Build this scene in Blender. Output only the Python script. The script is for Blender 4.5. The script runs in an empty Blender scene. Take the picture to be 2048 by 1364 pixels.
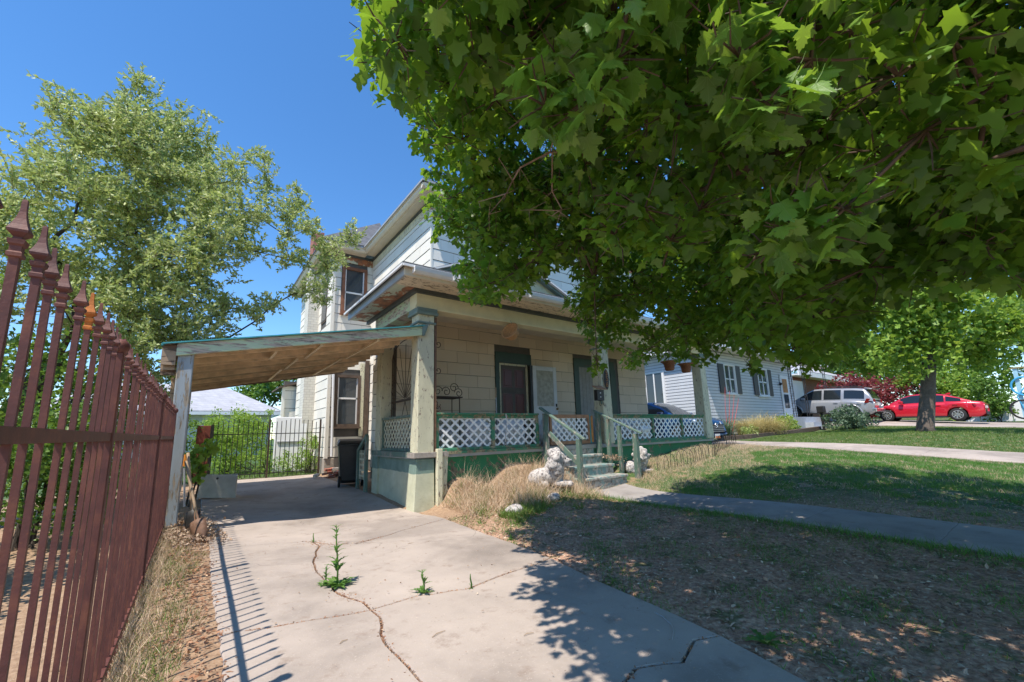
import bpy, bmesh, math, random
import numpy as np
from mathutils import Matrix, Vector, Euler
R = math.radians
SC = bpy.context.scene
COL = SC.collection
random.seed(7)
rng = np.random.default_rng(7)

# ---------------------------------------------------------------- camera
cam_d = bpy.data.cameras.new("camera")
cam = bpy.data.objects.new("camera", cam_d)
COL.objects.link(cam)
SC.camera = cam
cam_d.sensor_width = 36.0
cam_d.lens = 837.866 / 2048 * 36
cam_d.shift_y = 38.0 / 2048
cam_d.clip_start = 0.05
cam_d.clip_end = 2000
yaw, pit, rol = R(36.7428), R(9.95535), R(-1.61883)
fwd = Vector((math.sin(yaw) * math.cos(pit), math.cos(yaw) * math.cos(pit), math.sin(pit)))
rgt = Vector((math.cos(yaw), -math.sin(yaw), 0))
upv = rgt.cross(fwd)
r2 = rgt * math.cos(rol) + upv * math.sin(rol)
u2 = -rgt * math.sin(rol) + upv * math.cos(rol)
m3 = Matrix((r2, u2, -fwd)).transposed()
cam.location = (0, 0, 1.25)
cam.rotation_euler = m3.to_euler()

# ---------------------------------------------------------------- sky and sun
SUN_T = Vector((0.47, 0.20, -1.0)).normalized()      # the way the light travels
elev = math.asin(-SUN_T.z)
sx, sy = -SUN_T.x, -SUN_T.y                            # towards the sun
W = bpy.data.worlds.new("World")
SC.world = W
W.use_nodes = True
nt = W.node_tree
bg = nt.nodes["Background"]
sky = nt.nodes.new("ShaderNodeTexSky")
sky.sky_type = 'NISHITA'
sky.sun_disc = False
sky.sun_elevation = elev
sky.sun_rotation = math.atan2(sx, sy)
sky.altitude = 0
sky.air_density = 1.0
sky.dust_density = 0.0
sky.ozone_density = 5.0
hs = nt.nodes.new("ShaderNodeHueSaturation")
hs.inputs["Saturation"].default_value = 1.18
nt.links.new(sky.outputs[0], hs.inputs["Color"])
nt.links.new(hs.outputs[0], bg.inputs[0])
bg.inputs[1].default_value = 0.133
sd = bpy.data.lights.new("sun", 'SUN')
sd.energy = 3.5
sd.angle = R(0.53)
sd.color = (1.0, 0.925, 0.825)
sun = bpy.data.objects.new("sun", sd)
COL.objects.link(sun)
sun.rotation_euler = SUN_T.to_track_quat('-Z', 'Y').to_euler()
SC.view_settings.view_transform = 'Standard'
SC.view_settings.look = 'None'
SC.view_settings.exposure = 0.90
SC.view_settings.gamma = 1.0
SC.view_settings.use_curve_mapping = False
SC.render.resolution_x = 1024
SC.render.resolution_y = 682

# ---------------------------------------------------------------- materials
MATS = {}
def newmat(name):
    m = bpy.data.materials.new(name)
    m.use_nodes = True
    MATS[name] = m
    t = m.node_tree
    return m, t, t.nodes["Principled BSDF"]
def nd(t, kind, **kw):
    n = t.nodes.new(kind)
    for k, v in kw.items():
        setattr(n, k, v)
    return n
def pos(t):
    return nd(t, "ShaderNodeNewGeometry").outputs["Position"]
def noise(t, vec, scale, detail=4, rough=0.6, dist=0.0):
    n = nd(t, "ShaderNodeTexNoise")
    n.inputs["Scale"].default_value = scale
    n.inputs["Detail"].default_value = detail
    n.inputs["Roughness"].default_value = rough
    n.inputs["Distortion"].default_value = dist
    t.links.new(vec, n.inputs["Vector"])
    return n.outputs["Fac"]
def ramp(t, fac, stops):
    n = nd(t, "ShaderNodeValToRGB")
    e = n.color_ramp.elements
    while len(e) > 1:
        e.remove(e[-1])
    e[0].position = stops[0][0]
    e[0].color = (*stops[0][1], 1)
    for p, c in stops[1:]:
        q = e.new(p)
        q.color = (*c, 1)
    t.links.new(fac, n.inputs[0])
    return n.outputs[0]
def mix(t, a, b, fac, mode='MIX'):
    n = nd(t, "ShaderNodeMix", data_type='RGBA', blend_type=mode)
    for i, v in ((6, a), (7, b)):
        if isinstance(v, tuple):
            n.inputs[i].default_value = (*v, 1)
        else:
            t.links.new(v, n.inputs[i])
    if isinstance(fac, (int, float)):
        n.inputs[0].default_value = fac
    else:
        t.links.new(fac, n.inputs[0])
    return n.outputs[2]
def mathn(t, op, a, b=None, c=None, clamp=False):
    n = nd(t, "ShaderNodeMath", operation=op, use_clamp=clamp)
    for i, v in enumerate((a, b, c)):
        if v is None:
            continue
        if isinstance(v, (int, float)):
            n.inputs[i].default_value = v
        else:
            t.links.new(v, n.inputs[i])
    return n.outputs[0]
def stretch(t, vec, s):
    n = nd(t, "ShaderNodeVectorMath", operation='MULTIPLY')
    t.links.new(vec, n.inputs[0])
    n.inputs[1].default_value = s
    return n.outputs[0]
def bump(t, p, h, strength, dist=0.01):
    n = nd(t, "ShaderNodeBump")
    n.inputs["Strength"].default_value = strength
    n.inputs["Distance"].default_value = dist
    t.links.new(h, n.inputs["Height"])
    t.links.new(n.outputs[0], p.inputs["Normal"])
def smooth(t, fac, lo, hi):
    n = nd(t, "ShaderNodeMapRange", interpolation_type='SMOOTHSTEP')
    n.inputs[1].default_value = lo
    n.inputs[2].default_value = hi
    t.links.new(fac, n.inputs[0])
    return n.outputs[0]
def sc(c, k):
    return tuple(min(1, x * k) for x in c)

def plain(name, c, rough=0.6, var=0.15, scale=6.0, metal=0.0, bmp=0.15, obj_rand=0.0, spec=None):
    """painted / raw surface with soft mottling and fine relief"""
    m, t, p = newmat(name)
    P = pos(t)
    f = noise(t, P, scale, 5)
    col = ramp(t, f, [(0.3, sc(c, 1 - var)), (0.7, sc(c, 1 + var))])
    if obj_rand:
        oi = nd(t, "ShaderNodeObjectInfo")
        k = mathn(t, 'MULTIPLY_ADD', oi.outputs["Random"], 2 * obj_rand, 1 - obj_rand)
        cc = nd(t, "ShaderNodeCombineColor")
        for i in range(3):
            t.links.new(k, cc.inputs[i])
        col = mix(t, col, cc.outputs[0], 1.0, 'MULTIPLY')
    t.links.new(col, p.inputs["Base Color"])
    p.inputs["Roughness"].default_value = rough
    p.inputs["Metallic"].default_value = metal
    if spec is not None:
        p.inputs["Specular IOR Level"].default_value = spec
    if bmp:
        bump(t, p, noise(t, P, scale * 12, 4), bmp, 0.004)
    return m

def peel(name, paint, under, amount=0.5, scale=5.0, st=(1, 1, 1), rough=0.7, dark=(0.09, 0.07, 0.05)):
    """old paint flaking off weathered wood"""
    m, t, p = newmat(name)
    P = stretch(t, pos(t), st)
    f = noise(t, P, scale, 8, 0.68, 0.3)
    f2 = noise(t, P, scale * 5, 4, 0.6)
    ff = mathn(t, 'MULTIPLY_ADD', f2, 0.25, f)
    k = smooth(t, ff, 0.80 - amount * 0.4, 0.84 - amount * 0.4)
    base = ramp(t, noise(t, P, 1.7, 4), [(0.3, sc(paint, 0.86)), (0.7, sc(paint, 1.1))])
    wood = ramp(t, noise(t, stretch(t, P, (1, 1, 1)), scale * 3, 5), [(0.3, dark), (0.55, under), (0.8, sc(under, 1.4))])
    col = mix(t, base, wood, k)
    t.links.new(col, p.inputs["Base Color"])
    p.inputs["Roughness"].default_value = rough
    hh = mathn(t, 'MULTIPLY_ADD', k, -0.8, f2)
    bump(t, p, hh, 0.5, 0.004)
    return m

def shingle_mat(name, c, dirt, var=0.1):
    m, t, p = newmat(name)
    P = pos(t)
    oi = nd(t, "ShaderNodeObjectInfo")
    g = noise(t, stretch(t, P, (60, 60, 3)), 1.0, 4, 0.7)
    big = noise(t, P, 1.3, 4)
    col = mix(t, c, sc(c, 1 - var), oi.outputs["Random"])
    col = mix(t, col, dirt, mathn(t, 'MULTIPLY', smooth(t, big, 0.52, 0.8), 0.55))
    col = mix(t, col, sc(c, 0.72), mathn(t, 'MULTIPLY', smooth(t, g, 0.55, 0.8), 0.3))
    ch = smooth(t, noise(t, P, 7, 6, 0.7), 0.70, 0.73)
    col = mix(t, col, sc(c, 1.35), mathn(t, 'MULTIPLY', ch, 0.6))
    t.links.new(col, p.inputs["Base Color"])
    p.inputs["Roughness"].default_value = 0.75
    bump(t, p, g, 0.35, 0.004)
    return m

def leaf_mat(name, a, b, c, trans=0.4, tcol=None, gloss=0.45, attr="rnd", vein=False, tmix=0.5):
    m, t, p = newmat(name)
    if attr == "obj":
        r = nd(t, "ShaderNodeObjectInfo").outputs["Random"]
    else:
        r = nd(t, "ShaderNodeAttribute", attribute_name=attr).outputs["Fac"]
    col = ramp(t, r, [(0.0, a), (0.5, b), (1.0, c)])
    geo = nd(t, "ShaderNodeNewGeometry")
    back = mix(t, col, sc(b, 1.35), mathn(t, 'MULTIPLY', geo.outputs["Backfacing"], 0.5))
    t.links.new(back, p.inputs["Base Color"])
    p.inputs["Roughness"].default_value = gloss
    tr = nd(t, "ShaderNodeBsdfTranslucent")
    tc = mix(t, col, tcol or (0.25, 0.42, 0.04), tmix)
    t.links.new(tc, tr.inputs[0])
    ms = nd(t, "ShaderNodeMixShader")
    ms.inputs[0].default_value = trans
    t.links.new(p.outputs[0], ms.inputs[1])
    t.links.new(tr.outputs[0], ms.inputs[2])
    t.links.new(ms.outputs[0], t.nodes["Material Output"].inputs[0])
    return m

def glass_mat(name, c, rough=0.04):
    m, t, p = newmat(name)
    p.inputs["Base Color"].default_value = (*c, 1)
    p.inputs["Roughness"].default_value = rough
    p.inputs["Specular IOR Level"].default_value = 0.6
    return m

def concrete(name, c, crack=True):
    m, t, p = newmat(name)
    P = pos(t)
    f = noise(t, P, 0.9, 6, 0.62)
    f2 = noise(t, P, 5, 5, 0.7)
    f3 = noise(t, P, 70, 3, 0.7)
    col = ramp(t, f, [(0.28, sc(c, 0.60)), (0.5, c), (0.72, sc(c, 1.2))])
    col = mix(t, col, (c[0] * 0.62, c[1] * 0.55, c[2] * 0.5), mathn(t, 'MULTIPLY', smooth(t, f2, 0.54, 0.74), 0.70))
    col = mix(t, col, sc(c, 0.55), mathn(t, 'MULTIPLY', smooth(t, noise(t, P, 0.55, 5, 0.6, 0.6), 0.51, 0.62), 0.50))
    col = mix(t, col, sc(c, 1.35), mathn(t, 'MULTIPLY', smooth(t, f3, 0.58, 0.72), 0.6))
    col = mix(t, col, sc(c, 0.45), mathn(t, 'MULTIPLY', smooth(t, noise(t, P, 38, 3, 0.6), 0.66, 0.76), 0.6))
    if crack:
        v = nd(t, "ShaderNodeTexVoronoi", feature='DISTANCE_TO_EDGE')
        wv = nd(t, "ShaderNodeVectorMath", operation='ADD')
        nn = nd(t, "ShaderNodeTexNoise")
        nn.inputs["Scale"].default_value = 3
        t.links.new(P, nn.inputs["Vector"])
        s = stretch(t, nn.outputs["Color"], (0.5, 0.5, 0.5))
        t.links.new(P, wv.inputs[0])
        t.links.new(s, wv.inputs[1])
        v.inputs["Scale"].default_value = 0.55
        t.links.new(wv.outputs[0], v.inputs["Vector"])
        k = smooth(t, v.outputs["Distance"], 0.006, 0.0)
        k = mathn(t, 'MULTIPLY', k, smooth(t, noise(t, P, 0.6, 2), 0.45, 0.6))
        col = mix(t, col, sc(c, 0.42), mathn(t, 'MULTIPLY', k, 0.75))
    t.links.new(col, p.inputs["Base Color"])
    p.inputs["Roughness"].default_value = 0.85
    bump(t, p, mathn(t, 'MULTIPLY_ADD', f3, 0.6, f2), 0.45, 0.006)
    return m

def brick_mat(name, c1, c2, mortar, scale, axis='X', bw=0.5, rh=0.25):
    m, t, p = newmat(name)
    s = nd(t, "ShaderNodeSeparateXYZ")
    t.links.new(pos(t), s.inputs[0])
    cb = nd(t, "ShaderNodeCombineXYZ")
    t.links.new(mathn(t, 'ADD', s.outputs[0], s.outputs[1]), cb.inputs[0])
    t.links.new(s.outputs[2], cb.inputs[1])
    b = nd(t, "ShaderNodeTexBrick")
    t.links.new(cb.outputs[0], b.inputs["Vector"])
    b.inputs["Color1"].default_value = (*c1, 1)
    b.inputs["Color2"].default_value = (*c2, 1)
    b.inputs["Mortar"].default_value = (*mortar, 1)
    b.inputs["Scale"].default_value = scale
    b.inputs["Mortar Size"].default_value = 0.018
    b.inputs["Brick Width"].default_value = bw
    b.inputs["Row Height"].default_value = rh
    col = mix(t, b.outputs["Color"], sc(c1, 0.6), mathn(t, 'MULTIPLY', smooth(t, noise(t, pos(t), 3, 5), 0.5, 0.8), 0.5))
    t.links.new(col, p.inputs["Base Color"])
    p.inputs["Roughness"].default_value = 0.85
    bump(t, p, b.outputs["Fac"], -0.4, 0.01)
    return m

plain("cream", (0.72, 0.65, 0.42), 0.7, 0.10, 3)
peel("cream_worn", (0.62, 0.59, 0.42), (0.28, 0.22, 0.17), 0.24, 7, (3, 3, 1))
peel("soffit_worn", (0.72, 0.60, 0.44), (0.13, 0.075, 0.045), 0.30, 7, (1, 3, 1))
peel("soffit_side", (0.50, 0.53, 0.40), (0.36, 0.15, 0.07), 0.50, 2.6, (1, .7, 1))
peel("frieze_rust", (0.52, 0.50, 0.34), (0.38, 0.13, 0.05), 0.62, 2.0)
plain("soffit", (0.70, 0.61, 0.47), 0.7, 0.08, 4)
plain("trim_dark", (0.065, 0.075, 0.075), 0.55, 0.2, 5)
plain("trim_slate", (0.16, 0.22, 0.20), 0.6, 0.2, 5)
peel("rail_green", (0.055, 0.22, 0.12), (0.30, 0.26, 0.16), 0.42, 6, (1, 1, 1))
peel("stair_green", (0.115, 0.185, 0.145), (0.32, 0.29, 0.24), 0.34, 6, (2, 2, 0.6))
peel("fascia_green", (0.50, 0.60, 0.40), (0.52, 0.43, 0.34), 0.48, 3.2, (0.5, 1, 4))
peel("post_grey", (0.33, 0.37, 0.39), (0.33, 0.27, 0.2), 0.33, 5, (3, 3, 0.5))
peel("green_paint", (0.022, 0.19, 0.080), (0.16, 0.17, 0.11), 0.30, 4)
plain("door_green", (0.022, 0.05, 0.032), 0.5, 0.2, 4)
plain("door_red", (0.10, 0.022, 0.016), 0.4, 0.2, 4)
plain("door_white", (0.60, 0.62, 0.63), 0.5, 0.08, 4)
plain("jamb_dark", (0.03, 0.03, 0.03), 0.5)
plain("lattice_white", (0.80, 0.80, 0.80), 0.5, 0.05, 5, obj_rand=0.04)
plain("lattice_cream", (0.58, 0.55, 0.40), 0.6, 0.08, 5, obj_rand=0.06)
plain("raw_wood", (0.36, 0.19, 0.10), 0.7, 0.25, 8)
plain("orange_wood", (0.55, 0.24, 0.08), 0.7, 0.25, 8)
plain("white_metal", (0.78, 0.78, 0.78), 0.35, 0.05, 4, bmp=0.05)
plain("grey_metal", (0.35, 0.36, 0.37), 0.4, 0.1, 4, bmp=0.05)
plain("iron_black", (0.018, 0.016, 0.015), 0.5, 0.3, 12)
plain("iron_rust", (0.06, 0.035, 0.025), 0.7, 0.5, 20)
plain("teal_metal", (0.06, 0.33, 0.36), 0.45, 0.15, 5)
plain("floor_grey", (0.34, 0.33, 0.30), 0.7, 0.15, 4)
peel("step_paint", (0.20, 0.30, 0.28), (0.42, 0.39, 0.34), 0.52, 4.5)
plain("plank", (0.62, 0.46, 0.29), 0.75, 0.30, 5, obj_rand=0.30)
plain("plank_pale", (0.78, 0.62, 0.43), 0.75, 0.2, 5, obj_rand=0.1)
peel("plank_old", (0.40, 0.28, 0.18), (0.14, 0.08, 0.05), 0.44, 3, (0.5, 2, 2))
shingle_mat("shingle_white", (0.82, 0.775, 0.68), (0.66, 0.60, 0.48))
shingle_mat("shingle_porch", (0.70, 0.565, 0.41), (0.54, 0.41, 0.28), 0.16)  # beige stands for warm bounce light under the porch roof
plain("wall_back", (0.10, 0.09, 0.08), 0.8)
brick_mat("chimney_brick", (0.40, 0.13, 0.08), (0.30, 0.10, 0.07), (0.25, 0.2, 0.17), 3.0)
brick_mat("painted_brick", (0.70, 0.67, 0.58), (0.63, 0.60, 0.52), (0.50, 0.46, 0.40), 3.0)
brick_mat("red_brick", (0.23, 0.075, 0.05), (0.17, 0.055, 0.04), (0.30, 0.24, 0.2), 3.0)
brick_mat("roof_dark", (0.085, 0.09, 0.10), (0.13, 0.135, 0.145), (0.04, 0.04, 0.045), 3.4, bw=0.9, rh=0.42)
brick_mat("roof_grey", (0.36, 0.36, 0.38), (0.44, 0.44, 0.46), (0.26, 0.26, 0.28), 3.4, bw=0.9, rh=0.42)
glass_mat("glass", (0.05, 0.06, 0.07))
glass_mat("glass_car", (0.015, 0.02, 0.024), 0.03)
concrete("concrete", (0.40, 0.335, 0.285))
concrete("concrete_walk", (0.32, 0.29, 0.265))
concrete("foundation", (0.34, 0.30, 0.25), False)
plain("plastic_black", (0.022, 0.024, 0.026), 0.45, 0.25, 6)
plain("rubber", (0.015, 0.015, 0.015), 0.8, 0.2, 10)
plain("wicker", (0.46, 0.27, 0.13), 0.75, 0.3, 40, bmp=0.6)
plain("terracotta", (0.26, 0.10, 0.045), 0.75, 0.3, 30, bmp=0.5)
plain("white_plastic", (0.76, 0.76, 0.75), 0.3, 0.05, 4)
plain("worn_sill", (0.34, 0.30, 0.26), 0.8, 0.3, 9)
plain("roof_felt", (0.22, 0.21, 0.20), 0.9, 0.2, 5)
plain("board_white", (0.55, 0.53, 0.50), 0.7, 0.12, 7)
plain("red_panel", (0.20, 0.05, 0.03), 0.7, 0.25, 5)
plain("stone", (0.45, 0.43, 0.40), 0.9, 0.3, 9, bmp=0.6, obj_rand=0.15)
plain("timber", (0.11, 0.075, 0.055), 0.85, 0.3, 8)
plain("bark", (0.13, 0.10, 0.08), 0.9, 0.35, 14, bmp=0.8)
plain("bark_dark", (0.06, 0.045, 0.035), 0.9, 0.35, 14, bmp=0.6)
plain("twig", (0.105, 0.068, 0.048), 0.8, 0.3, 20)
plain("dead_twig", (0.30, 0.20, 0.145), 0.8, 0.25, 20)
plain("handle_wood", (0.34, 0.24, 0.15), 0.7, 0.2, 10)
plain("orange", (0.80, 0.27, 0.02), 0.5, 0.1)
plain("steel_rust", (0.16, 0.085, 0.05), 0.6, 0.4, 14)
plain("siding_white", (0.60, 0.62, 0.65), 0.5, 0.04, 3)
plain("siding_shade", (0.30, 0.31, 0.33), 0.7, 0.05, 3)  # dark wall colour standing for the shadow line under each clapboard
plain("white_trim", (0.78, 0.78, 0.78), 0.5, 0.04, 3)
plain("shutter", (0.045, 0.045, 0.05), 0.5, 0.15, 5)
plain("curtain", (0.40, 0.40, 0.34), 0.8, 0.3, 9)
plain("amber", (0.42, 0.19, 0.06), 0.6, 0.3, 9)
plain("pale_blue", (0.55, 0.55, 0.53), 0.6, 0.08)
plain("bike_blue", (0.05, 0.33, 0.55), 0.5, 0.1)
plain("sky_blue_paint", (0.30, 0.52, 0.60), 0.5, 0.1)
plain("brass", (0.35, 0.22, 0.09), 0.4, 0.3, 20, metal=0.6)
plain("copper", (0.32, 0.13, 0.05), 0.45, 0.3, 20, metal=0.5)
plain("window_brown", (0.22, 0.09, 0.045), 0.7, 0.3, 9)
plain("flower_red", (0.55, 0.06, 0.05), 0.6)
plain("paver_grey", (0.42, 0.45, 0.50), 0.8, 0.1)
plain("board_grey", (0.27, 0.255, 0.225), 0.75, 0.15, 6, obj_rand=0.06)

m, t, p = newmat("fence_paint")            # oxblood paint going to rust
P = pos(t)
f = noise(t, P, 9, 6, 0.7)
col = ramp(t, f, [(0.30, (0.080, 0.026, 0.022)), (0.52, (0.125, 0.040, 0.031)), (0.70, (0.20, 0.070, 0.040))])
col = mix(t, col, (0.26, 0.085, 0.03), mathn(t, 'MULTIPLY', smooth(t, noise(t, P, 46, 5, 0.7), 0.60, 0.72), 0.55))
t.links.new(col, p.inputs["Base Color"])
p.inputs["Roughness"].default_value = 0.62
bump(t, p, noise(t, P, 160, 4), 0.35, 0.002)
plain("rust_orange", (0.42, 0.13, 0.02), 0.75, 0.35, 40, bmp=0.4)

def foundation_paint():
    """cream wash below, slate green band above: a painted line at a fixed height"""
    m, t, p = newmat("foundation_paint")
    P = pos(t)
    s = nd(t, "ShaderNodeSeparateXYZ")
    t.links.new(P, s.inputs[0])
    z = mathn(t, 'MULTIPLY_ADD', noise(t, P, 4, 5), 0.05, s.outputs[2])
    k = smooth(t, z, 0.625, 0.64)
    a = ramp(t, noise(t, P, 5, 6), [(0.3, (0.46, 0.46, 0.32)), (0.6, (0.56, 0.56, 0.40)), (0.8, (0.62, 0.61, 0.48))])
    b = ramp(t, noise(t, P, 6, 6), [(0.3, (0.13, 0.20, 0.165)), (0.7, (0.22, 0.31, 0.26))])
    col = mix(t, a, b, k)
    col = mix(t, col, (0.33, 0.27, 0.2), mathn(t, 'MULTIPLY', smooth(t, noise(t, P, 9, 6, 0.7), 0.64, 0.68), 0.7))
    t.links.new(col, p.inputs["Base Color"])
    p.inputs["Roughness"].default_value = 0.85
    bump(t, p, noise(t, P, 30, 5, 0.7), 0.6, 0.01)
foundation_paint()

def statue_mat():
    m, t, p = newmat("statue")
    P = pos(t)
    k = smooth(t, noise(t, P, 26, 6, 0.75), 0.46, 0.62)  # dark mottling stands in for shade in the carved crevices
    col = mix(t, (0.55, 0.51, 0.48), (0.10, 0.085, 0.085), mathn(t, 'MULTIPLY', k, 0.9))
    t.links.new(col, p.inputs["Base Color"])
    p.inputs["Roughness"].default_value = 0.85
    bump(t, p, noise(t, P, 60, 5), 0.6, 0.01)
statue_mat()

def car_paint(name, c):
    m, t, p = newmat(name)
    p.inputs["Base Color"].default_value = (*c, 1)
    p.inputs["Roughness"].default_value = 0.28
    p.inputs["Metallic"].default_value = 0.25
    p.inputs["Coat Weight"].default_value = 0.8
    p.inputs["Coat Roughness"].default_value = 0.05
car_paint("car_red", (0.60, 0.012, 0.030))
car_paint("car_silver", (0.30, 0.31, 0.33))
car_paint("car_blue", (0.004, 0.050, 0.17))
plain("chrome", (0.62, 0.63, 0.65), 0.22, 0.05, 5, metal=0.85, bmp=0)
plain("tail_red", (0.25, 0.01, 0.012), 0.2, 0.1, bmp=0)
plain("lamp_clear", (0.5, 0.5, 0.5), 0.15, 0.1, bmp=0)
plain("plate_white", (0.62, 0.62, 0.60), 0.5, 0.05, bmp=0)
plain("plate_orange", (0.55, 0.16, 0.03), 0.5, 0.1, bmp=0)

leaf_mat("maple_leaf", (0.040, 0.115, 0.020), (0.095, 0.22, 0.030), (0.23, 0.375, 0.048), 0.48, (0.40, 0.60, 0.035), 0.36, tmix=.6)
leaf_mat("maple_leaf_near", (0.07, 0.17, 0.030), (0.14, 0.28, 0.045), (0.22, 0.37, 0.06), 0.46, (0.40, 0.60, 0.045), 0.36, attr="obj", tmix=.6)
leaf_mat("olive_leaf", (0.20, 0.29, 0.050), (0.40, 0.475, 0.145), (0.72, 0.73, 0.44), 0.40, (0.42, 0.52, 0.16), 0.45)
leaf_mat("shrub_leaf", (0.05, 0.11, 0.022), (0.10, 0.20, 0.03), (0.20, 0.31, 0.05), 0.38, (0.28, 0.44, 0.05), 0.45)
leaf_mat("sunny_leaf", (0.11, 0.21, 0.03), (0.20, 0.33, 0.045), (0.38, 0.48, 0.08), 0.42, (0.44, 0.60, 0.06), 0.5)
leaf_mat("red_leaf", (0.12, 0.02, 0.025), (0.22, 0.04, 0.045), (0.38, 0.12, 0.11), 0.35, (0.5, 0.1, 0.08), 0.5, tmix=0.4)
leaf_mat("blue_leaf", (0.05, 0.10, 0.06), (0.09, 0.15, 0.09), (0.15, 0.22, 0.12), 0.25, (0.15, 0.25, 0.1), 0.6)
leaf_mat("grass", (0.055, 0.17, 0.024), (0.095, 0.24, 0.036), (0.19, 0.30, 0.06), 0.30, (0.2, 0.36, 0.04), 0.5)
leaf_mat("grass_lit", (0.07, 0.14, 0.02), (0.12, 0.20, 0.035), (0.26, 0.27, 0.09), 0.30, (0.25, 0.38, 0.05), 0.5)
leaf_mat("grass_dry", (0.38, 0.26, 0.17), (0.58, 0.44, 0.30), (0.74, 0.61, 0.45), 0.25, (0.6, 0.42, 0.2), 0.7)
leaf_mat("straw", (0.34, 0.29, 0.12), (0.50, 0.42, 0.19), (0.64, 0.55, 0.29), 0.30, (0.65, 0.55, 0.25), 0.6)
leaf_mat("litter", (0.16, 0.095, 0.065), (0.40, 0.28, 0.19), (0.68, 0.56, 0.42), 0.1, (0.4, 0.25, 0.1), 0.8)
leaf_mat("litter_orange", (0.20, 0.085, 0.045), (0.38, 0.19, 0.10), (0.58, 0.41, 0.26), 0.1, (0.5, 0.25, 0.1), 0.8)
leaf_mat("thistle", (0.07, 0.16, 0.03), (0.10, 0.22, 0.04), (0.16, 0.28, 0.06), 0.3, (0.25, 0.45, 0.05), 0.5, attr="obj")

# ---------------------------------------------------------------- mesh helpers
LOC = {}
class MB:
    def __init__(s):
        s.v = []
        s.f = []
    def add(s, vs, fs):
        n = len(s.v)
        s.v += [tuple(x) for x in vs]
        s.f += [tuple(i + n for i in q) for q in fs]
        return s
    def box(s, x0, x1, y0, y1, z0, z1):
        v = [(x0, y0, z0), (x1, y0, z0), (x1, y1, z0), (x0, y1, z0), (x0, y0, z1), (x1, y0, z1), (x1, y1, z1), (x0, y1, z1)]
        return s.add(v, [(0, 3, 2, 1), (4, 5, 6, 7), (0, 1, 5, 4), (1, 2, 6, 5), (2, 3, 7, 6), (3, 0, 4, 7)])
    def hexa(s, b, t):
        """bottom quad, top quad"""
        return s.add(list(b) + list(t), [(0, 3, 2, 1), (4, 5, 6, 7), (0, 1, 5, 4), (1, 2, 6, 5), (2, 3, 7, 6), (3, 0, 4, 7)])
    def bar(s, a, b, w, h, up=(0, 0, 1)):
        a, b = Vector(a), Vector(b)
        d = (b - a).normalized()
        u = Vector(up)
        sd = d.cross(u)
        if sd.length < 1e-4:
            sd = d.cross(Vector((1, 0, 0)))
        sd.normalize()
        u = sd.cross(d)
        o = [sd * (-w / 2) + u * (-h / 2), sd * (w / 2) + u * (-h / 2), sd * (w / 2) + u * (h / 2), sd * (-w / 2) + u * (h / 2)]
        return s.hexa([a + q for q in o], [b + q for q in o])
    def prism(s, poly, axis, a0, a1):
        """poly in the two other axes, extruded along axis"""
        n = len(poly)
        def P(q, a):
            return {0: (a, q[0], q[1]), 1: (q[0], a, q[1]), 2: (q[0], q[1], a)}[axis]
        vs = [P(q, a0) for q in poly] + [P(q, a1) for q in poly]
        fs = [tuple(range(n - 1, -1, -1)), tuple(range(n, 2 * n))] + [(i, (i + 1) % n, n + (i + 1) % n, n + i) for i in range(n)]
        return s.add(vs, fs)
    def tube(s, pts, rad, seg=6, cap=True):
        pts = [Vector(q) for q in pts]
        if not isinstance(rad, (list, tuple)):
            rad = [rad] * len(pts)
        rings = []
        n0 = len(s.v)
        ref = None
        for i, q in enumerate(pts):
            d = (pts[min(i + 1, len(pts) - 1)] - pts[max(i - 1, 0)]).normalized()
            if ref is None:
                ref = d.orthogonal().normalized()
            ref = (ref - d * ref.dot(d))
            if ref.length < 1e-5:
                ref = d.orthogonal()
            ref.normalize()
            b = d.cross(ref)
            for k in range(seg):
                a = 2 * math.pi * k / seg
                s.v.append(tuple(q + (ref * math.cos(a) + b * math.sin(a)) * rad[i]))
        for i in range(len(pts) - 1):
            for k in range(seg):
                k2 = (k + 1) % seg
                s.f.append((n0 + i * seg + k, n0 + i * seg + k2, n0 + (i + 1) * seg + k2, n0 + (i + 1) * seg + k))
        if cap:
            s.f.append(tuple(n0 + k for k in range(seg - 1, -1, -1)))
            e = n0 + (len(pts) - 1) * seg
            s.f.append(tuple(e + k for k in range(seg)))
        return s
    def lathe(s, prof, c=(0, 0, 0), seg=16, rot=0.0, axis=2):
        n0 = len(s.v)
        for (r, z) in prof:
            for k in range(seg):
                a = 2 * math.pi * k / seg + rot
                q = (r * math.cos(a), r * math.sin(a), z)
                if axis == 0:
                    q = (q[2], q[0], q[1])
                elif axis == 1:
                    q = (q[0], q[2], q[1])
                s.v.append((c[0] + q[0], c[1] + q[1], c[2] + q[2]))
        for i in range(len(prof) - 1):
            for k in range(seg):
                k2 = (k + 1) % seg
                s.f.append((n0 + i * seg + k, n0 + i * seg + k2, n0 + (i + 1) * seg + k2, n0 + (i + 1) * seg + k))
        s.f.append(tuple(n0 + k for k in range(seg - 1, -1, -1)))
        e = n0 + (len(prof) - 1) * seg
        s.f.append(tuple(e + k for k in range(seg)))
        return s
    def ball(s, c, r, seg=12, rings=8, rot=None):
        if not isinstance(r, (tuple, list)):
            r = (r, r, r)
        n0 = len(s.v)
        M = rot.to_matrix() if rot else None
        for i in range(rings + 1):
            th = math.pi * i / rings
            for k in range(seg):
                a = 2 * math.pi * k / seg
                q = Vector((r[0] * math.sin(th) * math.cos(a), r[1] * math.sin(th) * math.sin(a), r[2] * math.cos(th)))
                if M:
                    q = M @ q
                s.v.append((c[0] + q.x, c[1] + q.y, c[2] + q.z))
        for i in range(rings):
            for k in range(seg):
                k2 = (k + 1) % seg
                s.f.append((n0 + i * seg + k, n0 + (i + 1) * seg + k, n0 + (i + 1) * seg + k2, n0 + i * seg + k2))
        return s
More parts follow.
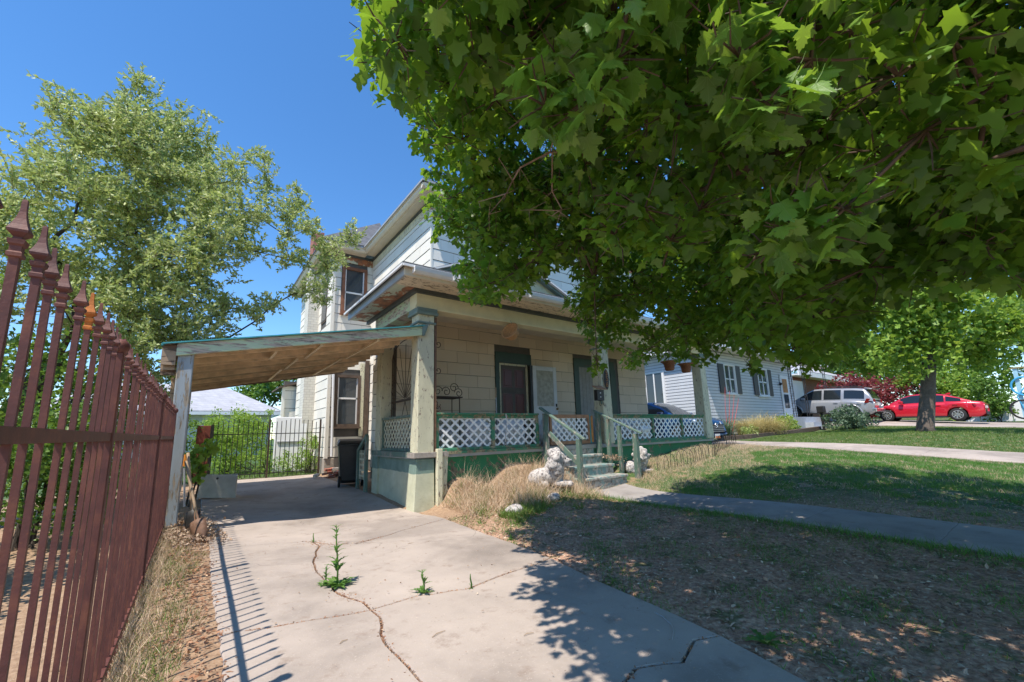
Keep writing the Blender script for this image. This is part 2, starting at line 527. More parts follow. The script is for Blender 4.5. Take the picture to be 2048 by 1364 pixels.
    def mesh(s, name, mat=None, smooth_=False, off=(0, 0, 0)):
        me = bpy.data.meshes.new(name)
        me.from_pydata([(a - off[0], b - off[1], c - off[2]) for a, b, c in s.v], [], s.f)
        if mat:
            me.materials.append(MATS[mat])
        if smooth_:
            me.polygons.foreach_set("use_smooth", [True] * len(me.polygons))
        me.update()
        return me
    def build(s, name, mat, parent=None, smooth_=False, label=None):
        off = LOC.get(parent, (0, 0, 0)) if parent else (0, 0, 0)
        o = bpy.data.objects.new(name, s.mesh(name, mat, smooth_, off))
        COL.objects.link(o)
        if parent:
            o.parent = parent
        LOC[o] = off
        if label:
            o["label"] = label
        return o
def bevel(o, w=0.008, seg=1):
    b = o.modifiers.new("bevel", 'BEVEL')
    b.width = w
    b.segments = seg
    b.limit_method = 'ANGLE'
    return o
def thing(name, label, cat, loc=(0, 0, 0), rotz=0.0, group=None, local=False):
    o = bpy.data.objects.new(name, None)
    COL.objects.link(o)
    o.empty_display_size = 0.2
    o.location = loc
    o.rotation_euler = (0, 0, rotz)
    o["label"] = label
    o["category"] = cat
    if group:
        o["group"] = group
    LOC[o] = (0, 0, 0) if local else tuple(loc)
    return o
def tag(o, label, cat, group=None):
    o["label"] = label
    o["category"] = cat
    if group:
        o["group"] = group
    return o
def kind(o, k, label=None):
    o["kind"] = k
    if label:
        o["label"] = label
    return o
def piece(name, me, parent, loc, scale=(1, 1, 1), rot=(0, 0, 0)):
    o = bpy.data.objects.new(name, me)
    COL.objects.link(o)
    o.parent = parent
    f = LOC.get(parent, (0, 0, 0))
    o.location = (loc[0] - f[0], loc[1] - f[1], loc[2] - f[2])
    o.scale = scale
    o.rotation_euler = rot
    LOC[o] = f
    return o
def copy_tree(o, parent=None):
    c = o.copy()
    COL.objects.link(c)
    c.parent = parent
    for ch in list(o.children):
        copy_tree(ch, c)
    return c
UNIT = {}
def unit(mat):
    if mat not in UNIT:
        UNIT[mat] = MB().box(-.5, .5, -.5, .5, -.5, .5).mesh("unit_" + mat, mat)
    return UNIT[mat]

def np_mesh(name, V, Fc, mat, rnd=None, smooth_=False):
    """V (n,3); Fc (m,k) faces of equal size"""
    me = bpy.data.meshes.new(name)
    V = np.ascontiguousarray(V, dtype=np.float32)
    Fc = np.ascontiguousarray(Fc, dtype=np.int32)
    k = Fc.shape[1]
    me.vertices.add(len(V))
    me.vertices.foreach_set("co", V.ravel())
    me.loops.add(Fc.size)
    me.loops.foreach_set("vertex_index", Fc.ravel())
    me.polygons.add(len(Fc))
    me.polygons.foreach_set("loop_start", np.arange(0, Fc.size, k, dtype=np.int32))
    if smooth_:
        me.polygons.foreach_set("use_smooth", np.ones(len(Fc), dtype=bool))
    if rnd is not None:
        a = me.attributes.new("rnd", 'FLOAT', 'POINT')
        a.data.foreach_set("value", np.ascontiguousarray(rnd, dtype=np.float32))
    me.materials.append(MATS[mat])
    me.update(calc_edges=True)
    return me
def link(name, me, parent=None):
    o = bpy.data.objects.new(name, me)
    COL.objects.link(o)
    if parent:
        o.parent = parent
        f = LOC.get(parent, (0, 0, 0))
        o.location = (-f[0], -f[1], -f[2])
        LOC[o] = (0, 0, 0)
    return o
def unitv(a):
    return a / np.maximum(np.linalg.norm(a, axis=-1, keepdims=True), 1e-9)
def scatter(name, tv, tf, P, T, N, S, mat, rnd=None, parent=None):
    """copies of a template (x across, y along, z normal) at P with tip direction T, normal N, size S, joined"""
    n = len(P)
    T = unitv(T)
    B = unitv(np.cross(T, N))
    N = np.cross(B, T)
    tv = np.asarray(tv, float)
    S = np.broadcast_to(np.asarray(S, float).reshape(n, -1), (n, 3)) if np.ndim(S) else np.full((n, 3), S)
    V = P[:, None] + tv[None, :, 0:1] * (B * S[:, 0:1])[:, None] + tv[None, :, 1:2] * (T * S[:, 1:2])[:, None] + tv[None, :, 2:3] * (N * S[:, 2:3])[:, None]
    k = len(tv)
    tf = np.asarray(tf)
    Fc = (tf[None] + (np.arange(n) * k)[:, None, None]).reshape(-1, tf.shape[1])
    if rnd is None:
        rnd = rng.random(n)
    return link(name, np_mesh(name, V.reshape(-1, 3), Fc, mat, np.repeat(rnd, k)), parent)

# ---------------------------------------------------------------- terrain height
CP = np.array([(0.5, 0, 0), (1.5, 2, 0), (2.5, 1, 0), (.6, 4, 0), (2.5, 4, 0), (.6, 7, .02), (2.8, 7, 0), (1.5, 9, .04), (1.5, 11, .13),
 (.5, 13, .25), (3, 13, .25), (1.5, 16, .3), (0, 25, .35), (8, 25, .6), (3.66, 6.98, .36), (4.0, 6.95, .48), (4.9, 7.0, .56), (5.7, 7.0, .60), (4.6, 6.3, .26), (5.4, 6.2, .24), (3.5, 6.85, .06), (3.0, 8.0, .01), (3.0, 6.3, 0), (3.15, 7.4, 0), (2.5, 9, .03), (1.5, 7.5, .01), (5, 9, .45), (9, 9, .5), (4.3, 5.6, .08), (5.6, 5.4, .09), (9.0, 6.95, .50), (11, 6.95, .66), (-.25, 3, .03), (-.25, 5, .1), (-.25, 7, .19), (-.2, 9, .2), (-.3, 1, 0), (-2, 3, 0),
 (-2, 7, .15), (-6, 3, 0), (-6, 10, .1), (-2, 12, .2), (0, -5, -.05), (5, -5, 0), (12, -5, .15), (25, -6, .5), (-6, -6, -.1), (3.4, 6, .03), (4.5, 6.9, .14),
 (6.2, 6.2, .1), (7.5, 6.1, .12), (6.5, 3, .05), (6, 0, .03), (8.5, 6.3, .30), (10, 6.8, .5), (13, 7, .72), (10, 4, .38), (10, 1, .17), (14, 7.3, .67), (14, .9, .32),
 (16, 1, .42), (16, 7.6, .72), (15, 10, .85), (17.5, 8, .80), (25, 9, .92), (20, 3.2, .92), (28, 1, .85), (30, 4, 1.08), (30, 8.5, 1.42), (36, 5, 1.25), (45, 10, 1.6),
 (60, 0, 1.6), (60, 40, 2), (0, 60, .8), (-30, 30, .3), (-30, -20, -.3), (60, -40, 1), (4, 3.5, .02), (4.5, 1, .02)], float)
def _tps(d2):
    return np.where(d2 > 1e-12, 0.5 * d2 * np.log(np.maximum(d2, 1e-12)), 0.0)
_n = len(CP)
_K = _tps(((CP[:, None, :2] - CP[None, :, :2]) ** 2).sum(-1)) + np.eye(_n) * 0.02
_Pm = np.c_[np.ones(_n), CP[:, :2]]
_A = np.block([[_K, _Pm], [_Pm.T, np.zeros((3, 3))]])
_w = np.linalg.solve(_A, np.r_[CP[:, 2], 0, 0, 0])
def gz(x, y):
    x = np.clip(np.asarray(x, float), -40, 70)
    y = np.clip(np.asarray(y, float), -50, 70)
    sh = np.broadcast(x, y).shape
    x, y = np.broadcast_to(x, sh).ravel(), np.broadcast_to(y, sh).ravel()
    out = _w[_n] + _w[_n + 1] * x + _w[_n + 2] * y
    for i in range(_n):
        out = out + _w[i] * _tps((x - CP[i, 0]) ** 2 + (y - CP[i, 1]) ** 2)
    return out.reshape(sh)
def g1(x, y):
    return float(gz(np.array([x]), np.array([y]))[0])
# ================================================================ GROUND
DRIVE = [(.2, -3), (.2, 3.5), (.2, 6.0), (.16, 8.3), (.16, 10.6), (.35, 13.2), (2.75, 13.2), (2.95, 10.6), (3.02, 8.3), (3.06, 7.0), (3.08, 5.9), (3.04, 4.88), (2.92, 3.35), (2.62, 1.5), (2.35, .4), (2.2, -3)]
def inpoly(X, Y, poly):
    c = np.zeros(X.shape, bool)
    n = len(poly)
    for i in range(n):
        x1, y1 = poly[i]
        x2, y2 = poly[i - 1]
        if y1 == y2:
            continue
        cond = ((y1 > Y) != (y2 > Y)) & (X < (x2 - x1) * (Y - y1) / (y2 - y1) + x1)
        c ^= cond
    return c
WALK = [(5.85, -4), (5.9, 0), (6.3, 6.05), (7.45, 6.05), (7.1, 0), (7.05, -4)]
BDRIVE = [(14.0, -6), (14.0, 9.0), (14.0, 13), (16.1, 13), (16.05, 7.6), (16.0, -6)]
CDRIVE = [(27.3, -8), (27.6, 1), (28.3, 12.5), (34.2, 12.5), (34.2, -8)]
def ground_mat():
    m, t, p = newmat("ground_soil")
    P = pos(t)
    s = nd(t, "ShaderNodeSeparateXYZ")
    wn = nd(t, "ShaderNodeTexNoise")
    wn.inputs["Scale"].default_value = 1.6
    wn.inputs["Detail"].default_value = 5
    t.links.new(P, wn.inputs["Vector"])
    w = nd(t, "ShaderNodeVectorMath", operation='MULTIPLY_ADD')
    t.links.new(wn.outputs["Color"], w.inputs[0])
    w.inputs[1].default_value = (1.2, 1.2, 0)
    t.links.new(P, w.inputs[2])
    t.links.new(w.outputs[0], s.inputs[0])
    X, Y = s.outputs[0], s.outputs[1]
    fine = noise(t, P, 22, 6, 0.75)
    mid = noise(t, P, 4, 5, 0.65)
    dirt = ramp(t, fine, [(0.32, (0.20, 0.10, 0.068)), (0.5, (0.46, 0.27, 0.18)), (0.66, (0.70, 0.49, 0.345))])
    dry = ramp(t, fine, [(0.3, (0.20, 0.12, 0.07)), (0.55, (0.36, 0.24, 0.15)), (0.75, (0.48, 0.35, 0.24))])
    turf = ramp(t, fine, [(0.3, (0.03, 0.065, 0.014)), (0.55, (0.06, 0.115, 0.025)), (0.75, (0.13, 0.12, 0.05))])
    # turf patches in the dirt
    patch = mathn(t, 'MULTIPLY', smooth(t, mid, 0.52, 0.62), 0.7)
    col = mix(t, dirt, turf, patch)
    lawn = smooth(t, X, 7.6, 8.4)
    # worn strip of the lawn beside the walk
    bare = mathn(t, 'MULTIPLY', smooth(t, Y, 4.2, 2.6), smooth(t, X, 9.4, 8.5))
    lawn = mathn(t, 'MULTIPLY', lawn, mathn(t, 'SUBTRACT', 1.0, mathn(t, 'MULTIPLY', bare, 0.7)))
    col = mix(t, col, mix(t, turf, dry, mathn(t, 'MULTIPLY', smooth(t, mid, .5, .66), .8)), lawn)
    porch = mathn(t, 'MULTIPLY', smooth(t, Y, 5.3, 6.4), smooth(t, X, 6.6, 6.0))
    col = mix(t, col, dry, porch)
    left = smooth(t, X, 1.3, 0.9)
    col = mix(t, col, dry, left)
    back = smooth(t, Y, 13.4, 14.4)
    col = mix(t, col, turf, back)
    t.links.new(col, p.inputs["Base Color"])
    p.inputs["Roughness"].default_value = 0.95
    bump(t, p, mathn(t, 'MULTIPLY_ADD', fine, 0.7, mid), 0.5, 0.02)
ground_mat()
def axis_pts(segs):
    out = []
    for a, b, st in segs:
        n = max(1, int(round((b - a) / st)))
        out += list(np.linspace(a, b, n, endpoint=False))
    return np.array(out + [segs[-1][1]])
xs = axis_pts([(-600, -60, 60), (-60, -8, 4), (-8, -1, .5), (-1, 8, .12), (8, 18, .25), (18, 40, 1), (40, 80, 4), (80, 600, 60)])
ys = axis_pts([(-600, -60, 60), (-60, -8, 4), (-8, -1, .5), (-1, 8, .12), (8, 16, .25), (16, 40, 1), (40, 80, 4), (80, 600, 60)])
GX, GY = np.meshgrid(xs, ys)
GZ = gz(GX, GY)
near = (GX > -2) & (GX < 14) & (GY > -2) & (GY < 14)
GZ = GZ + np.where(near, (np.sin(GX * 5.1 + GY * 3.3) + np.sin(GX * 8.7 - GY * 7.9)) * .006, 0)
GZ = GZ - np.where(inpoly(GX, GY, DRIVE), .025, 0) - np.where(inpoly(GX, GY, WALK) | inpoly(GX, GY, BDRIVE) | inpoly(GX, GY, CDRIVE), .04, 0)
nx = len(xs)
idx = np.arange(GX.size).reshape(GX.shape)
F4 = np.stack([idx[:-1, :-1], idx[:-1, 1:], idx[1:, 1:], idx[1:, :-1]], -1).reshape(-1, 4)
ground = link("ground", np_mesh("ground", np.stack([GX, GY, GZ], -1).reshape(-1, 3), F4, "ground_soil", smooth_=True))
kind(ground, "structure", "bare soil, thin lawn and dry verge around the house")

def jit(x, y, a):
    return (x + a * math.sin(x * 37.1 + y * 53.7) * .6 + a * math.sin(x * 91 - y * 77) * .4, y + a * math.sin(x * 61.3 - y * 41.9) * .6 + a * math.cos(x * 83 + y * 97) * .4)
def densify(poly, step, amp):
    out = []
    n = len(poly)
    for i in range(n):
        a, b = poly[i], poly[(i + 1) % n]
        L = math.hypot(b[0] - a[0], b[1] - a[1])
        k = max(1, int(L / step))
        for j in range(k):
            f = j / k
            out.append(jit(a[0] + (b[0] - a[0]) * f, a[1] + (b[1] - a[1]) * f, amp))
    return out
def inset(poly, g):
    n = len(poly)
    A = sum(poly[i][0] * poly[(i + 1) % n][1] - poly[(i + 1) % n][0] * poly[i][1] for i in range(n))
    s = 1 if A > 0 else -1
    out = []
    for i in range(n):
        a, b, c = poly[i - 1], poly[i], poly[(i + 1) % n]
        e1 = Vector((b[0] - a[0], b[1] - a[1])).normalized()
        e2 = Vector((c[0] - b[0], c[1] - b[1])).normalized()
        nn = Vector((-(e1.y + e2.y), e1.x + e2.x)) * s
        if nn.length > 1e-6:
            nn.normalize()
        out.append((b[0] + nn.x * g, b[1] + nn.y * g))
    return out
def slab(poly, parent, mat, gap=.009, amp=.018, step=.11, top=.02, thick=.08):
    q = inset(densify(poly, step, amp), gap)
    bm = bmesh.new()
    zt = gz(np.array([a for a, b in q]), np.array([b for a, b in q])) + top
    vt = [bm.verts.new((a, b, z)) for (a, b), z in zip(q, zt)]
    qi = inset(q, -.006)
    vm = [bm.verts.new((a, b, z - .008)) for (a, b), z in zip(qi, zt)]
    vb = [bm.verts.new((a, b, z - thick)) for (a, b), z in zip(qi, zt)]
    f = bm.faces.new(vt)
    n = len(q)
    for i in range(n):
        j = (i + 1) % n
        bm.faces.new((vm[i], vm[j], vt[j], vt[i]))
        bm.faces.new((vb[i], vb[j], vm[j], vm[i]))
    bmesh.ops.recalc_face_normals(bm, faces=bm.faces)
    bmesh.ops.triangulate(bm, faces=[f])
    me = bpy.data.meshes.new("slab")
    bm.to_mesh(me)
    bm.free()
    me.materials.append(MATS[mat])
    o = bpy.data.objects.new("slab", me)
    COL.objects.link(o)
    o.parent = parent
    return o
def structure(name, label):
    o = bpy.data.objects.new(name, None)
    COL.objects.link(o)
    o["kind"] = "structure"
    o["label"] = label
    LOC[o] = (0, 0, 0)
    return o
drive = structure("driveway", "cracked concrete driveway running under the carport")
CR = [(1.2, 5.85), (1.24, 5.5), (1.12, 5.1), (1.0, 4.6), (1.01, 4.13), (1.02, 3.8), (1.13, 3.5), (1.13, 3.3)]
CR2 = [(1.13, 3.3), (1.12, 3.12), (1.02, 2.75), (1.01, 2.26), (.97, 1.6), (1.02, .8), (.97, -.2), (1.0, -3)]
J1L = [(.2, 3.5), (.6, 3.42), (1.13, 3.3)]
J1R = [(1.13, 3.3), (1.5, 3.34), (1.87, 3.2), (2.3, 3.28), (2.92, 3.35)]
J2L = [(.2, 6.0), (.8, 5.92), (1.2, 5.85)]
J2R = [(1.2, 5.85), (1.35, 5.5), (1.6, 5.36), (2.0, 5.5), (2.57, 5.74), (3.08, 5.9)]
CR3 = [(2.62, 1.5), (2.45, 1.57), (2.2, 1.48), (1.95, 1.6), (1.8, 1.55), (1.6, 1.1), (1.35, .5), (1.2, 0.), (.97, -.2)]
for po in ([*J1L, *CR[::-1][1:], *J2L[::-1][1:]],
           [*CR[::-1], *J2R[1:], (3.04, 4.88), *J1R[::-1][:-1]],
           [*J1L, *CR2[1:], (.2, -3)],
           [*CR2[:-1], *CR3[::-1][1:], (2.92, 3.35), *J1R[::-1][1:-1]],
           [(.97, -.2), (1.0, -3), (2.2, -3), (2.35, .4), *CR3[:-1]],
           [*J2L, *J2R[1:], (3.06, 7), (3.02, 8.3), (.16, 8.3)],
           [(.16, 8.3), (3.02, 8.3), (2.95, 10.6), (.16, 10.6)],
           [(.16, 10.6), (2.95, 10.6), (2.75, 13.2), (.35, 13.2)]):
    slab(po, drive, "concrete", gap=.013 if po[0] != (.16, 8.3) else .006)
walk = structure("front_walk", "grey concrete front walk leading from the porch steps")
for i in range(8):
    y0, y1 = 6.05 - i * 1.25, 6.05 - (i + 1) * 1.25
    xl = lambda y: 5.9 + .4 * y / 6.05
    xr = lambda y: 7.1 + .35 * y / 6.05
    slab([(xl(y0), y0), (xr(y0), y0), (xr(y1), y1), (xl(y1), y1)], walk, "concrete_walk", gap=.006, amp=.006, top=.025)
bd = structure("neighbour_driveway", "pale concrete driveway strip in front of the blue car")
for i in range(9):
    y0, y1 = 13 - i * 2.1, 13 - (i + 1) * 2.1
    slab([(14.0, y0), (16.05, y0), (16.05, y1), (14.0, y1)], bd, "concrete", gap=.008, amp=.015, top=.03, step=.3)
cd = structure("far_driveway", "concrete driveway holding the silver and red cars")
for i in range(7):
    y0, y1 = 12.5 - i * 2.9, 12.5 - (i + 1) * 2.9
    slab([(27.8, y0), (34.2, y0), (34.2, y1), (27.8, y1)], cd, "concrete", gap=.01, amp=.01, top=.03, step=.5)

# ================================================================ THE HOUSE
house = thing("old_house", "two storey house with white shingle siding, green trimmed porch and peeling eaves", "house", (3.1, 7.0, 0))
def wall_shingles(parent, axis, fixed, a0, a1, z0, z1, mat, openings=(), row=.285, width=.61, z_off=0.0, shade_gap=.014):
    """axis 0: wall facing -y at y=fixed running in x; axis 1: wall facing -x at x=fixed running in y"""
    me = unit(mat)
    z = z0 + z_off
    r = 0
    while z < z1 - .03:
        h = min(row, z1 - z)
        zlo, zhi = max(z, z0), z + h
        spans = [(a0, a1)]
        for (b0, b1, c0, c1) in openings:
            if c1 <= zlo + .02 or c0 >= zhi - .02:
                continue
            ns = []
            for (s0, s1) in spans:
                if b1 <= s0 or b0 >= s1:
                    ns.append((s0, s1))
                    continue
                if b0 > s0:
                    ns.append((s0, b0))
                if b1 < s1:
                    ns.append((b1, s1))
            spans = ns
        st = a0 - (r % 2) * width * .5 - (r * 7 % 3) * .04
        for (s0, s1) in spans:
            k = math.floor((s0 - st) / width)
            while True:
                p0 = max(s0, st + k * width)
                p1 = min(s1, st + (k + 1) * width)
                k += 1
                if p0 >= s1 - .001:
                    break
                if p1 - p0 < .02:
                    continue
                c, L = (p0 + p1) / 2, p1 - p0 - .005
                hh = zhi - zlo - shade_gap  # open strip bares the dark backing in place of the butt shadow
                zc = (zlo + zhi) / 2 + shade_gap / 2
                til = -.034 + random.uniform(-.006, .006)
                dz = random.uniform(-.003, .003)
                if axis == 0:
                    piece("shingle", me, parent, (c, fixed - .012 - random.uniform(0, .002), zc + dz), (L, .009, hh), (til, random.uniform(-.002, .002), 0))
                else:
                    piece("shingle", me, parent, (fixed - .012 - random.uniform(0, .002), c, zc + dz), (L, .009, hh), (til, random.uniform(-.002, .002), -math.pi / 2))
        z += row
        r += 1
def wall(name, axis, fixed, a0, a1, z0, z1, back=.15, mat="wall_back"):
    if axis == 0:
        return MB().box(a0, a1, fixed, fixed + back, z0, z1).build("wall", mat, house)
    return MB().box(fixed, fixed + back, a0, a1, z0, z1).build("wall", mat, house)
YW = 8.7
# porch wall with the door
DX0, DX1, DZ1 = 6.05, 6.98, 3.06
w1 = MB().box(3.36, 12.14, YW, YW + .12, .95, 3.95).build("wall", "wall_back", house, label="shingled wall behind the porch, warm bounce light put into its colour")
wall_shingles(w1, 0, YW, 3.36, 12.14, .95, 3.9, "shingle_porch", [(5.93, 7.1, .9, 3.33), (8.72, 10.72, 1.2, 3.4)], shade_gap=.007)
# right return of the wall
w1b = MB().box(12.02, 12.14, YW + .12, 13, .5, 3.95).build("wall", "shingle_porch", house)
# upper front wall, upper side wall
w2 = MB().box(4.17, 12.14, YW, YW + .12, 4.0, 7.0).build("wall", "wall_back", house, label="white shingled upper front wall")
wall_shingles(w2, 0, YW, 4.19, 12.14, 4.3, 6.68, "shingle_white", z_off=-.03)
w3 = MB().box(4.17, 4.29, YW + .12, 13.0, 3.6, 7.0).build("wall", "wall_back", house, label="white shingled upper side wall")
wall_shingles(w3, 1, 4.17, YW + .01, 13.0, 4.0, 6.68, "shingle_white", z_off=-.015)
# low side room behind the porch
w4 = MB().box(3.36, 3.48, YW + .12, 10.2, .3, 3.9).build("wall", "wall_back", house, label="white shingled side wall beside the bin")
wall_shingles(w4, 1, 3.36, 9.22, 10.2, .55, 3.85, "shingle_white")
w4b = MB().box(3.48, 4.17, 10.08, 10.2, .3, 3.9).build("wall", "shingle_white", house)
w4c = MB().box(4.17, 4.3, 10.2, 13, .3, 3.6).build("wall", "wall_back", house)
wall_shingles(w4c, 1, 4.17, 10.2, 13.0, .6, 3.98, "shingle_white")
# the wing
w5 = MB().box(2.97, 4.17, 13.0, 13.12, .7, 6.95).build("wall", "wall_back", house, label="white shingled front wall of the rear wing")
wall_shingles(w5, 0, 13.0, 2.99, 4.17, .72, 6.68, "shingle_white", [(3.2, 3.98, 5.0, 6.56), (3.1, 3.95, 1.5, 3.15)])
w6 = MB().box(2.97, 3.09, 13.12, 18.0, .7, 6.95).build("wall", "wall_back", house, label="white shingled side wall of the rear wing")
wall_shingles(w6, 1, 2.97, 13.02, 18.0, .72, 6.68, "shingle_white", [(13.6, 14.3, 4.9, 6.4)])
bevel(MB().box(2.94, 4.17, 12.97, 18, -.1, .70).build("foundation_wall", "foundation", house), .01)
MB().box(2.93, 3.02, 12.93, 13.02, .7, 6.66).build("corner_board", "shingle_white", house)
for (x0, x1, y0, y1, z0, z1) in ((4.145, 4.19, 8.672, 8.72, 4.3, 6.68),):
    MB().box(x0, x1, y0, y1, z0, z1).build("corner_board", "shingle_white", house)
# upper frieze, trim, soffit and eaves: main block, then wing
def eave_L(pts_in, z0, name_parent):
    pass
o_ = .30
for nm, mat, d, z0, z1 in (("frieze", "cream_worn", .035, 6.68, 6.90), ("trim_board", "trim_dark", .065, 6.88, 6.95)):
    MB().box(4.17 - d, 12.2, YW - d, YW - .001, z0, z1).build(nm, mat if nm != "frieze" else "frieze_rust", house)
    MB().box(4.17 - d, 4.169, YW - .0005, 13.0 - d, z0, z1).build(nm, mat, house)
    MB().box(2.97 - d, 4.17 - d - .001, 13.0 - d, 12.999, z0, z1).build(nm, mat if nm != "frieze" else "frieze_rust", house)
    MB().box(2.97 - d, 2.969, 13.0005, 18.0, z0, z1).build(nm, mat, house)
MB().box(4.17 - o_, 12.5, YW - o_, YW, 6.95, 6.99).box(4.17 - o_, 4.17, YW, 13.0 - o_, 6.95, 6.99).build("soffit", "soffit", house)
MB().box(2.97 - o_, 4.17 - o_, 13.0 - o_, 13.0, 6.951, 6.991).box(2.97 - o_, 2.97, 13.0, 18.3, 6.95, 6.99).build("soffit", "soffit", house)
gp = [(0, 0), (-.05, 0), (-.09, .05), (-.10, .12), (-.12, .12), (-.12, .15), (0, .15)]
MB().prism([(4.17 - o_ + a, 6.97 + b) for a, b in gp], 1, YW - o_ - .12, 13.0 - o_).build("crown_moulding", "soffit", house)
MB().prism([(YW - o_ + a, 6.97 + b) for a, b in gp], 0, 4.17 - o_ - .12, 12.5).build("crown_moulding", "soffit", house)
MB().prism([(13.0 - o_ + a, 6.97 + b) for a, b in gp], 0, 2.97 - o_ - .12, 4.17 - o_).build("crown_moulding", "soffit", house)
MB().prism([(2.97 - o_ + a, 6.97 + b) for a, b in gp], 1, 13.0 - o_ - .12, 18.3).build("crown_moulding", "soffit", house)
MB().box(3.72, 3.745, 8.25, 12.58, 7.11, 7.16).box(3.745, 12.5, 8.25, 8.28, 7.11, 7.16).build("gutter", "grey_metal", house)
# roofs
def roof_sheet(pts, mat, th=.06):
    mb = MB()
    n = len(pts)
    top = [(a, b, c + th) for a, b, c in pts]
    mb.add(list(pts) + top, [tuple(range(n - 1, -1, -1)), tuple(range(n, 2 * n))] + [(i, (i + 1) % n, n + (i + 1) % n, n + i) for i in range(n)])
    return mb
ex, ey, ez = 3.73, 8.26, 7.12
rf = roof_sheet([(ex, ey, ez), (12.6, ey, ez), (9.4, 12, 9.6), (7.2, 12, 9.6)], "roof_dark").build("roof", "roof_dark", house)
roof_sheet([(ex, 16, ez), (ex, ey, ez), (7.2, 12, 9.6), (7.2, 16, 9.6)], "roof_dark").build("roof", "roof_dark", house)
wx, wy = 2.53, 12.56
roof_sheet([(wx, wy, 7.12), (4.6, wy, 7.12), (4.98, 14.9, 9.3)], "roof_dark").build("roof", "roof_dark", house)
roof_sheet([(wx, 18.3, 7.12), (wx, wy, 7.12), (4.98, 14.9, 9.3), (4.98, 18.3, 9.3)], "roof_dark").build("roof", "roof_dark", house)
# chimney: painted below, red brick stack above the roof
MB().box(2.62, 2.97, 14.7, 15.3, .2, 7.3).build("chimney", "painted_brick", house)
ch = MB().box(2.66, 2.96, 14.72, 15.28, 7.3, 8.25).build("chimney", "chimney_brick", house, label="crumbling red brick chimney top")
bm_ = MB()
for i in range(14):
    x, y = random.uniform(2.66, 2.9), random.uniform(14.72, 15.2)
    bm_.box(x, x + .1, y, y + .09, 8.24, 8.27 + random.random() * .09)
bm_.build("brick_rubble", "chimney_brick", ch)
# windows of the wing
def window(x0, x1, z0, z1, y, frame, fw=.07, split=.5, gm="glass", parent=None):
    f = MB()
    f.box(x0 - fw, x0, y - .05, y + .03, z0 - fw, z1 + fw).box(x1, x1 + fw, y - .05, y + .03, z0 - fw, z1 + fw)
    f.box(x0, x1, y - .05, y + .03, z1, z1 + fw).box(x0, x1, y - .05, y + .03, z0 - fw, z0)
    wi = f.build("window", frame, parent or house)
    zm = z0 + (z1 - z0) * split
    MB().box(x0, x1, y + .015, y + .03, z0, z1).build("pane", gm, wi)
    s = MB().box(x0, x1, y - .01, y + .012, zm - .025, zm + .025).box(x0, x0 + .035, y - .01, y + .012, z0, z1).box(x1 - .035, x1, y - .01, y + .012, z0, z1)
    s.build("sash", "white_trim", wi)
    MB().box(x0 - fw - .03, x1 + fw + .03, y - .09, y + .0, z0 - fw - .05, z0 - fw).build("sill", frame, wi)
    return wi
window(3.30, 3.88, 5.10, 6.45, 12.97, "window_brown", .09, .45)
window(3.22, 3.80, 1.66, 3.04, 12.97, "timber", .08, .55)
MB().box(3.86, 3.98, 12.93, 12.965, 1.3, 3.5).build("trim_board", "cream_worn", house)
MB().box(4.0, 4.12, 12.9, 12.96, .7, 3.6).build("trim_board", "timber", house)
MB().tube([(3.12, 12.9, .75), (3.06, 12.9, 3.6)], .035, 8).build("downpipe", "white_metal", house)
wz = MB().box(2.945, 2.98, 13.6, 14.3, 4.9, 6.4).build("window", "timber", house)
MB().box(2.935, 2.944, 13.66, 14.24, 4.96, 6.34).build("pane", "glass", wz)

# ---- porch
fl = MB().box(3.05, 13.02, 6.98, YW, .86, .95).build("porch_floor", "floor_grey", house)
MB().box(3.05, 3.42, YW, 9.22, .86, .95).build("porch_floor", "floor_grey", house)
fd = MB().box(3.12, 3.24, 7.2, 9.2, -.1, .86).build("foundation_wall", "foundation_paint", house)
MB().box(3.08, 3.46, 8.95, 9.28, -.1, .87).build("pier", "foundation_paint", house)
pr_ = bevel(MB().hexa([(3.0, 6.9, -.1), (3.40, 6.9, -.1), (3.40, 7.22, -.1), (3.0, 7.22, -.1)], [(3.06, 6.93, .86), (3.40, 6.93, .86), (3.40, 7.22, .86), (3.06, 7.22, .86)]).build("pier", "foundation_paint", house), .012)
bevel(MB().box(3.42, 3.52, 6.84, 6.93, 0, 1.02).build("brace_post", "cream_worn", house), .006)
bevel(MB().hexa([(3.56, 6.9, .1), (3.62, 6.9, .1), (3.62, 6.95, .1), (3.56, 6.95, .1)], [(3.42, 6.9, .93), (3.66, 6.9, .93), (3.66, 6.95, .93), (3.42, 6.95, .93)]).build("brace_board", "cream_worn", house), .004)
MB().box(3.0, 3.66, 6.88, 7.2, .88, .965).build("sill_board", "worn_sill", house)
MB().box(3.04, 3.14, 7.2, 9.2, .88, .975).build("sill_board", "stair_green", house)
MB().box(3.5, 6.0, 7.06, 7.16, -.05, .86).build("foundation_wall", "green_paint", house)
MB().box(7.62, 13.0, 7.06, 7.16, 0, .86).build("foundation_wall", "green_paint", house)
def pillar(x0, x1, y0, y1, flare=0.0, cap=True):
    p_ = MB()
    p_.hexa([(x0 - flare, y0 - flare, .95), (x1 + flare, y0 - flare, .95), (x1 + flare, y1, .95), (x0 - flare, y1, .95)],
            [(x0, y0, 3.6), (x1, y0, 3.6), (x1, y1, 3.6), (x0, y1, 3.6)])
    o = bevel(p_.build("pillar", "cream_worn", house), .012)
    if cap:
        c = MB().box(x0 - .045, x1 + .045, y0 - .045, y1 + .045, 3.53, 3.60).box(x0 - .06, x1 + .06, y0 - .06, y1 + .06, 3.47, 3.53).box(x0 - .03, x1 + .03, y0 - .03, y1 + .03, 3.30, 3.34)
        bevel(c.build("capital", "trim_slate", o), .012, 2)
    return o
pillar(3.10, 3.42, 6.99, 7.30)
pillar(7.98, 8.28, 6.99, 7.28, .03)
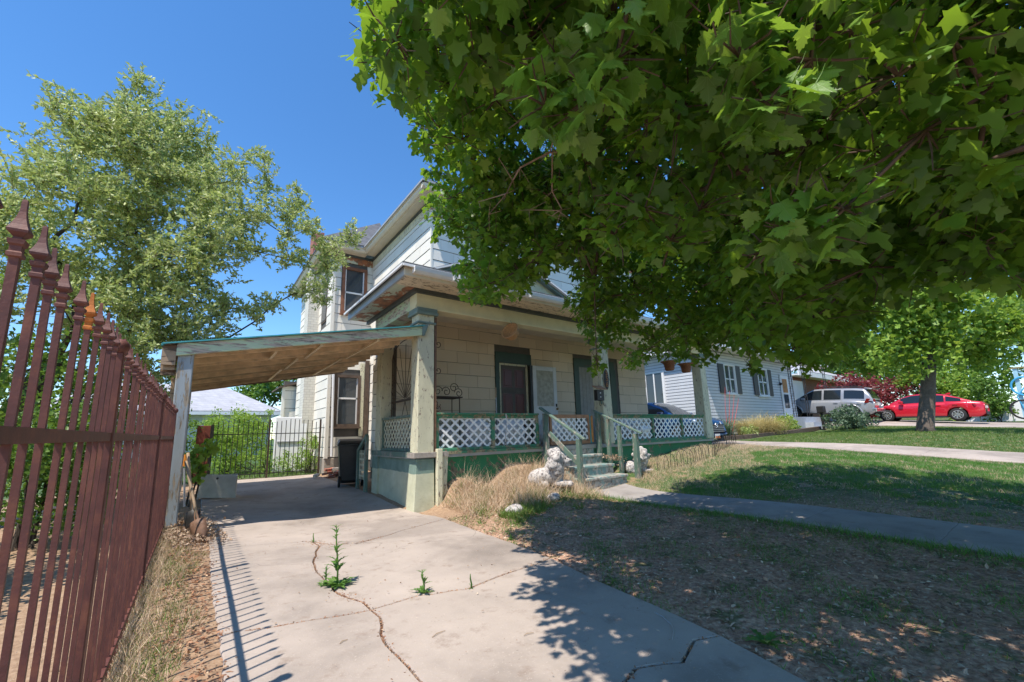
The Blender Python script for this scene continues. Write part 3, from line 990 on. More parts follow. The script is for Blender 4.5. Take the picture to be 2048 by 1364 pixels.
pillar(12.66, 12.96, 6.99, 7.28, .04)
pillar(3.10, 3.40, 8.9, 9.2, 0, False)
bevel(MB().box(3.435, 3.475, 7.0, 7.06, .96, 3.45).build("trim_strip", "steel_rust", house), .004)
# beam / frieze of the porch
MB().box(3.06, 13.05, 7.0, 7.30, 3.60, 3.92).build("porch_beam", "cream", house, label="cream porch beam")
MB().box(3.06, 3.34, 7.301, 9.25, 3.60, 3.92).build("porch_beam", "fascia_green", house)
MB().box(3.03, 13.05, 6.97, 7.0, 3.585, 3.63).build("bead", "cream", house)
MB().box(2.99, 13.1, 6.93, 6.999, 3.87, 3.945).box(2.99, 3.059, 6.999, 9.7, 3.87, 3.945).build("trim_board", "trim_dark", house)
MB().box(3.34, 12.2, 7.30, YW, 3.90, 3.93).build("porch_ceiling", "soffit", house)
SO = MB().box(2.62, 13.4, 6.44, 6.93, 3.945, 3.975).build("soffit", "soffit_worn", house)
MB().box(2.62, 2.99, 6.93, 9.75, 3.945, 3.975).build("soffit", "soffit_side", house, label="peeling porch soffit")
MB().box(2.58, 13.45, 6.40, 6.44, 3.93, 4.09).build("fascia", "soffit", house)
MB().box(2.58, 2.62, 6.44, 9.75, 3.93, 4.09).build("fascia", "grey_metal", house)
# porch roof: front slope, left hip slope
A_, B_ = (2.52, 6.34, 4.09), (13.5, 6.34, 4.09)
roof_sheet([A_, B_, (12.14, YW, 4.75), (4.17, YW, 4.75)], "roof_dark", .05).build("roof", "roof_dark", house)
roof_sheet([(2.52, 9.8, 4.09), A_, (4.17, YW, 4.75), (4.17, 9.8, 4.75)], "roof_dark", .05).build("roof", "roof_dark", house)
MB().box(2.50, 2.53, 6.32, 9.82, 4.06, 4.10).box(2.53, 13.5, 6.31, 6.34, 4.06, 4.10).build("drip_edge", "white_metal", house)
gpr = [(6.40, 3.98), (6.33, 3.98), (6.30, 4.02), (6.285, 4.085), (6.30, 4.085), (6.315, 4.03), (6.34, 4.0), (6.40, 4.0)]
gut = MB().prism(gpr, 0, 2.72, 13.4).box(2.71, 2.72, 6.285, 6.4, 3.98, 4.085).build("gutter", "white_metal", house)
for x in (3.45, 3.56, 5.2, 7.0):
    MB().box(x, x + .03, 6.28, 6.41, 3.97, 4.09).build("gutter_strap", "white_metal", gut)
# small gable over the porch roof
gx0, gx1, gxm, gzz = 3.05, 6.95, 5.0, 4.93
ty = 6.75
MB().prism([(gx0 + .1, 4.14), (gx1 - .1, 4.14), (gxm, gzz - .02)], 1, ty, ty + .05).build("gable_panel", "cream", house)
for (xa, xb) in ((gx0, gxm), (gx1, gxm)):
    MB().bar((xa, ty - .05, 4.12), (xb, ty - .05, gzz), .06, .11, (0, -1, 0)).build("rake_board", "trim_slate", house)
    MB().bar((xa, ty - .10, 4.17), (xb, ty - .10, gzz + .06), .14, .03, (0, 0, 1)).build("rake_edge", "white_metal", house)
    roof_sheet([(xa, ty - .16, 4.16), (xb, ty - .16, gzz + .06), (xb, YW, gzz + .06), (xa, YW, 4.16)] if xa < xb else [(xb, ty - .16, gzz + .06), (xa, ty - .16, 4.16), (xa, YW, 4.16), (xb, YW, gzz + .06)], "roof_dark", .035).build("roof", "roof_dark", house)

# ---- railings with lattice
def lattice(parent, axis, fixed, a0, a1, z0, z1, mat, ph=.205, pv=.185, w=.042, name="slat"):
    """crossing slats clipped to the panel; ph, pv the size of one diamond"""
    me = unit(mat)
    W_, H_ = a1 - a0, z1 - z0
    s = pv / ph
    for sgn in (1, -1):
        # lines z = z0 + sgn*s*(a-c)
        n0 = -int(H_ / pv) - 2
        n1 = int(W_ / ph) + int(H_ / pv) + 3
        for k in range(n0, n1):
            c = a0 + (k + .3) * ph
            pts = []
            for zz in (z0, z1):
                a = c + sgn * (zz - z0) / s
                pts.append((a, zz))
            (xa, za), (xb, zb) = pts
            ta, tb = 0.0, 1.0
            dx = xb - xa
            lo, hi = (a0 - xa) / dx, (a1 - xa) / dx
            if lo > hi:
                lo, hi = hi, lo
            ta, tb = max(ta, lo), min(tb, hi)
            if tb - ta < .06:
                continue
            p0 = (xa + dx * ta, za + (zb - za) * ta)
            p1 = (xa + dx * tb, za + (zb - za) * tb)
            L = math.hypot(p1[0] - p0[0], p1[1] - p0[1])
            ang = math.atan2(p1[1] - p0[1], p1[0] - p0[0])
            ca, cz = (p0[0] + p1[0]) / 2, (p0[1] + p1[1]) / 2
            dep = .004 * sgn
            ww = w * random.uniform(.94, 1.06)
            if axis == 0:
                piece(name, me, parent, (ca, fixed + dep, cz), (L, .0075, ww), (0, -ang, 0))
            else:
                piece(name, me, parent, (fixed + dep, ca, cz), (L, .0075, ww), (0, -ang, math.pi / 2))
def rail_bay(x0, x1, mull, y=7.06, top=1.665, bot=.965):
    r = MB().box(x0, x1, y - .055, y + .055, top - .035, top).box(x0, x1, y - .02, y + .03, top - .10, top - .036)
    r.box(x0, x1, y - .04, y + .04, bot, bot + .055)
    ra = bevel(r.build("railing", "rail_green", house), .006)
    MB().box(x0 - .02, x1 + .02, y - .09, y + .03, bot - .05, bot - .002).build("sill_board", "rail_green", house)
    edges = [x0] + list(mull) + [x1]
    for i, e in enumerate(edges):
        d = .035 if 0 < i < len(edges) - 1 else .03
        e2 = min(max(e, x0 + .03), x1 - .03)
        bevel(MB().box(e2 - d, e2 + d, y - .035, y + .035, bot + .056, top - .101).build("stile", "rail_green", ra), .005)
    for i in range(len(edges) - 1):
        a, b = edges[i] + .05, edges[i + 1] - .05
        pn = MB().box(a, b, y + .02, y + .026, top - .115, top - .101).build("lattice_panel", "lattice_white", house)
        lattice(pn, 0, y + .008, a - .005, b + .005, bot + .05, top - .095, "lattice_white")
rail_bay(3.48, 5.92, (4.74,))
rail_bay(8.31, 12.72, (10.02, 11.42))
# left side railing
r = MB().box(3.13, 3.21, 7.31, 8.9, 1.60, 1.65).box(3.14, 3.20, 7.31, 8.9, .976, 1.03)
ra = bevel(r.build("railing", "stair_green", house), .006)
for y_ in (7.34, 8.86):
    MB().box(3.145, 3.205, y_ - .03, y_ + .03, 1.031, 1.599).build("stile", "stair_green", ra)
pn = MB().box(3.18, 3.186, 7.37, 8.83, 1.585, 1.599).build("lattice_panel", "lattice_cream", house)
lattice(pn, 1, 3.172, 7.36, 8.84, 1.02, 1.61, "lattice_cream", .15, .16, .035)
# loose lattice gate at the head of the stairs
gt = MB().box(6.24, 7.5, 7.02, 7.07, 1.565, 1.645).box(6.24, 7.5, 7.02, 7.07, .97, 1.05).box(6.24, 6.30, 7.02, 7.07, 1.051, 1.564).box(7.44, 7.5, 7.02, 7.07, 1.051, 1.564)
gt = bevel(gt.build("porch_gate", "raw_wood", house, label="unpainted wood framed lattice gate at the head of the stairs"), .006)
MB().box(7.50, 7.54, 7.02, 7.07, .97, 1.65).build("gate_edge", "teal_metal", gt)
lattice(gt, 0, 7.045, 6.29, 7.45, 1.04, 1.575, "lattice_white", .165, .16, .04)
MB().box(7.535, 7.575, 6.985, 7.03, 1.0, 1.62).build("trim_strip", "orange_wood", house)

# ---- steps and hand rails
st = thing("porch_steps", "worn green concrete porch steps with weathered hand rails", "steps", (6.9, 6.0, g1(6.9, 6)))
for i, (yf, zt) in enumerate(((6.72, .74), (6.42, .53), (6.10, .32))):
    s_ = MB().box(6.28 + .02 * i, 7.50 + .04 * i, yf, 7.0 if i == 0 else (6.72, 6.42)[i - 1] + .0, -.05, zt - .06)
    so = bevel(s_.build("step", "step_paint", st), .012, 2)
    bevel(MB().box(6.26 + .02 * i, 7.52 + .04 * i, yf - .03, 7.0 if i == 0 else (6.72, 6.42)[i - 1] - .001, zt - .059, zt).build("tread", "step_paint", so), .014, 2)
MB().box(6.26, 7.55, 6.985, 7.055, .5, .855).build("riser", "step_paint", st)
def newel(x, y, z0, z1, w=.095):
    return bevel(MB().box(x - w / 2, x + w / 2, y - w / 2, y + w / 2, z0, z1).build("newel_post", "stair_green", st), .006)
newel(6.03, 6.93, .0, 1.66); newel(6.19, 6.12, .0, 1.10); newel(7.68, 6.93, .15, 1.70, .10); newel(8.0, 6.12, .1, 1.17, .11)
def hrail(a, b, w=.10, h=.04):
    bevel(MB().bar(a, b, w, h).build("hand_rail", "stair_green", st), .006)
hrail((6.0, 7.06, 1.79), (6.22, 5.98, 1.09)); hrail((7.66, 7.02, 1.74), (8.02, 5.95, 1.17))
hrail((6.05, 6.85, 1.24), (6.18, 6.16, .62), .035, .10)
for f in (.28, .58):
    a = Vector((7.68, 6.93, 0)).lerp(Vector((8.0, 6.12, 0)), f)
    bevel(MB().box(a.x - .04, a.x + .04, a.y - .04, a.y + .04, .25, 1.70 - .53 * f - .03).build("baluster", "stair_green", st), .005)

# ---- front door, storm door, boarded window
dr = MB().box(5.93, 6.05, YW - .05, YW + .03, .95, 3.06).box(6.98, 7.05, YW - .05, YW + .03, .95, 3.06).box(5.93, 7.10, YW - .055, YW + .03, 3.06, 3.33).build("door_casing", "door_green", house)
door = MB().box(6.11, 6.93, YW + .01, YW + .05, .95, 3.0).build("front_door", "door_red", house, label="dark red six panel front door")
MB().box(6.05, 6.11, YW - .02, YW + .05, .95, 3.05).box(6.11, 6.98, YW - .02, YW + .05, 3.0, 3.05).box(6.93, 6.98, YW - .03, YW + .05, .95, 3.0).build("door_frame", "cream_worn", dr)
for (x0, x1) in ((6.18, 6.48), (6.56, 6.86)):
    for (z0, z1) in ((1.05, 1.60), (1.72, 2.27), (2.42, 2.90)):
        q = MB().box(x0, x1, YW - .002, YW + .009, z0, z1).box(x0 + .05, x1 - .05, YW - .016, YW - .0025, z0 + .05, z1 - .05)
        bevel(q.build("panel", "door_red", door), .008)
sdr = MB()
sx0, sx1 = 7.06, 7.90
ysd = YW - .16
sdr.box(sx0, sx1, ysd, ysd + .035, .97, 1.95).box(sx0, sx0 + .12, ysd, ysd + .035, 1.951, 3.03).box(sx1 - .12, sx1, ysd, ysd + .035, 1.951, 3.03).box(sx0 + .121, sx1 - .121, ysd, ysd + .035, 2.91, 3.03)
sdr = bevel(sdr.build("storm_door", "door_white", house, label="white storm door standing open flat against the wall"), .006)
MB().box(sx0 + .12, sx1 - .12, ysd + .014, ysd + .02, 1.95, 2.91).build("pane", "glass_screen" if "glass_screen" in MATS else "curtain", sdr)
MB().box(sx0 + .25, sx1 - .25, ysd - .012, ysd - .001, 1.78, 1.86).build("panel", "door_white", sdr)
for s_ in (-1, 1):
    MB().bar((7.48 + s_ * .26, ysd - .008, 1.10), (7.48, ysd - .008, 1.62), .04, .012, (0, -1, 0)).build("brace", "door_white", sdr)
MB().ball((sx1 - .05, ysd - .04, 1.88), .035).build("door_knob", "brass", sdr, True)
MB().box(sx1 - .07, sx1 - .03, ysd - .02, ysd - .001, 1.94, 2.02).build("latch", "iron_black", sdr)
MB().box(6.985, 7.055, YW - .14, YW - .05, .96, 3.03).build("door_edge", "jamb_dark", house)
bw = MB().box(8.72, 8.92, YW - .05, YW + .03, .96, 3.4).box(8.92, 10.5, YW - .05, YW + .03, 3.15, 3.4).box(10.3, 10.55, YW - .05, YW + .03, .96, 3.15).build("window_casing", "door_green", house)
for i in range(9):
    x0 = 8.92 + i * .154
    MB().box(x0, x0 + .146, YW - .012, YW + .02, .96, 3.15).build("board", "board_grey" if "board_grey" in MATS else "stone", bw)
# ---- numbers on the middle pillar
nb = MB().lathe([(.085, 0), (.1, .008), (.085, .016)], (0, 0, 0), 20)
pl = MB().lathe([(.05, 0), (.062, .006), (.055, .012)], (0, 0, 0), 20)
plo = bpy.data.objects.new("number_plaque", pl.mesh("number_plaque", "iron_black"))
COL.objects.link(plo); plo.parent = house
plo.rotation_euler = (math.pi / 2, 0, 0); plo.scale = (1.5, 4.2, 1)
plo.location = (8.12 - 3.1, 6.955 - 7, 2.52)
def digit(ch, x, y, z, size):
    cu = bpy.data.curves.new("digit", 'FONT')
    cu.body = ch; cu.size = size; cu.extrude = .006; cu.align_x = 'CENTER'
    tmp = bpy.data.objects.new("tmp", cu)
    COL.objects.link(tmp)
    bpy.context.view_layer.update()
    me = bpy.data.meshes.new_from_object(tmp)
    bpy.data.objects.remove(tmp)
    me.materials.clear(); me.materials.append(MATS["copper"])
    o = bpy.data.objects.new("digit", me)
    COL.objects.link(o); o.parent = house
    o.rotation_euler = (math.pi / 2, 0, 0)
    o.location = (x - 3.1, y - 7, z)
    return o
digit("5", 8.12, 6.935, 2.62, .18); digit("5", 8.12, 6.935, 2.475, .18); digit("6", 8.12, 6.935, 2.33, .18)

# ================================================================ CARPORT
cp = thing("carport", "lean-to carport with peeling green fascia board and weathered plank underside", "carport", (-.2, 7.0, g1(-.2, 7)))
zc_ = lambda x: 2.38 + .198 * (x + .31)          # underside of the fascia
Y0c, Y1c = 6.98, 12.0
fb = MB().hexa([(-.31, 6.95, zc_(-.31)), (3.16, 6.95, zc_(3.16)), (3.16, 6.99, zc_(3.16)), (-.31, 6.99, zc_(-.31))], [(-.31, 6.95, zc_(-.31) + .165), (3.16, 6.95, zc_(3.16) + .165), (3.16, 6.99, zc_(3.16) + .165), (-.31, 6.99, zc_(-.31) + .165)])
bevel(fb.build("fascia_board", "fascia_green", cp), .006)
MB().hexa([(3.161, 6.93, zc_(3.16) - .01), (3.2, 6.93, zc_(3.2) - .01), (3.2, 7.0, zc_(3.2) - .01), (3.161, 7.0, zc_(3.16) - .01)], [(3.161, 6.93, zc_(3.16) + .2), (3.26, 6.9, zc_(3.2) + .2), (3.26, 7.0, zc_(3.2) + .2), (3.161, 7.0, zc_(3.16) + .2)]).build("end_board", "trim_slate", cp)
def cslab(x0, x1, y0, y1, dz0, dz1):
    return MB().hexa([(x0, y0, zc_(x0) + dz0), (x1, y0, zc_(x1) + dz0), (x1, y1, zc_(x1) + dz0), (x0, y1, zc_(x0) + dz0)], [(x0, y0, zc_(x0) + dz1), (x1, y0, zc_(x1) + dz1), (x1, y1, zc_(x1) + dz1), (x0, y1, zc_(x0) + dz1)])
k = 0
y = 7.0
while y < 11.95:                                # roof planks side by side
    wpl = random.uniform(.27, .33)
    y2 = min(y + wpl, 12.02)
    d = random.uniform(-.006, .006)
    cslab(-.42, 3.12, y + .009, y2 - .009, .125 + d, .15 + d).build("plank", "plank_old" if (y > 9.2 or random.random() < .5) else "plank", cp)  # dark boards: weathered, plus shade between rafters put into the colour
    if k > 0 and k % 3 != 2:
        cslab(-.3, 3.1, y - .02, y + .02, .0, .116).build("rafter", "plank", cp)
    y = y2
    k += 1
for (x, ya, yb) in ((.85, 7.25, 7.9), (1.45, 7.0, 8.3), (1.32, 8.3, 9.6), (1.25, 9.6, 11.4), (2.35, 7.0, 9.0), (2.25, 9.0, 11.6)):
    cslab(x, x + .045, ya, yb, -.03, -.002).build("batten", "plank_pale", cp)
cslab(-.44, 3.22, 6.95, 12.03, .166, .18).build("roof_sheet", "roof_felt", cp)
cslab(-.46, 3.24, 6.918, 6.949, .168, .186).build("drip_edge", "teal_metal", cp)
cslab(-.47, -.441, 6.95, 12.03, .155, .185).build("drip_edge", "teal_metal", cp)
for i in range(3):
    MB().box(-.46, -.312, 6.99 + i * .06, 7.04 + i * .06, 2.14 + .06 * (2 - i), 2.53).build("end_plank", "plank_old", cp)
cslab(-.3, 3.1, 11.96, 12.0, -.02, .16).build("rear_board", "plank_old", cp)
def cpost(x, y, w, z1):
    z0 = g1(x, y) - .1
    return bevel(MB().box(x - w / 2, x + w / 2, y - w / 2, y + w / 2, z0, z1).build("post", "post_grey", cp), .012)
cpost(-.205, 7.07, .17, zc_(-.21) + .1)
cpost(-.235, 11.85, .10, zc_(-.24) + .02)
bevel(MB().box(-.36, -.29, 7.6, 7.7, g1(-.3, 7.6) - .1, 2.42).build("post", "plank_old", cp), .008)
# ================================================================ IRON FENCE
fe = thing("iron_fence", "rusty oxblood iron picket fence with spear finials along the driveway", "fence", (-.3, 1.0, 0))
fx = lambda y: -.305 + .009 * max(0, y - 1)
shaft = MB().box(-.0066, .0066, -.0066, .0066, 0, 1).mesh("picket", "fence_paint")
fin_prof = [(a * .56, b * .60) for a, b in [(.013, -.005), (.026, 0), (.026, .012), (.020, .016), (.020, .034), (.027, .040), (.030, .054), (.016, .058), (.016, .064), (.034, .078), (.036, .086), (.026, .104), (.017, .126), (.0115, .150), (.0095, .185), (.008, .192), (.002, .194)]]
fin = MB().lathe(fin_prof, (0, 0, 0), 4, math.pi / 4).mesh("finial", "fence_paint")
fin_r = MB().lathe(fin_prof, (0, 0, 0), 4, math.pi / 4).mesh("finial", "rust_orange")
Ys = [1.02 + .1235 * k for k in range(-3, 47)]
TOP = 1.60
for i, y in enumerate(Ys):
    x = fx(y)
    zb = g1(x, y) - .02
    ln = random.uniform(-.004, .004)
    pk = piece("picket", shaft, fe, (x, y, zb), (1, 1, TOP - zb), (random.uniform(-.004, .004), ln, random.uniform(-.05, .05)))
    f = bpy.data.objects.new("finial", fin_r if i == 9 else fin)
    COL.objects.link(f)
    f.parent = pk
    f.location = (0, 0, 1)
    f.scale = (1, 1, 1 / (TOP - zb))
    if i == 9:
        f["label"] = "finial rusted bright orange"
for y in (2.3 + .062, 4.72 + .03, 6.85):
    x = fx(y)
    po = bevel(MB().box(x - .019, x + .019, y - .019, y + .019, g1(x, y) - .1, 1.63).build("fence_post", "fence_paint", fe), .004)
    MB().ball((x, y, 1.655), .034, 10, 8).build("post_cap", "fence_paint", po, True)
MB().bar((fx(.5) - .001, .5, 1.268), (fx(6.85) - .001, 6.85, 1.315), .022, .034).build("rail", "fence_paint", fe)
MB().bar((fx(.5) - .001, .5, .05), (fx(6.85) - .001, 6.85, .25), .022, .034).build("rail", "fence_paint", fe)

# ================================================================ BACK GATE AND YARD
YG = 13.25
gtx = thing("driveway_gate", "black wrought iron gate closing the far end of the driveway", "gate", (1.5, YG, g1(1.5, YG)))
bar_m = MB().box(-.008, .008, -.008, .008, 0, 1).mesh("gate_bar", "iron_black")
n = 24
for i in range(n):
    x = .30 + (2.86 - .30) * i / (n - 1)
    z0 = g1(x, YG) + .05
    hgt = (1.42 + .10 * math.sin(math.pi * ((x - .3) / 1.28 % 1.0))) * random.uniform(.99, 1.01)
    piece("gate_bar", bar_m, gtx, (x, YG, z0), (1, 1, hgt))
for z in (.38, 1.42):
    MB().box(.29, 2.87, YG - .012, YG + .012, z, z + .022).build("gate_rail", "iron_black", gtx)
for x in (1.57, 2.86):
    MB().box(x - .022, x + .022, YG - .03, YG + .014, .15, 1.82).build("gate_post", "iron_rust", gtx)
rp = thing("wood_panel", "red-brown wooden post panel left of the black gate", "post", (.12, 13.2, g1(.1, 13.2)))
bevel(MB().box(-.02, .26, 13.18, 13.22, .1, 1.66).build("panel", "red_panel", rp), .006)
MB().box(.262, .33, 13.16, 13.24, .1, 1.68).build("post", "iron_black", rp)

# white appliance door leaning behind the gate
wd = thing("white_door", "white door panel leaning upright behind the black gate", "door", (2.35, 14.6, g1(2.3, 14.6)))
bevel(MB().hexa([(1.86, 14.55, .25), (2.74, 14.55, .25), (2.74, 14.62, .25), (1.86, 14.62, .25)], [(1.90, 14.72, 1.95), (2.78, 14.72, 1.95), (2.78, 14.79, 1.95), (1.90, 14.79, 1.95)]).build("door_leaf", "white_plastic", wd), .015, 2)
MB().box(1.95, 2.70, 14.60, 14.64, 1.18, 1.21).build("seam", "grey_metal", wd)

# wheelie bin
bn = thing("wheelie_bin", "dark green plastic wheelie bin beside the house wall", "bin", (3.0, 10.6, g1(3.0, 10.6)), R(-12), local=True)
z0 = 0
bevel(MB().hexa([(-.22, -.27, .12), (.22, -.27, .12), (.22, .25, .03), (-.22, .25, .03)], [(-.29, -.36, .95), (.29, -.36, .95), (.29, .34, .95), (-.29, .34, .95)]).build("body", "plastic_black", bn), .03, 2)
bevel(MB().box(-.31, .31, -.38, .36, .93, .975).build("rim", "plastic_black", bn), .01)
lid = MB().hexa([(-.31, -.40, .98), (.31, -.40, .98), (.31, .38, .98), (-.31, .38, .98)], [(-.27, -.33, 1.05), (.27, -.33, 1.05), (.27, .35, 1.09), (-.27, .35, 1.09)])
bevel(lid.build("lid", "plastic_black", bn), .02, 2)
MB().tube([(-.22, .43, .98), (.22, .43, .98)], .016, 8).build("handle", "plastic_black", bn)
for s in (-1, 1):
    wl = MB().lathe([(.04, -.025), (.12, -.025), (.125, -.01), (.125, .01), (.12, .025), (.04, .025)], (s * .25, -.25, .125), 18, 0, 0).build("wheel", "rubber", bn, True)
    MB().lathe([(.01, -.032), (.055, -.03), (.055, .03), (.01, .032)], (s * .25, -.25, .125), 12, 0, 0).build("hub", "grey_metal", wl)

# little lattice gate of the porch side, standing by the bin
sg = thing("side_gate", "small slate green stair rail with white lattice beside the bin", "railing", (3.02, 9.5, 0))
bevel(MB().bar((2.98, 9.9, .98), (2.98, 9.35, 1.30), .06, .08).bar((2.98, 9.92, .1), (2.98, 9.92, 1.0), .07, .07, (1, 0, 0)).bar((2.98, 9.36, .05), (2.98, 9.36, 1.3), .07, .07, (1, 0, 0)).build("rail", "stair_green", sg), .005)
for i in range(5):
    MB().bar((2.985, 9.42 + i * .1, .35), (2.985, 9.42 + i * .1, .98), .008, .035, (0, 1, 0)).build("slat", "lattice_cream", sg)
    MB().bar((2.995, 9.38, .42 + i * .12), (2.995, 9.9, .42 + i * .12), .008, .035, (0, 0, 1)).build("slat", "lattice_cream", sg)

# broken bricks by the foundation
for i in range(20):
    x, y = 3.22 + random.gauss(0, .2), 12.5 + random.gauss(0, .14)
    lay = i // 8
    me = unit("stone")
    b = bpy.data.objects.new("brick", unit("chimney_brick") if i % 2 else unit("stone"))
    COL.objects.link(b)
    b.scale = (random.uniform(.14, .24), .10, .06)
    b.rotation_euler = (random.uniform(-.15, .15), random.uniform(-.15, .15), random.uniform(0, 3.1))
    b.location = (x, y, g1(x, y) + .035 + lay * .065)
    tag(b, "loose brick in the rubble heap below the rear window", "brick", "bricks heaped by the foundation")

# white box planter left of the gate
bx = thing("white_box", "weathered white board box standing under the carport by the gate", "box", (.42, 10.3, g1(.4, 10.3)), R(-6), local=True)
bevel(MB().hexa([(-.30, -.17, .06), (.30, -.17, .0), (.30, -.14, .0), (-.30, -.14, .06)], [(-.34, -.19, .50), (.26, -.19, .44), (.26, -.16, .44), (-.34, -.16, .50)]).build("front_board", "board_white", bx), .006)
bevel(MB().box(-.32, -.29, -.14, .22, .03, .46).build("side_board", "board_white", bx), .006)
bevel(MB().box(.26, .29, -.14, .22, .0, .42).build("side_board", "board_white", bx), .006)
bevel(MB().box(-.32, .29, .221, .245, .0, .44).build("back_board", "board_white", bx), .006)
MB().ball((-.02, -.20, .40), .022, 8, 6).build("screw_hole", "jamb_dark", bx)

# ---- shovels leaning on the carport post
def shovel(name, label, foot, head, mat, round_=True):
    t_ = thing(name, label, "shovel", foot, group=None)
    f, h = Vector(foot), Vector(head)
    d = (h - f).normalized()
    a = f + d * .30
    MB().tube([a, a.lerp(h, .3) + Vector((.006, 0, 0)), a.lerp(h, .7), h], [.017, .016, .017, .018], 8).build("handle", "handle_wood", t_, True)
    side = Vector((.8, -.6, 0)).normalized()
    side = (side - d * side.dot(d)).normalized()
    nn = side.cross(d)
    rows = [(0.0, .015), (.05, .07), (.12, .095), (.22, .10), (.29, .095), (.30, .03), (.40, .02)]
    vs, fs = [], []
    for (s, w) in rows:
        for kx in (-1, -.5, 0, .5, 1):
            vs.append(tuple(f + d * s + side * (w * kx) + nn * (.030 * (1 - kx * kx) * (1 if s < .3 else .5))))
    for i in range(len(rows) - 1):
        for j in range(4):
            fs.append((i * 5 + j, i * 5 + j + 1, (i + 1) * 5 + j + 1, (i + 1) * 5 + j))
    b = MB().add(vs, fs).build("blade", mat, t_, True)
    s_ = b.modifiers.new("solid", 'SOLIDIFY')
    s_.thickness = .004
    return t_
shovel("shovel", "rusty bladed shovel leaning on the grey carport post", (.14, 6.42, .07), (-.09, 6.86, 1.02), "steel_rust")
shovel("shovel", "dark bladed shovel leaning behind the rusty one on the carport post", (.06, 6.72, .13), (-.08, 6.98, 1.12), "iron_black")
oh = thing("orange_tool", "hand tool with bright orange grip hanging on the carport post", "tool", (-.10, 6.93, .9))
bevel(MB().hexa([(-.12, 6.95, .95), (-.07, 6.95, .95), (-.07, 6.97, .95), (-.12, 6.97, .95)], [(-.115, 6.95, 1.10), (-.10, 6.95, 1.10), (-.10, 6.97, 1.10), (-.115, 6.97, 1.10)]).build("grip", "orange", oh), .006)
MB().tube([(-.1, 6.962, .93), (-.06, 6.955, .45)], .012, 6).build("shaft", "grey_metal", oh)

# ================================================================ PORCH THINGS
# iron sunburst trellis at the left end of the porch
tr = thing("iron_trellis", "rusty iron sunburst trellis at the left end of the porch", "trellis", (3.3, 8.2, .95))
cy, cz, X3 = 8.05, 1.98, 3.3
fr = MB()
fr.tube([(X3, 8.78, .96), (X3, 8.78, 2.9)], .010, 6).tube([(X3, 7.38, .96), (X3, 7.38, 2.9)], .010, 6)
fr.tube([(X3, 8.78, 2.9)] + [(X3, 8.08 + .7 * math.cos(a), 2.9 + .32 * math.sin(a)) for a in np.linspace(0, math.pi, 12)], .010, 6)
fr.build("frame", "iron_rust", tr)
MB().box(X3 - .015, X3 + .015, 7.38, 8.78, 1.95, 1.99).build("crossbar", "iron_rust", tr)
for a in np.linspace(.12, math.pi - .12, 11):
    L = min(.72 / max(abs(math.cos(a)), .01), 1.15)
    MB().tube([(X3, cy + .03 * math.cos(a), cz + .06 * math.sin(a)), (X3, cy + L * math.cos(a), cz + L * math.sin(a))], .006, 5).build("ray", "iron_rust", tr)
def scroll(c, r, turns=1.6, ph=0, flip=1, axis=1):
    pts = []
    for i in range(22):
        f = i / 21
        a = ph + flip * f * turns * 2 * math.pi
        rr = r * (1 - .8 * f)
        if axis == 1:
            pts.append((c[0], c[1] + rr * math.cos(a), c[2] + rr * math.sin(a)))
        else:
            pts.append((c[0] + rr * math.cos(a), c[1], c[2] + rr * math.sin(a)))
    return pts
for (yy, zz, fl, ph) in ((8.66, 2.1, 1, 0), (8.66, 2.4, -1, 0), (7.5, 2.1, 1, 3.1), (7.5, 2.4, -1, 3.1), (8.62, 1.85, -1, 0), (7.52, 1.85, 1, 3.1)):
    MB().tube(scroll((X3, yy, zz), .11, 1.5, ph, fl), .006, 5).build("scroll", "iron_rust", tr)
for s in (-1, 1):
    MB().tube([(X3, cy, cz - .03), (X3, cy + s * .22, cz - .45), (X3, cy + s * .1, cz - .8), (X3, cy, .96)], .006, 5).build("scroll", "iron_rust", tr)
# plant stand scrollwork right of the corner pillar
ps = thing("plant_stand", "rusty scrolled iron plant stand behind the porch railing", "stand", (4.35, 8.2, .95))
fr = MB()
for (xx, yy) in ((3.95, 8.05), (4.55, 8.05), (3.95, 8.4), (4.55, 8.4)):
    fr.tube([(xx, yy, .95), (xx, yy, 2.05)], .010, 6)
fr.build("leg", "iron_rust", ps)
MB().box(3.9, 4.6, 8.0, 8.45, 2.05, 2.075).build("shelf", "iron_rust", ps)
for (xx, zz, ph, fl) in ((4.0, 2.18, 0, 1), (4.2, 2.17, 3, -1), (4.38, 2.26, 0, 1), (4.5, 2.15, 3, -1), (3.95, 1.9, 0, -1)):
    MB().tube(scroll((xx, 8.0, zz), .11, 1.4, ph, fl, 0), .008, 5).build("scroll", "iron_rust", ps)
for zz in (2.45, 2.95, 1.75):
    MB().tube(scroll((3.52, 7.03, zz), .075, 1.2, 3.0, 1, 0), .008, 5).build("bracket", "iron_rust", house)
# broom handle
bh = thing("broom", "thin pale broom handle leaning behind the porch railing", "broom", (5.0, 7.3, .95))
MB().tube([(5.02, 7.25, .97), (5.06, 7.38, 1.70), (5.10, 7.45, 2.22)], [.012, .012, .011], 8).build("handle", "grey_metal", bh)
MB().tube([(5.085, 7.425, 2.02), (5.10, 7.45, 2.24)], .014, 8).build("grip", "handle_wood", bh)
MB().box(4.92, 5.12, 7.22, 7.28, .955, 1.05).build("head", "handle_wood", bh)
rp_ = thing("rope_strap", "frayed grey strap hanging down the railing post", "strap", (5.0, 7.0, 1.0))
MB().tube([(5.02, 6.985, 1.65), (5.03, 6.97, 1.5), (5.0, 6.965, 1.3), (4.98, 6.97, 1.15), (4.99, 6.975, 1.08)], .012, 6).build("strap", "board_white", rp_)
MB().tube(scroll((4.99, 6.972, 1.05), .035, 1.2, 1.5, 1, 0), .007, 5).build("hook", "iron_rust", rp_)

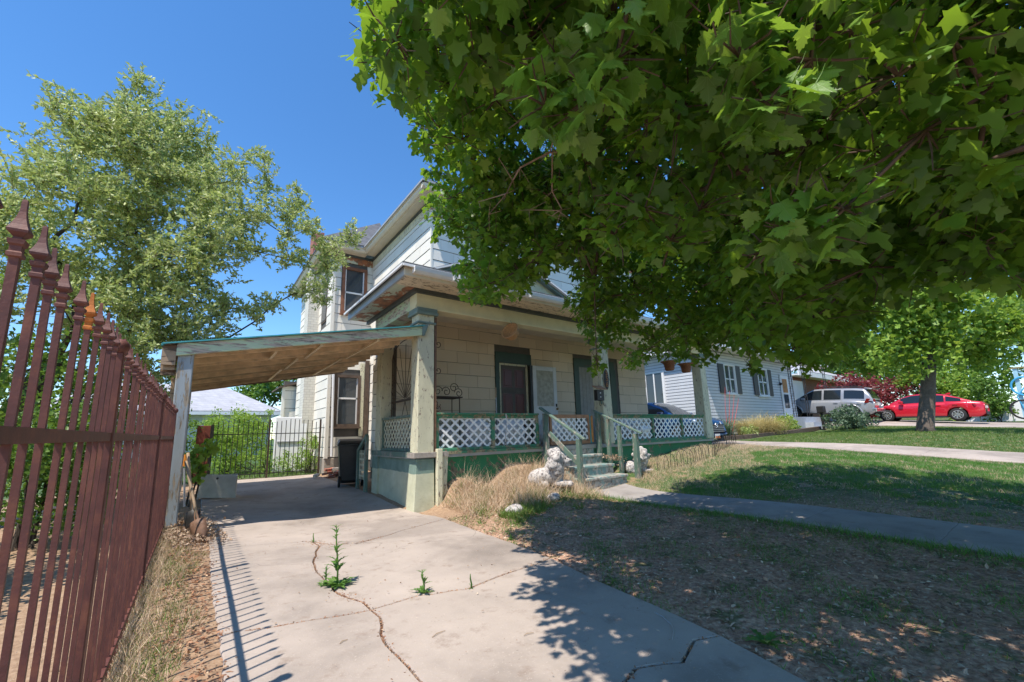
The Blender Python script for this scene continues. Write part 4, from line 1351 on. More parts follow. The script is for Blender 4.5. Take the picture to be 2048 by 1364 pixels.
# bags of stuff stored behind the lattice
def lump(name, label, c, r, mat, seed, group=None):
    rr = random.Random(seed)
    mb = MB().ball((0, 0, 0), 1, 20, 14)
    vs = []
    for (a, b, c_) in mb.v:
        k = 1 + .12 * math.sin(a * 5 + seed) * math.sin(b * 6 + seed * 2) + .09 * math.sin(c_ * 9 + a * 7)
        vs.append((a * k, b * k, max(c_ * k, -.75)))
    mb.v = vs
    o = bpy.data.objects.new(name, mb.mesh(name, mat, True))
    COL.objects.link(o)
    o.scale = r
    o.location = (c[0], c[1], c[2] + .75 * r[2])
    o.rotation_euler = (0, 0, rr.uniform(0, 3))
    return tag(o, label, "bag", group)
lump("plastic_bag", "large white plastic bag behind the lattice nearest the corner pillar", (4.7, 7.55, .955), (.34, .3, .36), "white_plastic", 1)
lump("plastic_bag", "white plastic bag behind the lattice left of the stairs", (5.55, 7.6, .955), (.36, .3, .38), "white_plastic", 2)
lump("plastic_bag", "low grey plastic bag on the porch floor between the white bags", (4.0, 7.6, .955), (.3, .25, .24), "board_white", 3)
lump("plastic_bag", "white plastic bag behind the wooden lattice gate", (6.85, 7.7, .955), (.4, .3, .36), "white_plastic", 4)
lump("plastic_bag", "long white plastic bundle behind the right hand lattice", (9.6, 7.7, .955), (.7, .3, .34), "white_plastic", 5)

# hanging baskets
def basket(name, label, x, y, ztop, tilt, mat, r=.13, h=.16, group=None):
    t_ = thing(name, label, "basket", (x, y, ztop), 0, group, local=True)
    t_.rotation_euler = tilt
    prof = [(r * .68, -h), (r * .74, -h * .98), (r * .9, -h * .45), (r, -.012), (r * 1.08, -.01), (r * 1.08, .008), (r * .98, .008), (r * .9, -.02), (r * .7, -h * .9), (r * .2, -h * .92)]
    MB().lathe(prof, (0, 0, 0), 24).build("bowl", mat, t_, True)
    for k in range(5):
        f = (k + .7) / 5.5
        rr = r * (.68 + .32 * f) * 1.03
        MB().tube([(rr * math.cos(a), rr * math.sin(a), -h + h * f) for a in np.linspace(0, 2 * math.pi, 25)], .009, 6, False).build("weave", mat, t_)
    return t_
bk = basket("hanging_basket", "pale wicker basket hung on its side under the porch beam", 5.13, 6.93, 3.40, (R(8), R(-62), R(10)), "wicker", .19, .17)
MB().tube([(.17, 0, 0), (.19, 0, .03), (.2, .0, .08)], .004, 5).build("hook", "iron_black", bk)
for i, (x, lab) in enumerate(((11.23, "brown pot shaped basket hanging furthest from the right pillar"), (12.12, "brown pot shaped basket hanging beside the right porch pillar"))):
    b = thing("hanging_basket", lab, "basket", (x, 7.15, 3.12), 0, "baskets hanging at the right end of the porch", local=True)
    MB().lathe([(.11, -.14), (.13, -.10), (.15, .06), (.24, .12), (.25, .135), (.2, .13), (.13, .05), (.1, -.1)], (0, 0, 0), 24).build("bowl", "terracotta", b, True)
    for k in range(4):
        MB().tube([((.135 + .01 * k) * math.cos(a), (.135 + .01 * k) * math.sin(a), -.1 + .05 * k) for a in np.linspace(0, 2 * math.pi, 25)], .007, 6, False).build("weave", "terracotta", b)
    MB().tube([(0, 0, .1), (0, 0, .48)], .005, 5).build("hanger", "iron_black", b)
# mailbox
mb_ = thing("mailbox", "black wall mailbox with wooden lid beside the middle pillar", "mailbox", (7.78, 6.93, 1.9))
bevel(MB().box(7.66, 7.91, 6.87, 6.98, 1.98, 2.24).build("box", "iron_black", mb_), .006)
MB().hexa([(7.62, 6.82, 2.241), (7.96, 6.82, 2.241), (7.96, 6.99, 2.33), (7.62, 6.99, 2.33)], [(7.62, 6.82, 2.261), (7.96, 6.82, 2.261), (7.96, 6.99, 2.35), (7.62, 6.99, 2.35)]).build("lid", "raw_wood", mb_)
for z in (2.06, 2.16):
    MB().ball((7.77, 6.865, z), .016, 8, 6).build("stud", "white_metal", mb_, True)
for x in (7.72, 7.86):
    MB().tube([(x, 6.88, 1.98), (x, 6.87, 1.87), (x, 6.84, 1.84), (x, 6.82, 1.88)], .007, 6).build("newspaper_hook", "iron_black", mb_)
bevel(MB().box(7.90, 7.96, 6.985, 7.0, 1.9, 2.35).build("backing_board", "stair_green", mb_), .004)

# ================================================================ LION STATUES
def lion(name, label, loc, rotz, s=1.0):
    mb = MB()
    B = mb.ball
    B((-.16, 0, .15), (.20, .14, .14))                       # trunk
    B((-.27, .07, .12), (.12, .10, .13)); B((-.27, -.07, .12), (.12, .10, .13))   # haunches
    B((-.18, .12, .045), (.12, .05, .045)); B((-.18, -.12, .045), (.12, .05, .045))  # hind feet
    B((.02, 0, .22), (.16, .15, .21))                        # chest
    B((.14, .085, .05), (.14, .05, .05)); B((.14, -.085, .05), (.14, .05, .05))      # fore legs
    B((.25, .085, .045), (.06, .055, .045)); B((.25, -.085, .045), (.06, .055, .045))  # paws
    for k in range(26):                                     # mane locks
        a = k * 2.4
        r = .175 + .02 * math.sin(k)
        B((.03 + .05 * math.sin(k * 1.7), r * math.cos(a), .385 + r * math.sin(a) * .95 - .02), (.07, .055, .06), 8, 6)
    for k in range(12):
        a = (k / 11 - .5) * 2.6
        B((.10, .14 * math.sin(a), .22 - .05 * math.cos(a * 2)), (.05, .045, .08), 8, 6)
    B((.08, 0, .40), (.14, .125, .135))                      # head
    B((.185, 0, .375), (.085, .078, .066)); B((.255, 0, .395), (.03, .038, .025))   # muzzle, nose
    B((.20, 0, .315), (.07, .055, .03))                      # jaw
    B((.155, .055, .455), (.035, .035, .02)); B((.155, -.055, .455), (.035, .035, .02))  # brows
    B((.03, .10, .515), (.03, .035, .04)); B((.03, -.10, .515), (.03, .035, .04))  # ears
    B((-.32, .13, .05), (.13, .035, .035))                   # tail along the flank
    me = mb.mesh(name, "statue", True)
    o = bpy.data.objects.new(name, me)
    COL.objects.link(o)
    rm = o.modifiers.new("remesh", 'REMESH')
    rm.mode = 'VOXEL'
    rm.voxel_size = .014
    rm.use_smooth_shade = True
    sm = o.modifiers.new("smooth", 'SMOOTH')
    sm.iterations = 3
    o.location = loc
    o.rotation_euler = (0, 0, rotz)
    o.scale = (s, s, s)
    tag(o, label, "statue", "stone lions flanking the steps")
    for sy_ in (-1, 1):
        e = MB().ball((.196, sy_ * .058, .425), .014, 8, 6).build("eye", "jamb_dark", None)
        e.parent = o
    n_ = MB().ball((.288, 0, .392), (.016, .028, .018), 8, 6).build("nose", "grey_metal", None)
    n_.parent = o
    return o
lion("lion_statue", "white mottled stone lion lying in dry grass left of the steps", (5.42, 6.08, g1(5.42, 6.08) + .05), R(-40), 1.22)
lion("lion_statue", "stone lion half hidden behind the right hand stair post", (8.46, 6.42, g1(8.5, 6.3) - .05), R(-25), 1.05)
for i, (x, y, s) in enumerate(((4.05, 5.45, .12), (4.95, 5.55, .10))):
    mb = MB().ball((0, 0, 0), 1, 14, 10)
    mb.v = [(a * (1 + .15 * math.sin(b * 4 + i)), b * (1 + .1 * math.sin(a * 5)), c * (1 + .12 * math.sin(a * 6 + b * 5))) for a, b, c in mb.v]
    o = bpy.data.objects.new("stone", mb.mesh("stone", "statue", True))
    COL.objects.link(o)
    o.location = (x, y, g1(x, y) + .04)
    o.scale = (s * 1.3, s * .9, s * .7)
    tag(o, ("pale garden stone in the dry grass nearer the driveway", "pale garden stone in front of the left lion")[i], "stone", "pale stones in the dry grass")

# ================================================================ WIRE EDGING
ed = thing("wire_edging", "low bent wire hoop edging along the lawn by the porch", "edging", (10.5, 6.0, g1(10.5, 6)))
hp = [(8.72, 6.05), (9.6, 5.75), (10.6, 5.75), (11.8, 6.05), (13.4, 6.5)]
hm = MB().tube([(-.15, 0, -.1), (-.15, 0, .22)] + [(.15 * -math.cos(a), 0, .22 + .15 * math.sin(a)) for a in np.linspace(.3, math.pi - .3, 7)] + [(.15, 0, .22), (.15, 0, -.1)], .0055, 5).mesh("hoop", "iron_black")
tot = 0
for k in range(len(hp) - 1):
    a, b = Vector(hp[k]), Vector(hp[k + 1])
    L = (b - a).length
    n = int(L / .17)
    for j in range(n):
        q = a.lerp(b, (j + .5) / n)
        ho = piece("hoop", hm, ed, (q.x, q.y, g1(q.x, q.y) + .02 + random.uniform(-.03, .02)), (1, 1, random.uniform(.9, 1.1)), (random.uniform(-.12, .12), random.uniform(-.08, .08), math.atan2(b.y - a.y, b.x - a.x)))

# small things on the driveway
wr = thing("bent_wire", "thin curved white wire lying on the driveway by the soil edge", "wire", (2.52, 1.76, .026))
MB().tube([(2.6, 1.94, .026), (2.58, 1.86, .026), (2.52, 1.76, .026), (2.45, 1.7, .026), (2.36, 1.65, .026)], .0028, 5).build("wire", "grey_metal", wr)
for i, (x, y, a, L) in enumerate(((1.32, 2.62, .3, .11), (1.75, 2.25, -.1, .07), (.82, 2.9, .5, .06), (2.1, 4.9, .2, .06))):
    o = MB().tube([(-L / 2, 0, 0), (-.1 * L, .006, .004), (L / 2, -.003, 0)], [.002, .0028, .0016], 5).build("twig", "handle_wood")
    o.location = (x, y, g1(x, y) + .026)
    o.rotation_euler = (0, 0, a)
    tag(o, ("dry twig left of the near crack on the driveway", "pale stick on the driveway near the tree shade", "short twig on the left driveway slab", "small twig on the middle driveway slab")[i], "twig", "twigs on the driveway")
# ================================================================ FOLIAGE TOOLS
LEAF_R = [(0, .03), (.10, -.04), (.20, -.07), (.33, -.10), (.29, .0), (.40, .05), (.35, .12), (.47, .19), (.62, .33), (.47, .34), (.49, .47), (.36, .43), (.25, .50), (.32, .65), (.22, .66), (.20, .80), (.11, .80), (0, 1.0)]
LEAF_S = [(0, .03), (.31, -.08), (.30, .08), (.60, .32), (.40, .42), (.24, .50), (.24, .76), (0, 1.0)]
def leaf_template(half, petiole=0.0, fold=.18, curl=.16):
    pts = half + [(-x, y) for x, y in half[-2:0:-1]]
    z = lambda x, y: -fold * abs(x) ** 1.2 - curl * (y - .3) ** 2
    vs = [(0, .32, 0.0)] + [(x, y, z(x, y)) for x, y in pts]
    n = len(pts)
    fs = [(0, 1 + (i + 1) % n, 1 + i) for i in range(n)]
    if petiole:
        k = len(vs)
        vs += [(-.012, .06, 0), (.012, .06, 0), (.006, -petiole * .6, .05), (.006, -petiole, .16), (-.006, -petiole, .16), (-.006, -petiole * .6, .05)]
        fs += [(k, k + 1, k + 2), (k, k + 2, k + 5), (k + 5, k + 2, k + 3), (k + 5, k + 3, k + 4)]
    return vs, fs
NARROW = ([(0, 0, 0), (.17, .45, .05), (0, 1, -.08), (-.17, .45, .05)], [(0, 1, 2), (0, 2, 3)])
OVAL = ([(0, 0, 0), (.30, .30, .05), (.24, .70, .03), (0, 1, -.1), (-.24, .70, .03), (-.30, .30, .05)], [(0, 1, 2), (0, 2, 3), (0, 3, 4), (0, 4, 5)])
BLADE1 = ([(-.5, 0, 0), (.5, 0, 0), (0, 1, 0)], [(0, 1, 2)])
BLADE = ([(-.5, 0, 0), (.5, 0, 0), (.36, .5, .05), (-.36, .5, .05), (0, 1, .26)], [(0, 1, 2), (0, 2, 3), (3, 2, 4)])
def rv(n):
    return unitv(rng.normal(size=(n, 3)))
def skeleton(root_pts, clumps, r_tip=.006, power=.5, rmax=.12, jag=.06, seg=6):
    """grow a branching skeleton that reaches every clump; returns a builder of tapering limbs"""
    P = [Vector(p) for p in root_pts]
    par = [i - 1 for i in range(len(P))]
    order = sorted(clumps, key=lambda c: (Vector(c[:3]) - P[-1]).length)
    rd = random.Random(3)
    for c in order:
        q = Vector(c[:3])
        best = min(range(len(root_pts) - 1, len(P)), key=lambda i: (P[i] - q).length + .25 * max(0, P[i].z - q.z))
        a = P[best]
        L = (q - a).length
        k = max(1, int(L / .45))
        pv = best
        for j in range(1, k + 1):
            f = j / k
            z = a.lerp(q, f) + Vector((rd.uniform(-1, 1), rd.uniform(-1, 1), rd.uniform(-.6, 1))) * jag * math.sin(math.pi * f) * min(L, 2)
            P.append(z)
            par.append(pv)
            pv = len(P) - 1
    w = [1.0] * len(P)
    for i in range(len(P) - 1, 0, -1):
        w[par[i]] += w[i]
    rad = [min(rmax, r_tip * max(1, x) ** power) for x in w]
    mb = MB()
    for i in range(1, len(P)):
        p_ = par[i]
        mb.tube([P[p_], P[i]], [min(rad[p_], rad[i] * 1.7), rad[i]], seg if rad[i] > .012 else 4, False)
    return mb, P
def fol_twigs(clumps, per=5, r=.003, spread=1.0, seed=1):
    mb = MB()
    rd = random.Random(seed)
    for (x, y, z, rr) in clumps:
        for k in range(per):
            d = Vector((rd.gauss(0, 1), rd.gauss(0, 1), rd.gauss(0, .7))).normalized() * rr * spread
            c = Vector((x, y, z))
            m = c + d * .5 + Vector((rd.uniform(-1, 1), rd.uniform(-1, 1), rd.uniform(-1, 1))) * .12 * rr
            mb.tube([c, m, c + d], [r * 1.6, r * 1.2, r * .6], 4, False)
    return mb
def clump_leaves(clumps, per, flat=.85, power=.45):
    P, C = [], []
    for (x, y, z, rr) in clumps:
        n = max(4, int(per * (rr / .35) ** 2))
        d = rv(n) * (rng.random(n)[:, None] ** power) * rr
        d[:, 2] *= flat
        P.append(np.array([x, y, z]) + d)
        C.append(d)
    return np.concatenate(P), np.concatenate(C)

MAPLE=[(3.81,-0.63,3.09,0.28),(2.85,0.69,4.1,0.4),(2.99,-0.63,3.68,0.36),(2.49,-0.11,4.12,0.33),(1.98,1.86,4.11,0.39),(2.89,0.04,3.25,0.36),(2.72,-0.32,3.83,0.32),(3.37,-0.52,3.41,0.28),
(1.78,1.25,4.18,0.4),(2.33,0.84,4.53,0.28),(1.33,1.05,4.97,0.31),(2.15,0.25,4.62,0.34),(2.36,1.09,3.79,0.35),(2.11,-0.03,4.07,0.28),(3.06,-0.1,3.91,0.34),(2.21,1.45,4.52,0.38),
(3.04,-0.23,2.53,0.31),(3.2,0.33,3.5,0.33),(3.56,-0.47,1.9,0.35),(3.98,0.95,2.52,0.36),(3.43,-0.44,2.35,0.35),(2.16,0.7,4.13,0.31),(3.65,1.12,2.94,0.35),(2.33,-0.07,4.47,0.4),
(3.55,0.72,3.19,0.36),(3.75,1.12,2.05,0.37),(4.14,-0.53,2.26,0.36),(1.45,1.11,4.3,0.35),(3.25,-0.49,3.91,0.31),(2.97,1.17,3.39,0.33),(2.52,1.07,4.14,0.36),(0.87,1.54,4.42,0.37),
(3.42,0.68,2.25,0.29),(3.8,0.52,2.28,0.3),(0.74,1.77,4.17,0.39),(3.88,0.74,2.83,0.33),(3.3,-0.64,2.89,0.28),(2.49,1.78,3.87,0.34),(2.54,1.6,2.92,0.31),(2.37,0.08,3.77,0.33),
(2.7,0.9,3.8,0.28),(2.95,1.95,3.53,0.37),(3.08,1.09,2.05,0.31),(1.82,0.98,4.6,0.29),(2.59,-0.5,3.24,0.35),(2.64,2.31,3.37,0.34),(3.88,-0.13,3.02,0.32),(1.72,1.33,4.86,0.38),
(2.91,-0.48,2.83,0.3),(2.87,0.93,3.02,0.29),(3.5,0.05,3.13,0.33),(1.65,0.7,4.75,0.35),(2.58,0.2,4.44,0.35),(1.38,2.09,3.97,0.28),(1.48,1.63,3.78,0.27),(1.21,2.25,4.63,0.28),
(1.1,2.06,3.7,0.29),(3.77,0.07,2.26,0.33),(3.17,-0.3,3.12,0.37),(1.36,2.34,3.34,0.3),(0.92,2.38,3.64,0.2),(0.94,1.12,4.31,0.19),(2.31,1.16,3.36,0.31),(2.96,1.16,2.42,0.37),
(3.7,0.44,2.67,0.37),(1.85,0.35,4.22,0.36),(2.74,-0.35,4.3,0.27),(3,0.35,4.23,0.33),(3.48,-0.06,3.6,0.36),(2.07,0.47,4.94,0.34),(2.55,0.45,3.95,0.31),(2.93,1.45,3.88,0.28),
(1.72,2.53,4.02,0.39),(3.25,0.09,2.59,0.4),(1.69,2.2,4.28,0.36),(3.84,0.45,3.11,0.35),(1.42,1.63,4.61,0.33),(2.15,1.24,4.21,0.3),(0.96,1.44,4.76,0.35),(1.54,1.71,4.2,0.39),
(3.08,0.56,2.7,0.39),(1.58,2.3,3.76,0.35),(3.23,0.43,3.05,0.35),(2.19,1.57,3.7,0.31),(3.47,1.4,1.97,0.27),(0.67,1.95,4.79,0.11),(2.44,-0.28,3.58,0.36),(1.9,1.4,3.83,0.31),
(1.78,0.88,4.24,0.28),(3.32,0.17,2.19,0.32),(2.73,1.98,3.16,0.27),(2.06,1.56,3.35,0.33),(2.77,0.46,3.27,0.31),(1.31,0.67,4.46,0.31),(3.37,-0.24,2.7,0.36),(3.02,-0.09,4.88,0.32),
(3.49,-0.33,4.29,0.31),(1.54,3.15,4.02,0.28),(4.29,-0.1,2.23,0.28),(1.23,1.97,5.24,0.33),(3.64,0.46,5.15,0.36),(3.99,0.25,4.13,0.28),(3.15,0.51,5.7,0.38),(4.61,0.74,3.39,0.35),
(4.38,1.35,2.2,0.27),(3.55,-0.55,4.61,0.39),(1.31,2.77,5.78,0.27),(2.98,1.18,4.52,0.35),(2.3,3.35,3.79,0.35),(2.9,1.24,5.42,0.32),(3.67,0.84,3.68,0.38),(4.18,-0.63,2.72,0.37),
(4.27,-0.44,3.89,0.28),(3.7,1.75,3.26,0.27),(4.71,2.09,2.36,0.39),(4.32,1.08,2.88,0.28),(2.15,3.88,3.67,0.26),(1.44,2.56,5.47,0.35),(2.06,1.61,5.67,0.35),(2.45,0.36,5.13,0.39),
(2.84,0.09,5.62,0.32),(4.86,0.04,2.33,0.19),(1.51,1.68,5.54,0.37),(4.8,-0.77,3.3,0.39),(4.33,-0.69,3.38,0.34),(4.36,-0.91,3.78,0.32),(4.27,0.3,2.51,0.36),(1.78,0.88,5.59,0.36),
(4.39,0.28,3.14,0.35),(5.22,-0.39,2.28,0.33),(3.83,-0.16,4.06,0.29),(4.73,1.31,2.56,0.38),(4.22,0.66,3.63,0.32),(3.66,-0.54,5.11,0.28),(4.4,1.47,3.27,0.31),(4.33,1.36,4.24,0.34),
(2.86,0.78,5.04,0.4),(3.74,-0.92,4.3,0.34),(2.75,2.16,4.55,0.34),(4.52,-0.56,2.03,0.27),(3.54,1.54,4.01,0.29),(1.8,2.03,5.71,0.31),(1.71,3.14,5.14,0.38),(1.82,1.27,5.82,0.32),
(2.05,2.07,4.43,0.33),(1.21,1.94,5.74,0.38),(4.56,-0.28,3.32,0.32),(0.93,2.87,4.34,0.17),(2.2,1.1,4.97,0.29),(1.47,2.55,4.68,0.29),(2.95,2.95,3.18,0.28),(4.02,-0.4,4.31,0.31),
(3.17,2.66,3.28,0.31),(4.44,0.08,3.49,0.37),(4.76,-0.7,3.69,0.38),(3.73,0.79,4.88,0.37),(3.01,1.93,5,0.38),(2.25,3.22,3.19,0.31),(3.28,2.55,4.44,0.3),(4.48,2.61,2.46,0.33),
(3.53,0.09,4.44,0.33),(0.72,2.45,5.43,0.13),(3.61,0.6,4.25,0.37),(2.27,1.17,5.65,0.37),(4.7,1,2.81,0.34),(3.51,2.49,3.36,0.31),(3.99,-0.71,3.57,0.4),(1.79,0.71,5.22,0.34),
(4.36,-0.93,4.37,0.4),(4.74,0.37,2.98,0.35),(3.4,1.04,4.02,0.34),(4.12,-0.41,4.79,0.32),(4.39,-0.28,2.91,0.39),(1.51,2.81,4.24,0.4),(3.37,1.58,5.13,0.39),(2.3,1.85,4.84,0.27),
(3.44,0.14,5.33,0.38),(2.66,0.06,4.87,0.32),(4.91,-0.7,2.59,0.38),(2.69,0.76,5.4,0.34),(3.45,-0.02,4.8,0.38),(3.79,3.12,2.82,0.34),(1.83,2.24,5.11,0.36),(3.11,0.23,5.13,0.3),
(3.18,1.77,4.12,0.38),(3.64,-0.65,3.83,0.29),(1.3,2.39,5.06,0.32),(2.1,2.46,3.96,0.28),(5.23,0.07,2.66,0.28),(4.42,0.74,2.66,0.39),(2.27,2.64,4.71,0.36),(2.22,2.49,5.07,0.33),
(4.17,1.92,2.7,0.28),(2.48,1.04,6.04,0.31),(2.85,2.35,4.06,0.31),(1.99,1.98,5.39,0.36),(4.25,2.33,3.15,0.28),(1.35,2.2,6.05,0.37),(1.92,2.66,4.89,0.29),(3.84,0.12,3.73,0.31),
(1.56,3.64,4.6,0.15),(4.6,1,3.88,0.38),(4.32,1.95,2.35,0.34),(0.98,3.23,5.3,0.29),(4.93,-0.51,3.02,0.28),(3.63,1.88,4.31,0.39),(2.48,2.65,3.42,0.37),(2.12,2.85,4.06,0.4),
(3.01,3.05,4.38,0.31),(4.83,0.51,3.69,0.3),(3.23,1.28,3.69,0.38),(3.24,2.32,3.6,0.37),(4.55,1.62,3.68,0.31),(2.16,0.75,5.5,0.33),(2.04,3.99,4.26,0.22),(2.36,2.93,3.73,0.39),
(3.05,0.47,4.81,0.27),(2.67,3.62,4.29,0.37),(2.65,1.91,4.3,0.34),(3.88,1.39,4.75,0.35),(3.95,0.17,4.86,0.34),(2.02,1.26,5.39,0.37),(1.12,2.95,4.66,0.33),(2.55,1.88,5.38,0.34),
(3.52,1.52,3.54,0.39),(1.86,2.76,5.26,0.38),(4.22,1.1,3.65,0.35),(3.3,-0.31,5.38,0.2),(1.83,2.55,5.66,0.35),(1.59,1.9,4.88,0.34),(1.35,1.54,5.21,0.28),(2.73,2.1,3.82,0.32),
(3.82,1.91,4.67,0.31),(4.72,-0.15,3.73,0.33),(5.02,0.86,2.54,0.19),(2.52,0.44,5.73,0.36),(2.48,1.37,4.78,0.28),(1.47,1.79,6.03,0.28),(4.92,0.07,3.13,0.35),(3.3,1.03,4.39,0.37),
(2.35,2.44,5.56,0.29),(2.74,3.99,3.79,0.3),(4.04,1.38,1.9,0.17),(4.16,1.06,4.1,0.28),(0.99,2.68,5.58,0.28),(3.34,-0.37,4.97,0.29),(2.98,1.5,4.8,0.38),(3.69,2.67,4.3,0.33),
(4.8,-0.27,2.76,0.32),(3.29,1.21,5.26,0.37),(4.82,1.36,2.18,0.27),(2.66,1.34,4.39,0.39),(2.76,0.72,5.8,0.36),(2.93,0.76,4.48,0.29),(1.92,3.21,4.69,0.31),(3.93,2.56,2.73,0.33),
(1.17,3.52,4.85,0.23),(5.17,1.25,2.49,0.31),(4.11,2.12,3.79,0.33),(2.33,0.67,5.99,0.34),(3.13,2.79,1.91,0.12),(3.95,2.41,4.16,0.32),(4.22,2.96,2.19,0.14),(4.38,1.83,3.06,0.33),
(3.89,1.2,3.27,0.36),(6.09,-1.34,6.03,0.37),(5.73,0.49,5.41,0.32),(4.71,0.76,4.28,0.27),(5.5,-0.04,5.95,0.29),(6.83,1.54,5.36,0.3),(4.76,-0.33,5.54,0.39),(3.95,3.49,3.87,0.27),
(4.7,-0.32,5.11,0.29),(6.82,1.54,3.52,0.3),(5.6,-0.64,3.11,0.39),(5.29,2.17,3.15,0.35),(7.03,-0.62,3.33,0.28),(3.87,-0.08,6.05,0.32),(6.06,0.11,4.75,0.28),(6.13,-0.34,4.14,0.29),
(5.15,3.63,3.36,0.3),(6.22,-0.1,5.54,0.27),(5.97,2.76,2.83,0.32),(6.56,-1.12,4.99,0.34),(7.53,-0.22,3.98,0.33),(6.31,-0.62,2.74,0.38),(5.62,0.23,3.23,0.38),(3.52,0.06,5.76,0.34),
(6.01,-1.16,5.16,0.36),(6.11,2,2.72,0.35),(5.31,-0.68,3.63,0.3),(6.72,1.85,2.78,0.35),(4.84,-0.95,4.92,0.29),(3.45,1.65,6.29,0.28),(7.64,-0.89,3.55,0.39),(5.26,2.52,4.49,0.27),
(4.26,3.33,3.57,0.33),(3.99,2.43,6.16,0.3),(4.23,-0.5,5.36,0.32),(4.96,3.37,2.52,0.27),(4.6,1.22,5.36,0.33),(5.34,0.33,4.76,0.34),(4.68,-0.73,5.72,0.32),(3.79,2.97,3.51,0.29),
(6.47,-0.95,4.47,0.28),(5.29,-0.18,6.48,0.38),(6.96,0.51,3.43,0.33),(6.63,3.01,2.94,0.33),(7.06,-0.01,3.13,0.38),(5.68,-0.67,3.84,0.39),(4.52,-0.49,6.22,0.3),(5.92,-1,6.5,0.3),
(6.12,0.75,2.94,0.28),(7.18,-0.76,2.72,0.28),(6.31,0.06,3.19,0.32),(7.61,-0.09,3.59,0.31),(5.66,-0.92,5.32,0.31),(1.55,3.33,5.67,0.33),(3.41,2.7,5.54,0.33),(7.44,-1.23,4.14,0.33),
(5.67,0.04,3.73,0.31),(6.77,0.58,3.84,0.27),(3.11,4.04,3.26,0.32),(5.59,3.94,5.15,0.34),(3.36,4.09,3.72,0.33),(4.15,1.89,6.37,0.35),(5.14,2.22,3.99,0.3),(6.24,1.27,3.67,0.35),
(5,0.71,6.15,0.34),(5.3,-0.9,6.07,0.34),(7.43,0.21,4.45,0.27),(5.58,-1.19,5.77,0.32),(3.44,2.14,4.71,0.29),(6.1,0.96,6.04,0.28),(5.32,-0.65,5.42,0.3),(3.94,3.61,2.62,0.15),
(7.45,-1.07,2.94,0.29),(4.17,0.3,5.92,0.38),(3.73,0.84,5.93,0.29),(7.57,-0.72,4.04,0.39),(5.39,1.03,3.23,0.39),(1.92,2.51,6.34,0.27),(4.87,-0.37,4.43,0.36),(7.55,0.84,3.18,0.31),
(3.62,0.7,6.39,0.3),(6.98,1.35,4.64,0.35),(2.26,4.08,4.87,0.37),(5.43,-0.47,5.98,0.34),(5.81,-0.42,4.94,0.28),(6.64,4.03,3.61,0.38),(5.34,-0.3,2.85,0.36),(5.52,2.77,6.18,0.38),
(5.21,1.44,5.43,0.33),(3.53,2.12,5.12,0.3),(2.23,1.91,6.17,0.37),(5.71,-0.28,2.42,0.32),(4.2,0.54,5.23,0.28),(6.28,0.42,6.06,0.29),(5.65,3.13,2.74,0.39),(7.32,-0.28,3.35,0.3),
(6.18,-0.96,3.2,0.31),(3.82,1.7,6.01,0.31),(2.24,3.44,5.88,0.38),(2.5,2.87,5.14,0.4),(6.88,0,4.55,0.33),(5.03,1.02,4.03,0.3),(2.52,1.59,6.22,0.33),(5.22,0.91,5.41,0.39),
(5.53,-1.23,4.75,0.3),(7.44,2.44,3.68,0.35),(7.33,2.91,2.7,0.35),(5.51,3.58,4.93,0.31),(5.51,0.25,6.58,0.28),(6.86,-0.48,4.38,0.34),(6.73,1.74,4.74,0.38),(4.97,1.11,3.19,0.29),
(6.63,1.12,3.76,0.39),(4.53,2.31,3.73,0.37),(5.81,3.01,4.34,0.34),(4.92,0.36,4.8,0.38),(4.07,2.03,5.79,0.28),(3.85,2.5,5.36,0.38),(4.78,2.9,3.19,0.33),(5.38,1.29,4.38,0.32),
(2.89,2.26,5.81,0.32),(6.45,-0.57,3.29,0.31),(5.24,0.72,4.92,0.29),(6.13,1.8,4.79,0.33),(1.04,3.13,6.15,0.24),(3.72,-0.06,6.51,0.39),(5.84,-0.78,2.54,0.34),(4.94,2.11,1.92,0.11),
(5.37,0.97,6.43,0.3),(5.11,-0.77,4.58,0.28),(4.89,2.08,3.64,0.35),(5.85,1.85,2.09,0.31),(5.08,1.66,3.26,0.39),(4.63,3.21,5.97,0.38),(6.56,0.82,4.25,0.35),(7.15,-0.78,4.91,0.35),
(6.02,-0.82,5.92,0.39),(4.11,-0.36,6.6,0.33),(7.94,-0.16,3.23,0.35),(2.88,2.86,5.84,0.33),(6.69,-1.24,4.23,0.28),(4.5,0.61,4.66,0.33),(6.99,1.56,3.11,0.34),(5.67,-0.29,3.46,0.36),
(5.18,1.44,6.09,0.27),(5.38,0.83,4.27,0.29),(7.15,-1.12,3.28,0.37),(3.72,-0.47,5.64,0.12),(7.51,1.53,3.87,0.3),(3.73,2.95,4.68,0.32),(1.51,2.82,6.22,0.31),(4.84,0.21,4.05,0.27),
(5.86,4.36,2.45,0.26),(5.53,-0.29,4.35,0.36),(4.82,2.74,6.58,0.29),(4.21,0.91,6.09,0.37),(6.85,0.93,5.32,0.38),(4.14,-0.54,6.01,0.27),(4.61,0.15,5.03,0.37),(5.32,-0.13,5.41,0.33),
(4.83,-0.82,6.13,0.39),(5.38,0.44,3.97,0.29),(4.76,-0.29,6.5,0.36),(6.83,0.95,4.62,0.32),(3.02,0.26,6.26,0.35),(6.68,-0.92,5.54,0.35),(7.09,-0.17,4.94,0.38),(5.74,0.37,5.87,0.29),
(5.99,2.32,5.75,0.32),(6.38,-0.24,4.88,0.28),(6.04,3.32,2.53,0.39),(6.22,3.92,2.62,0.33),(2.95,3.25,5.56,0.39),(6.62,-0.56,5.11,0.37),(6.26,1.93,4.02,0.28),(5.06,2.89,3.9,0.34),
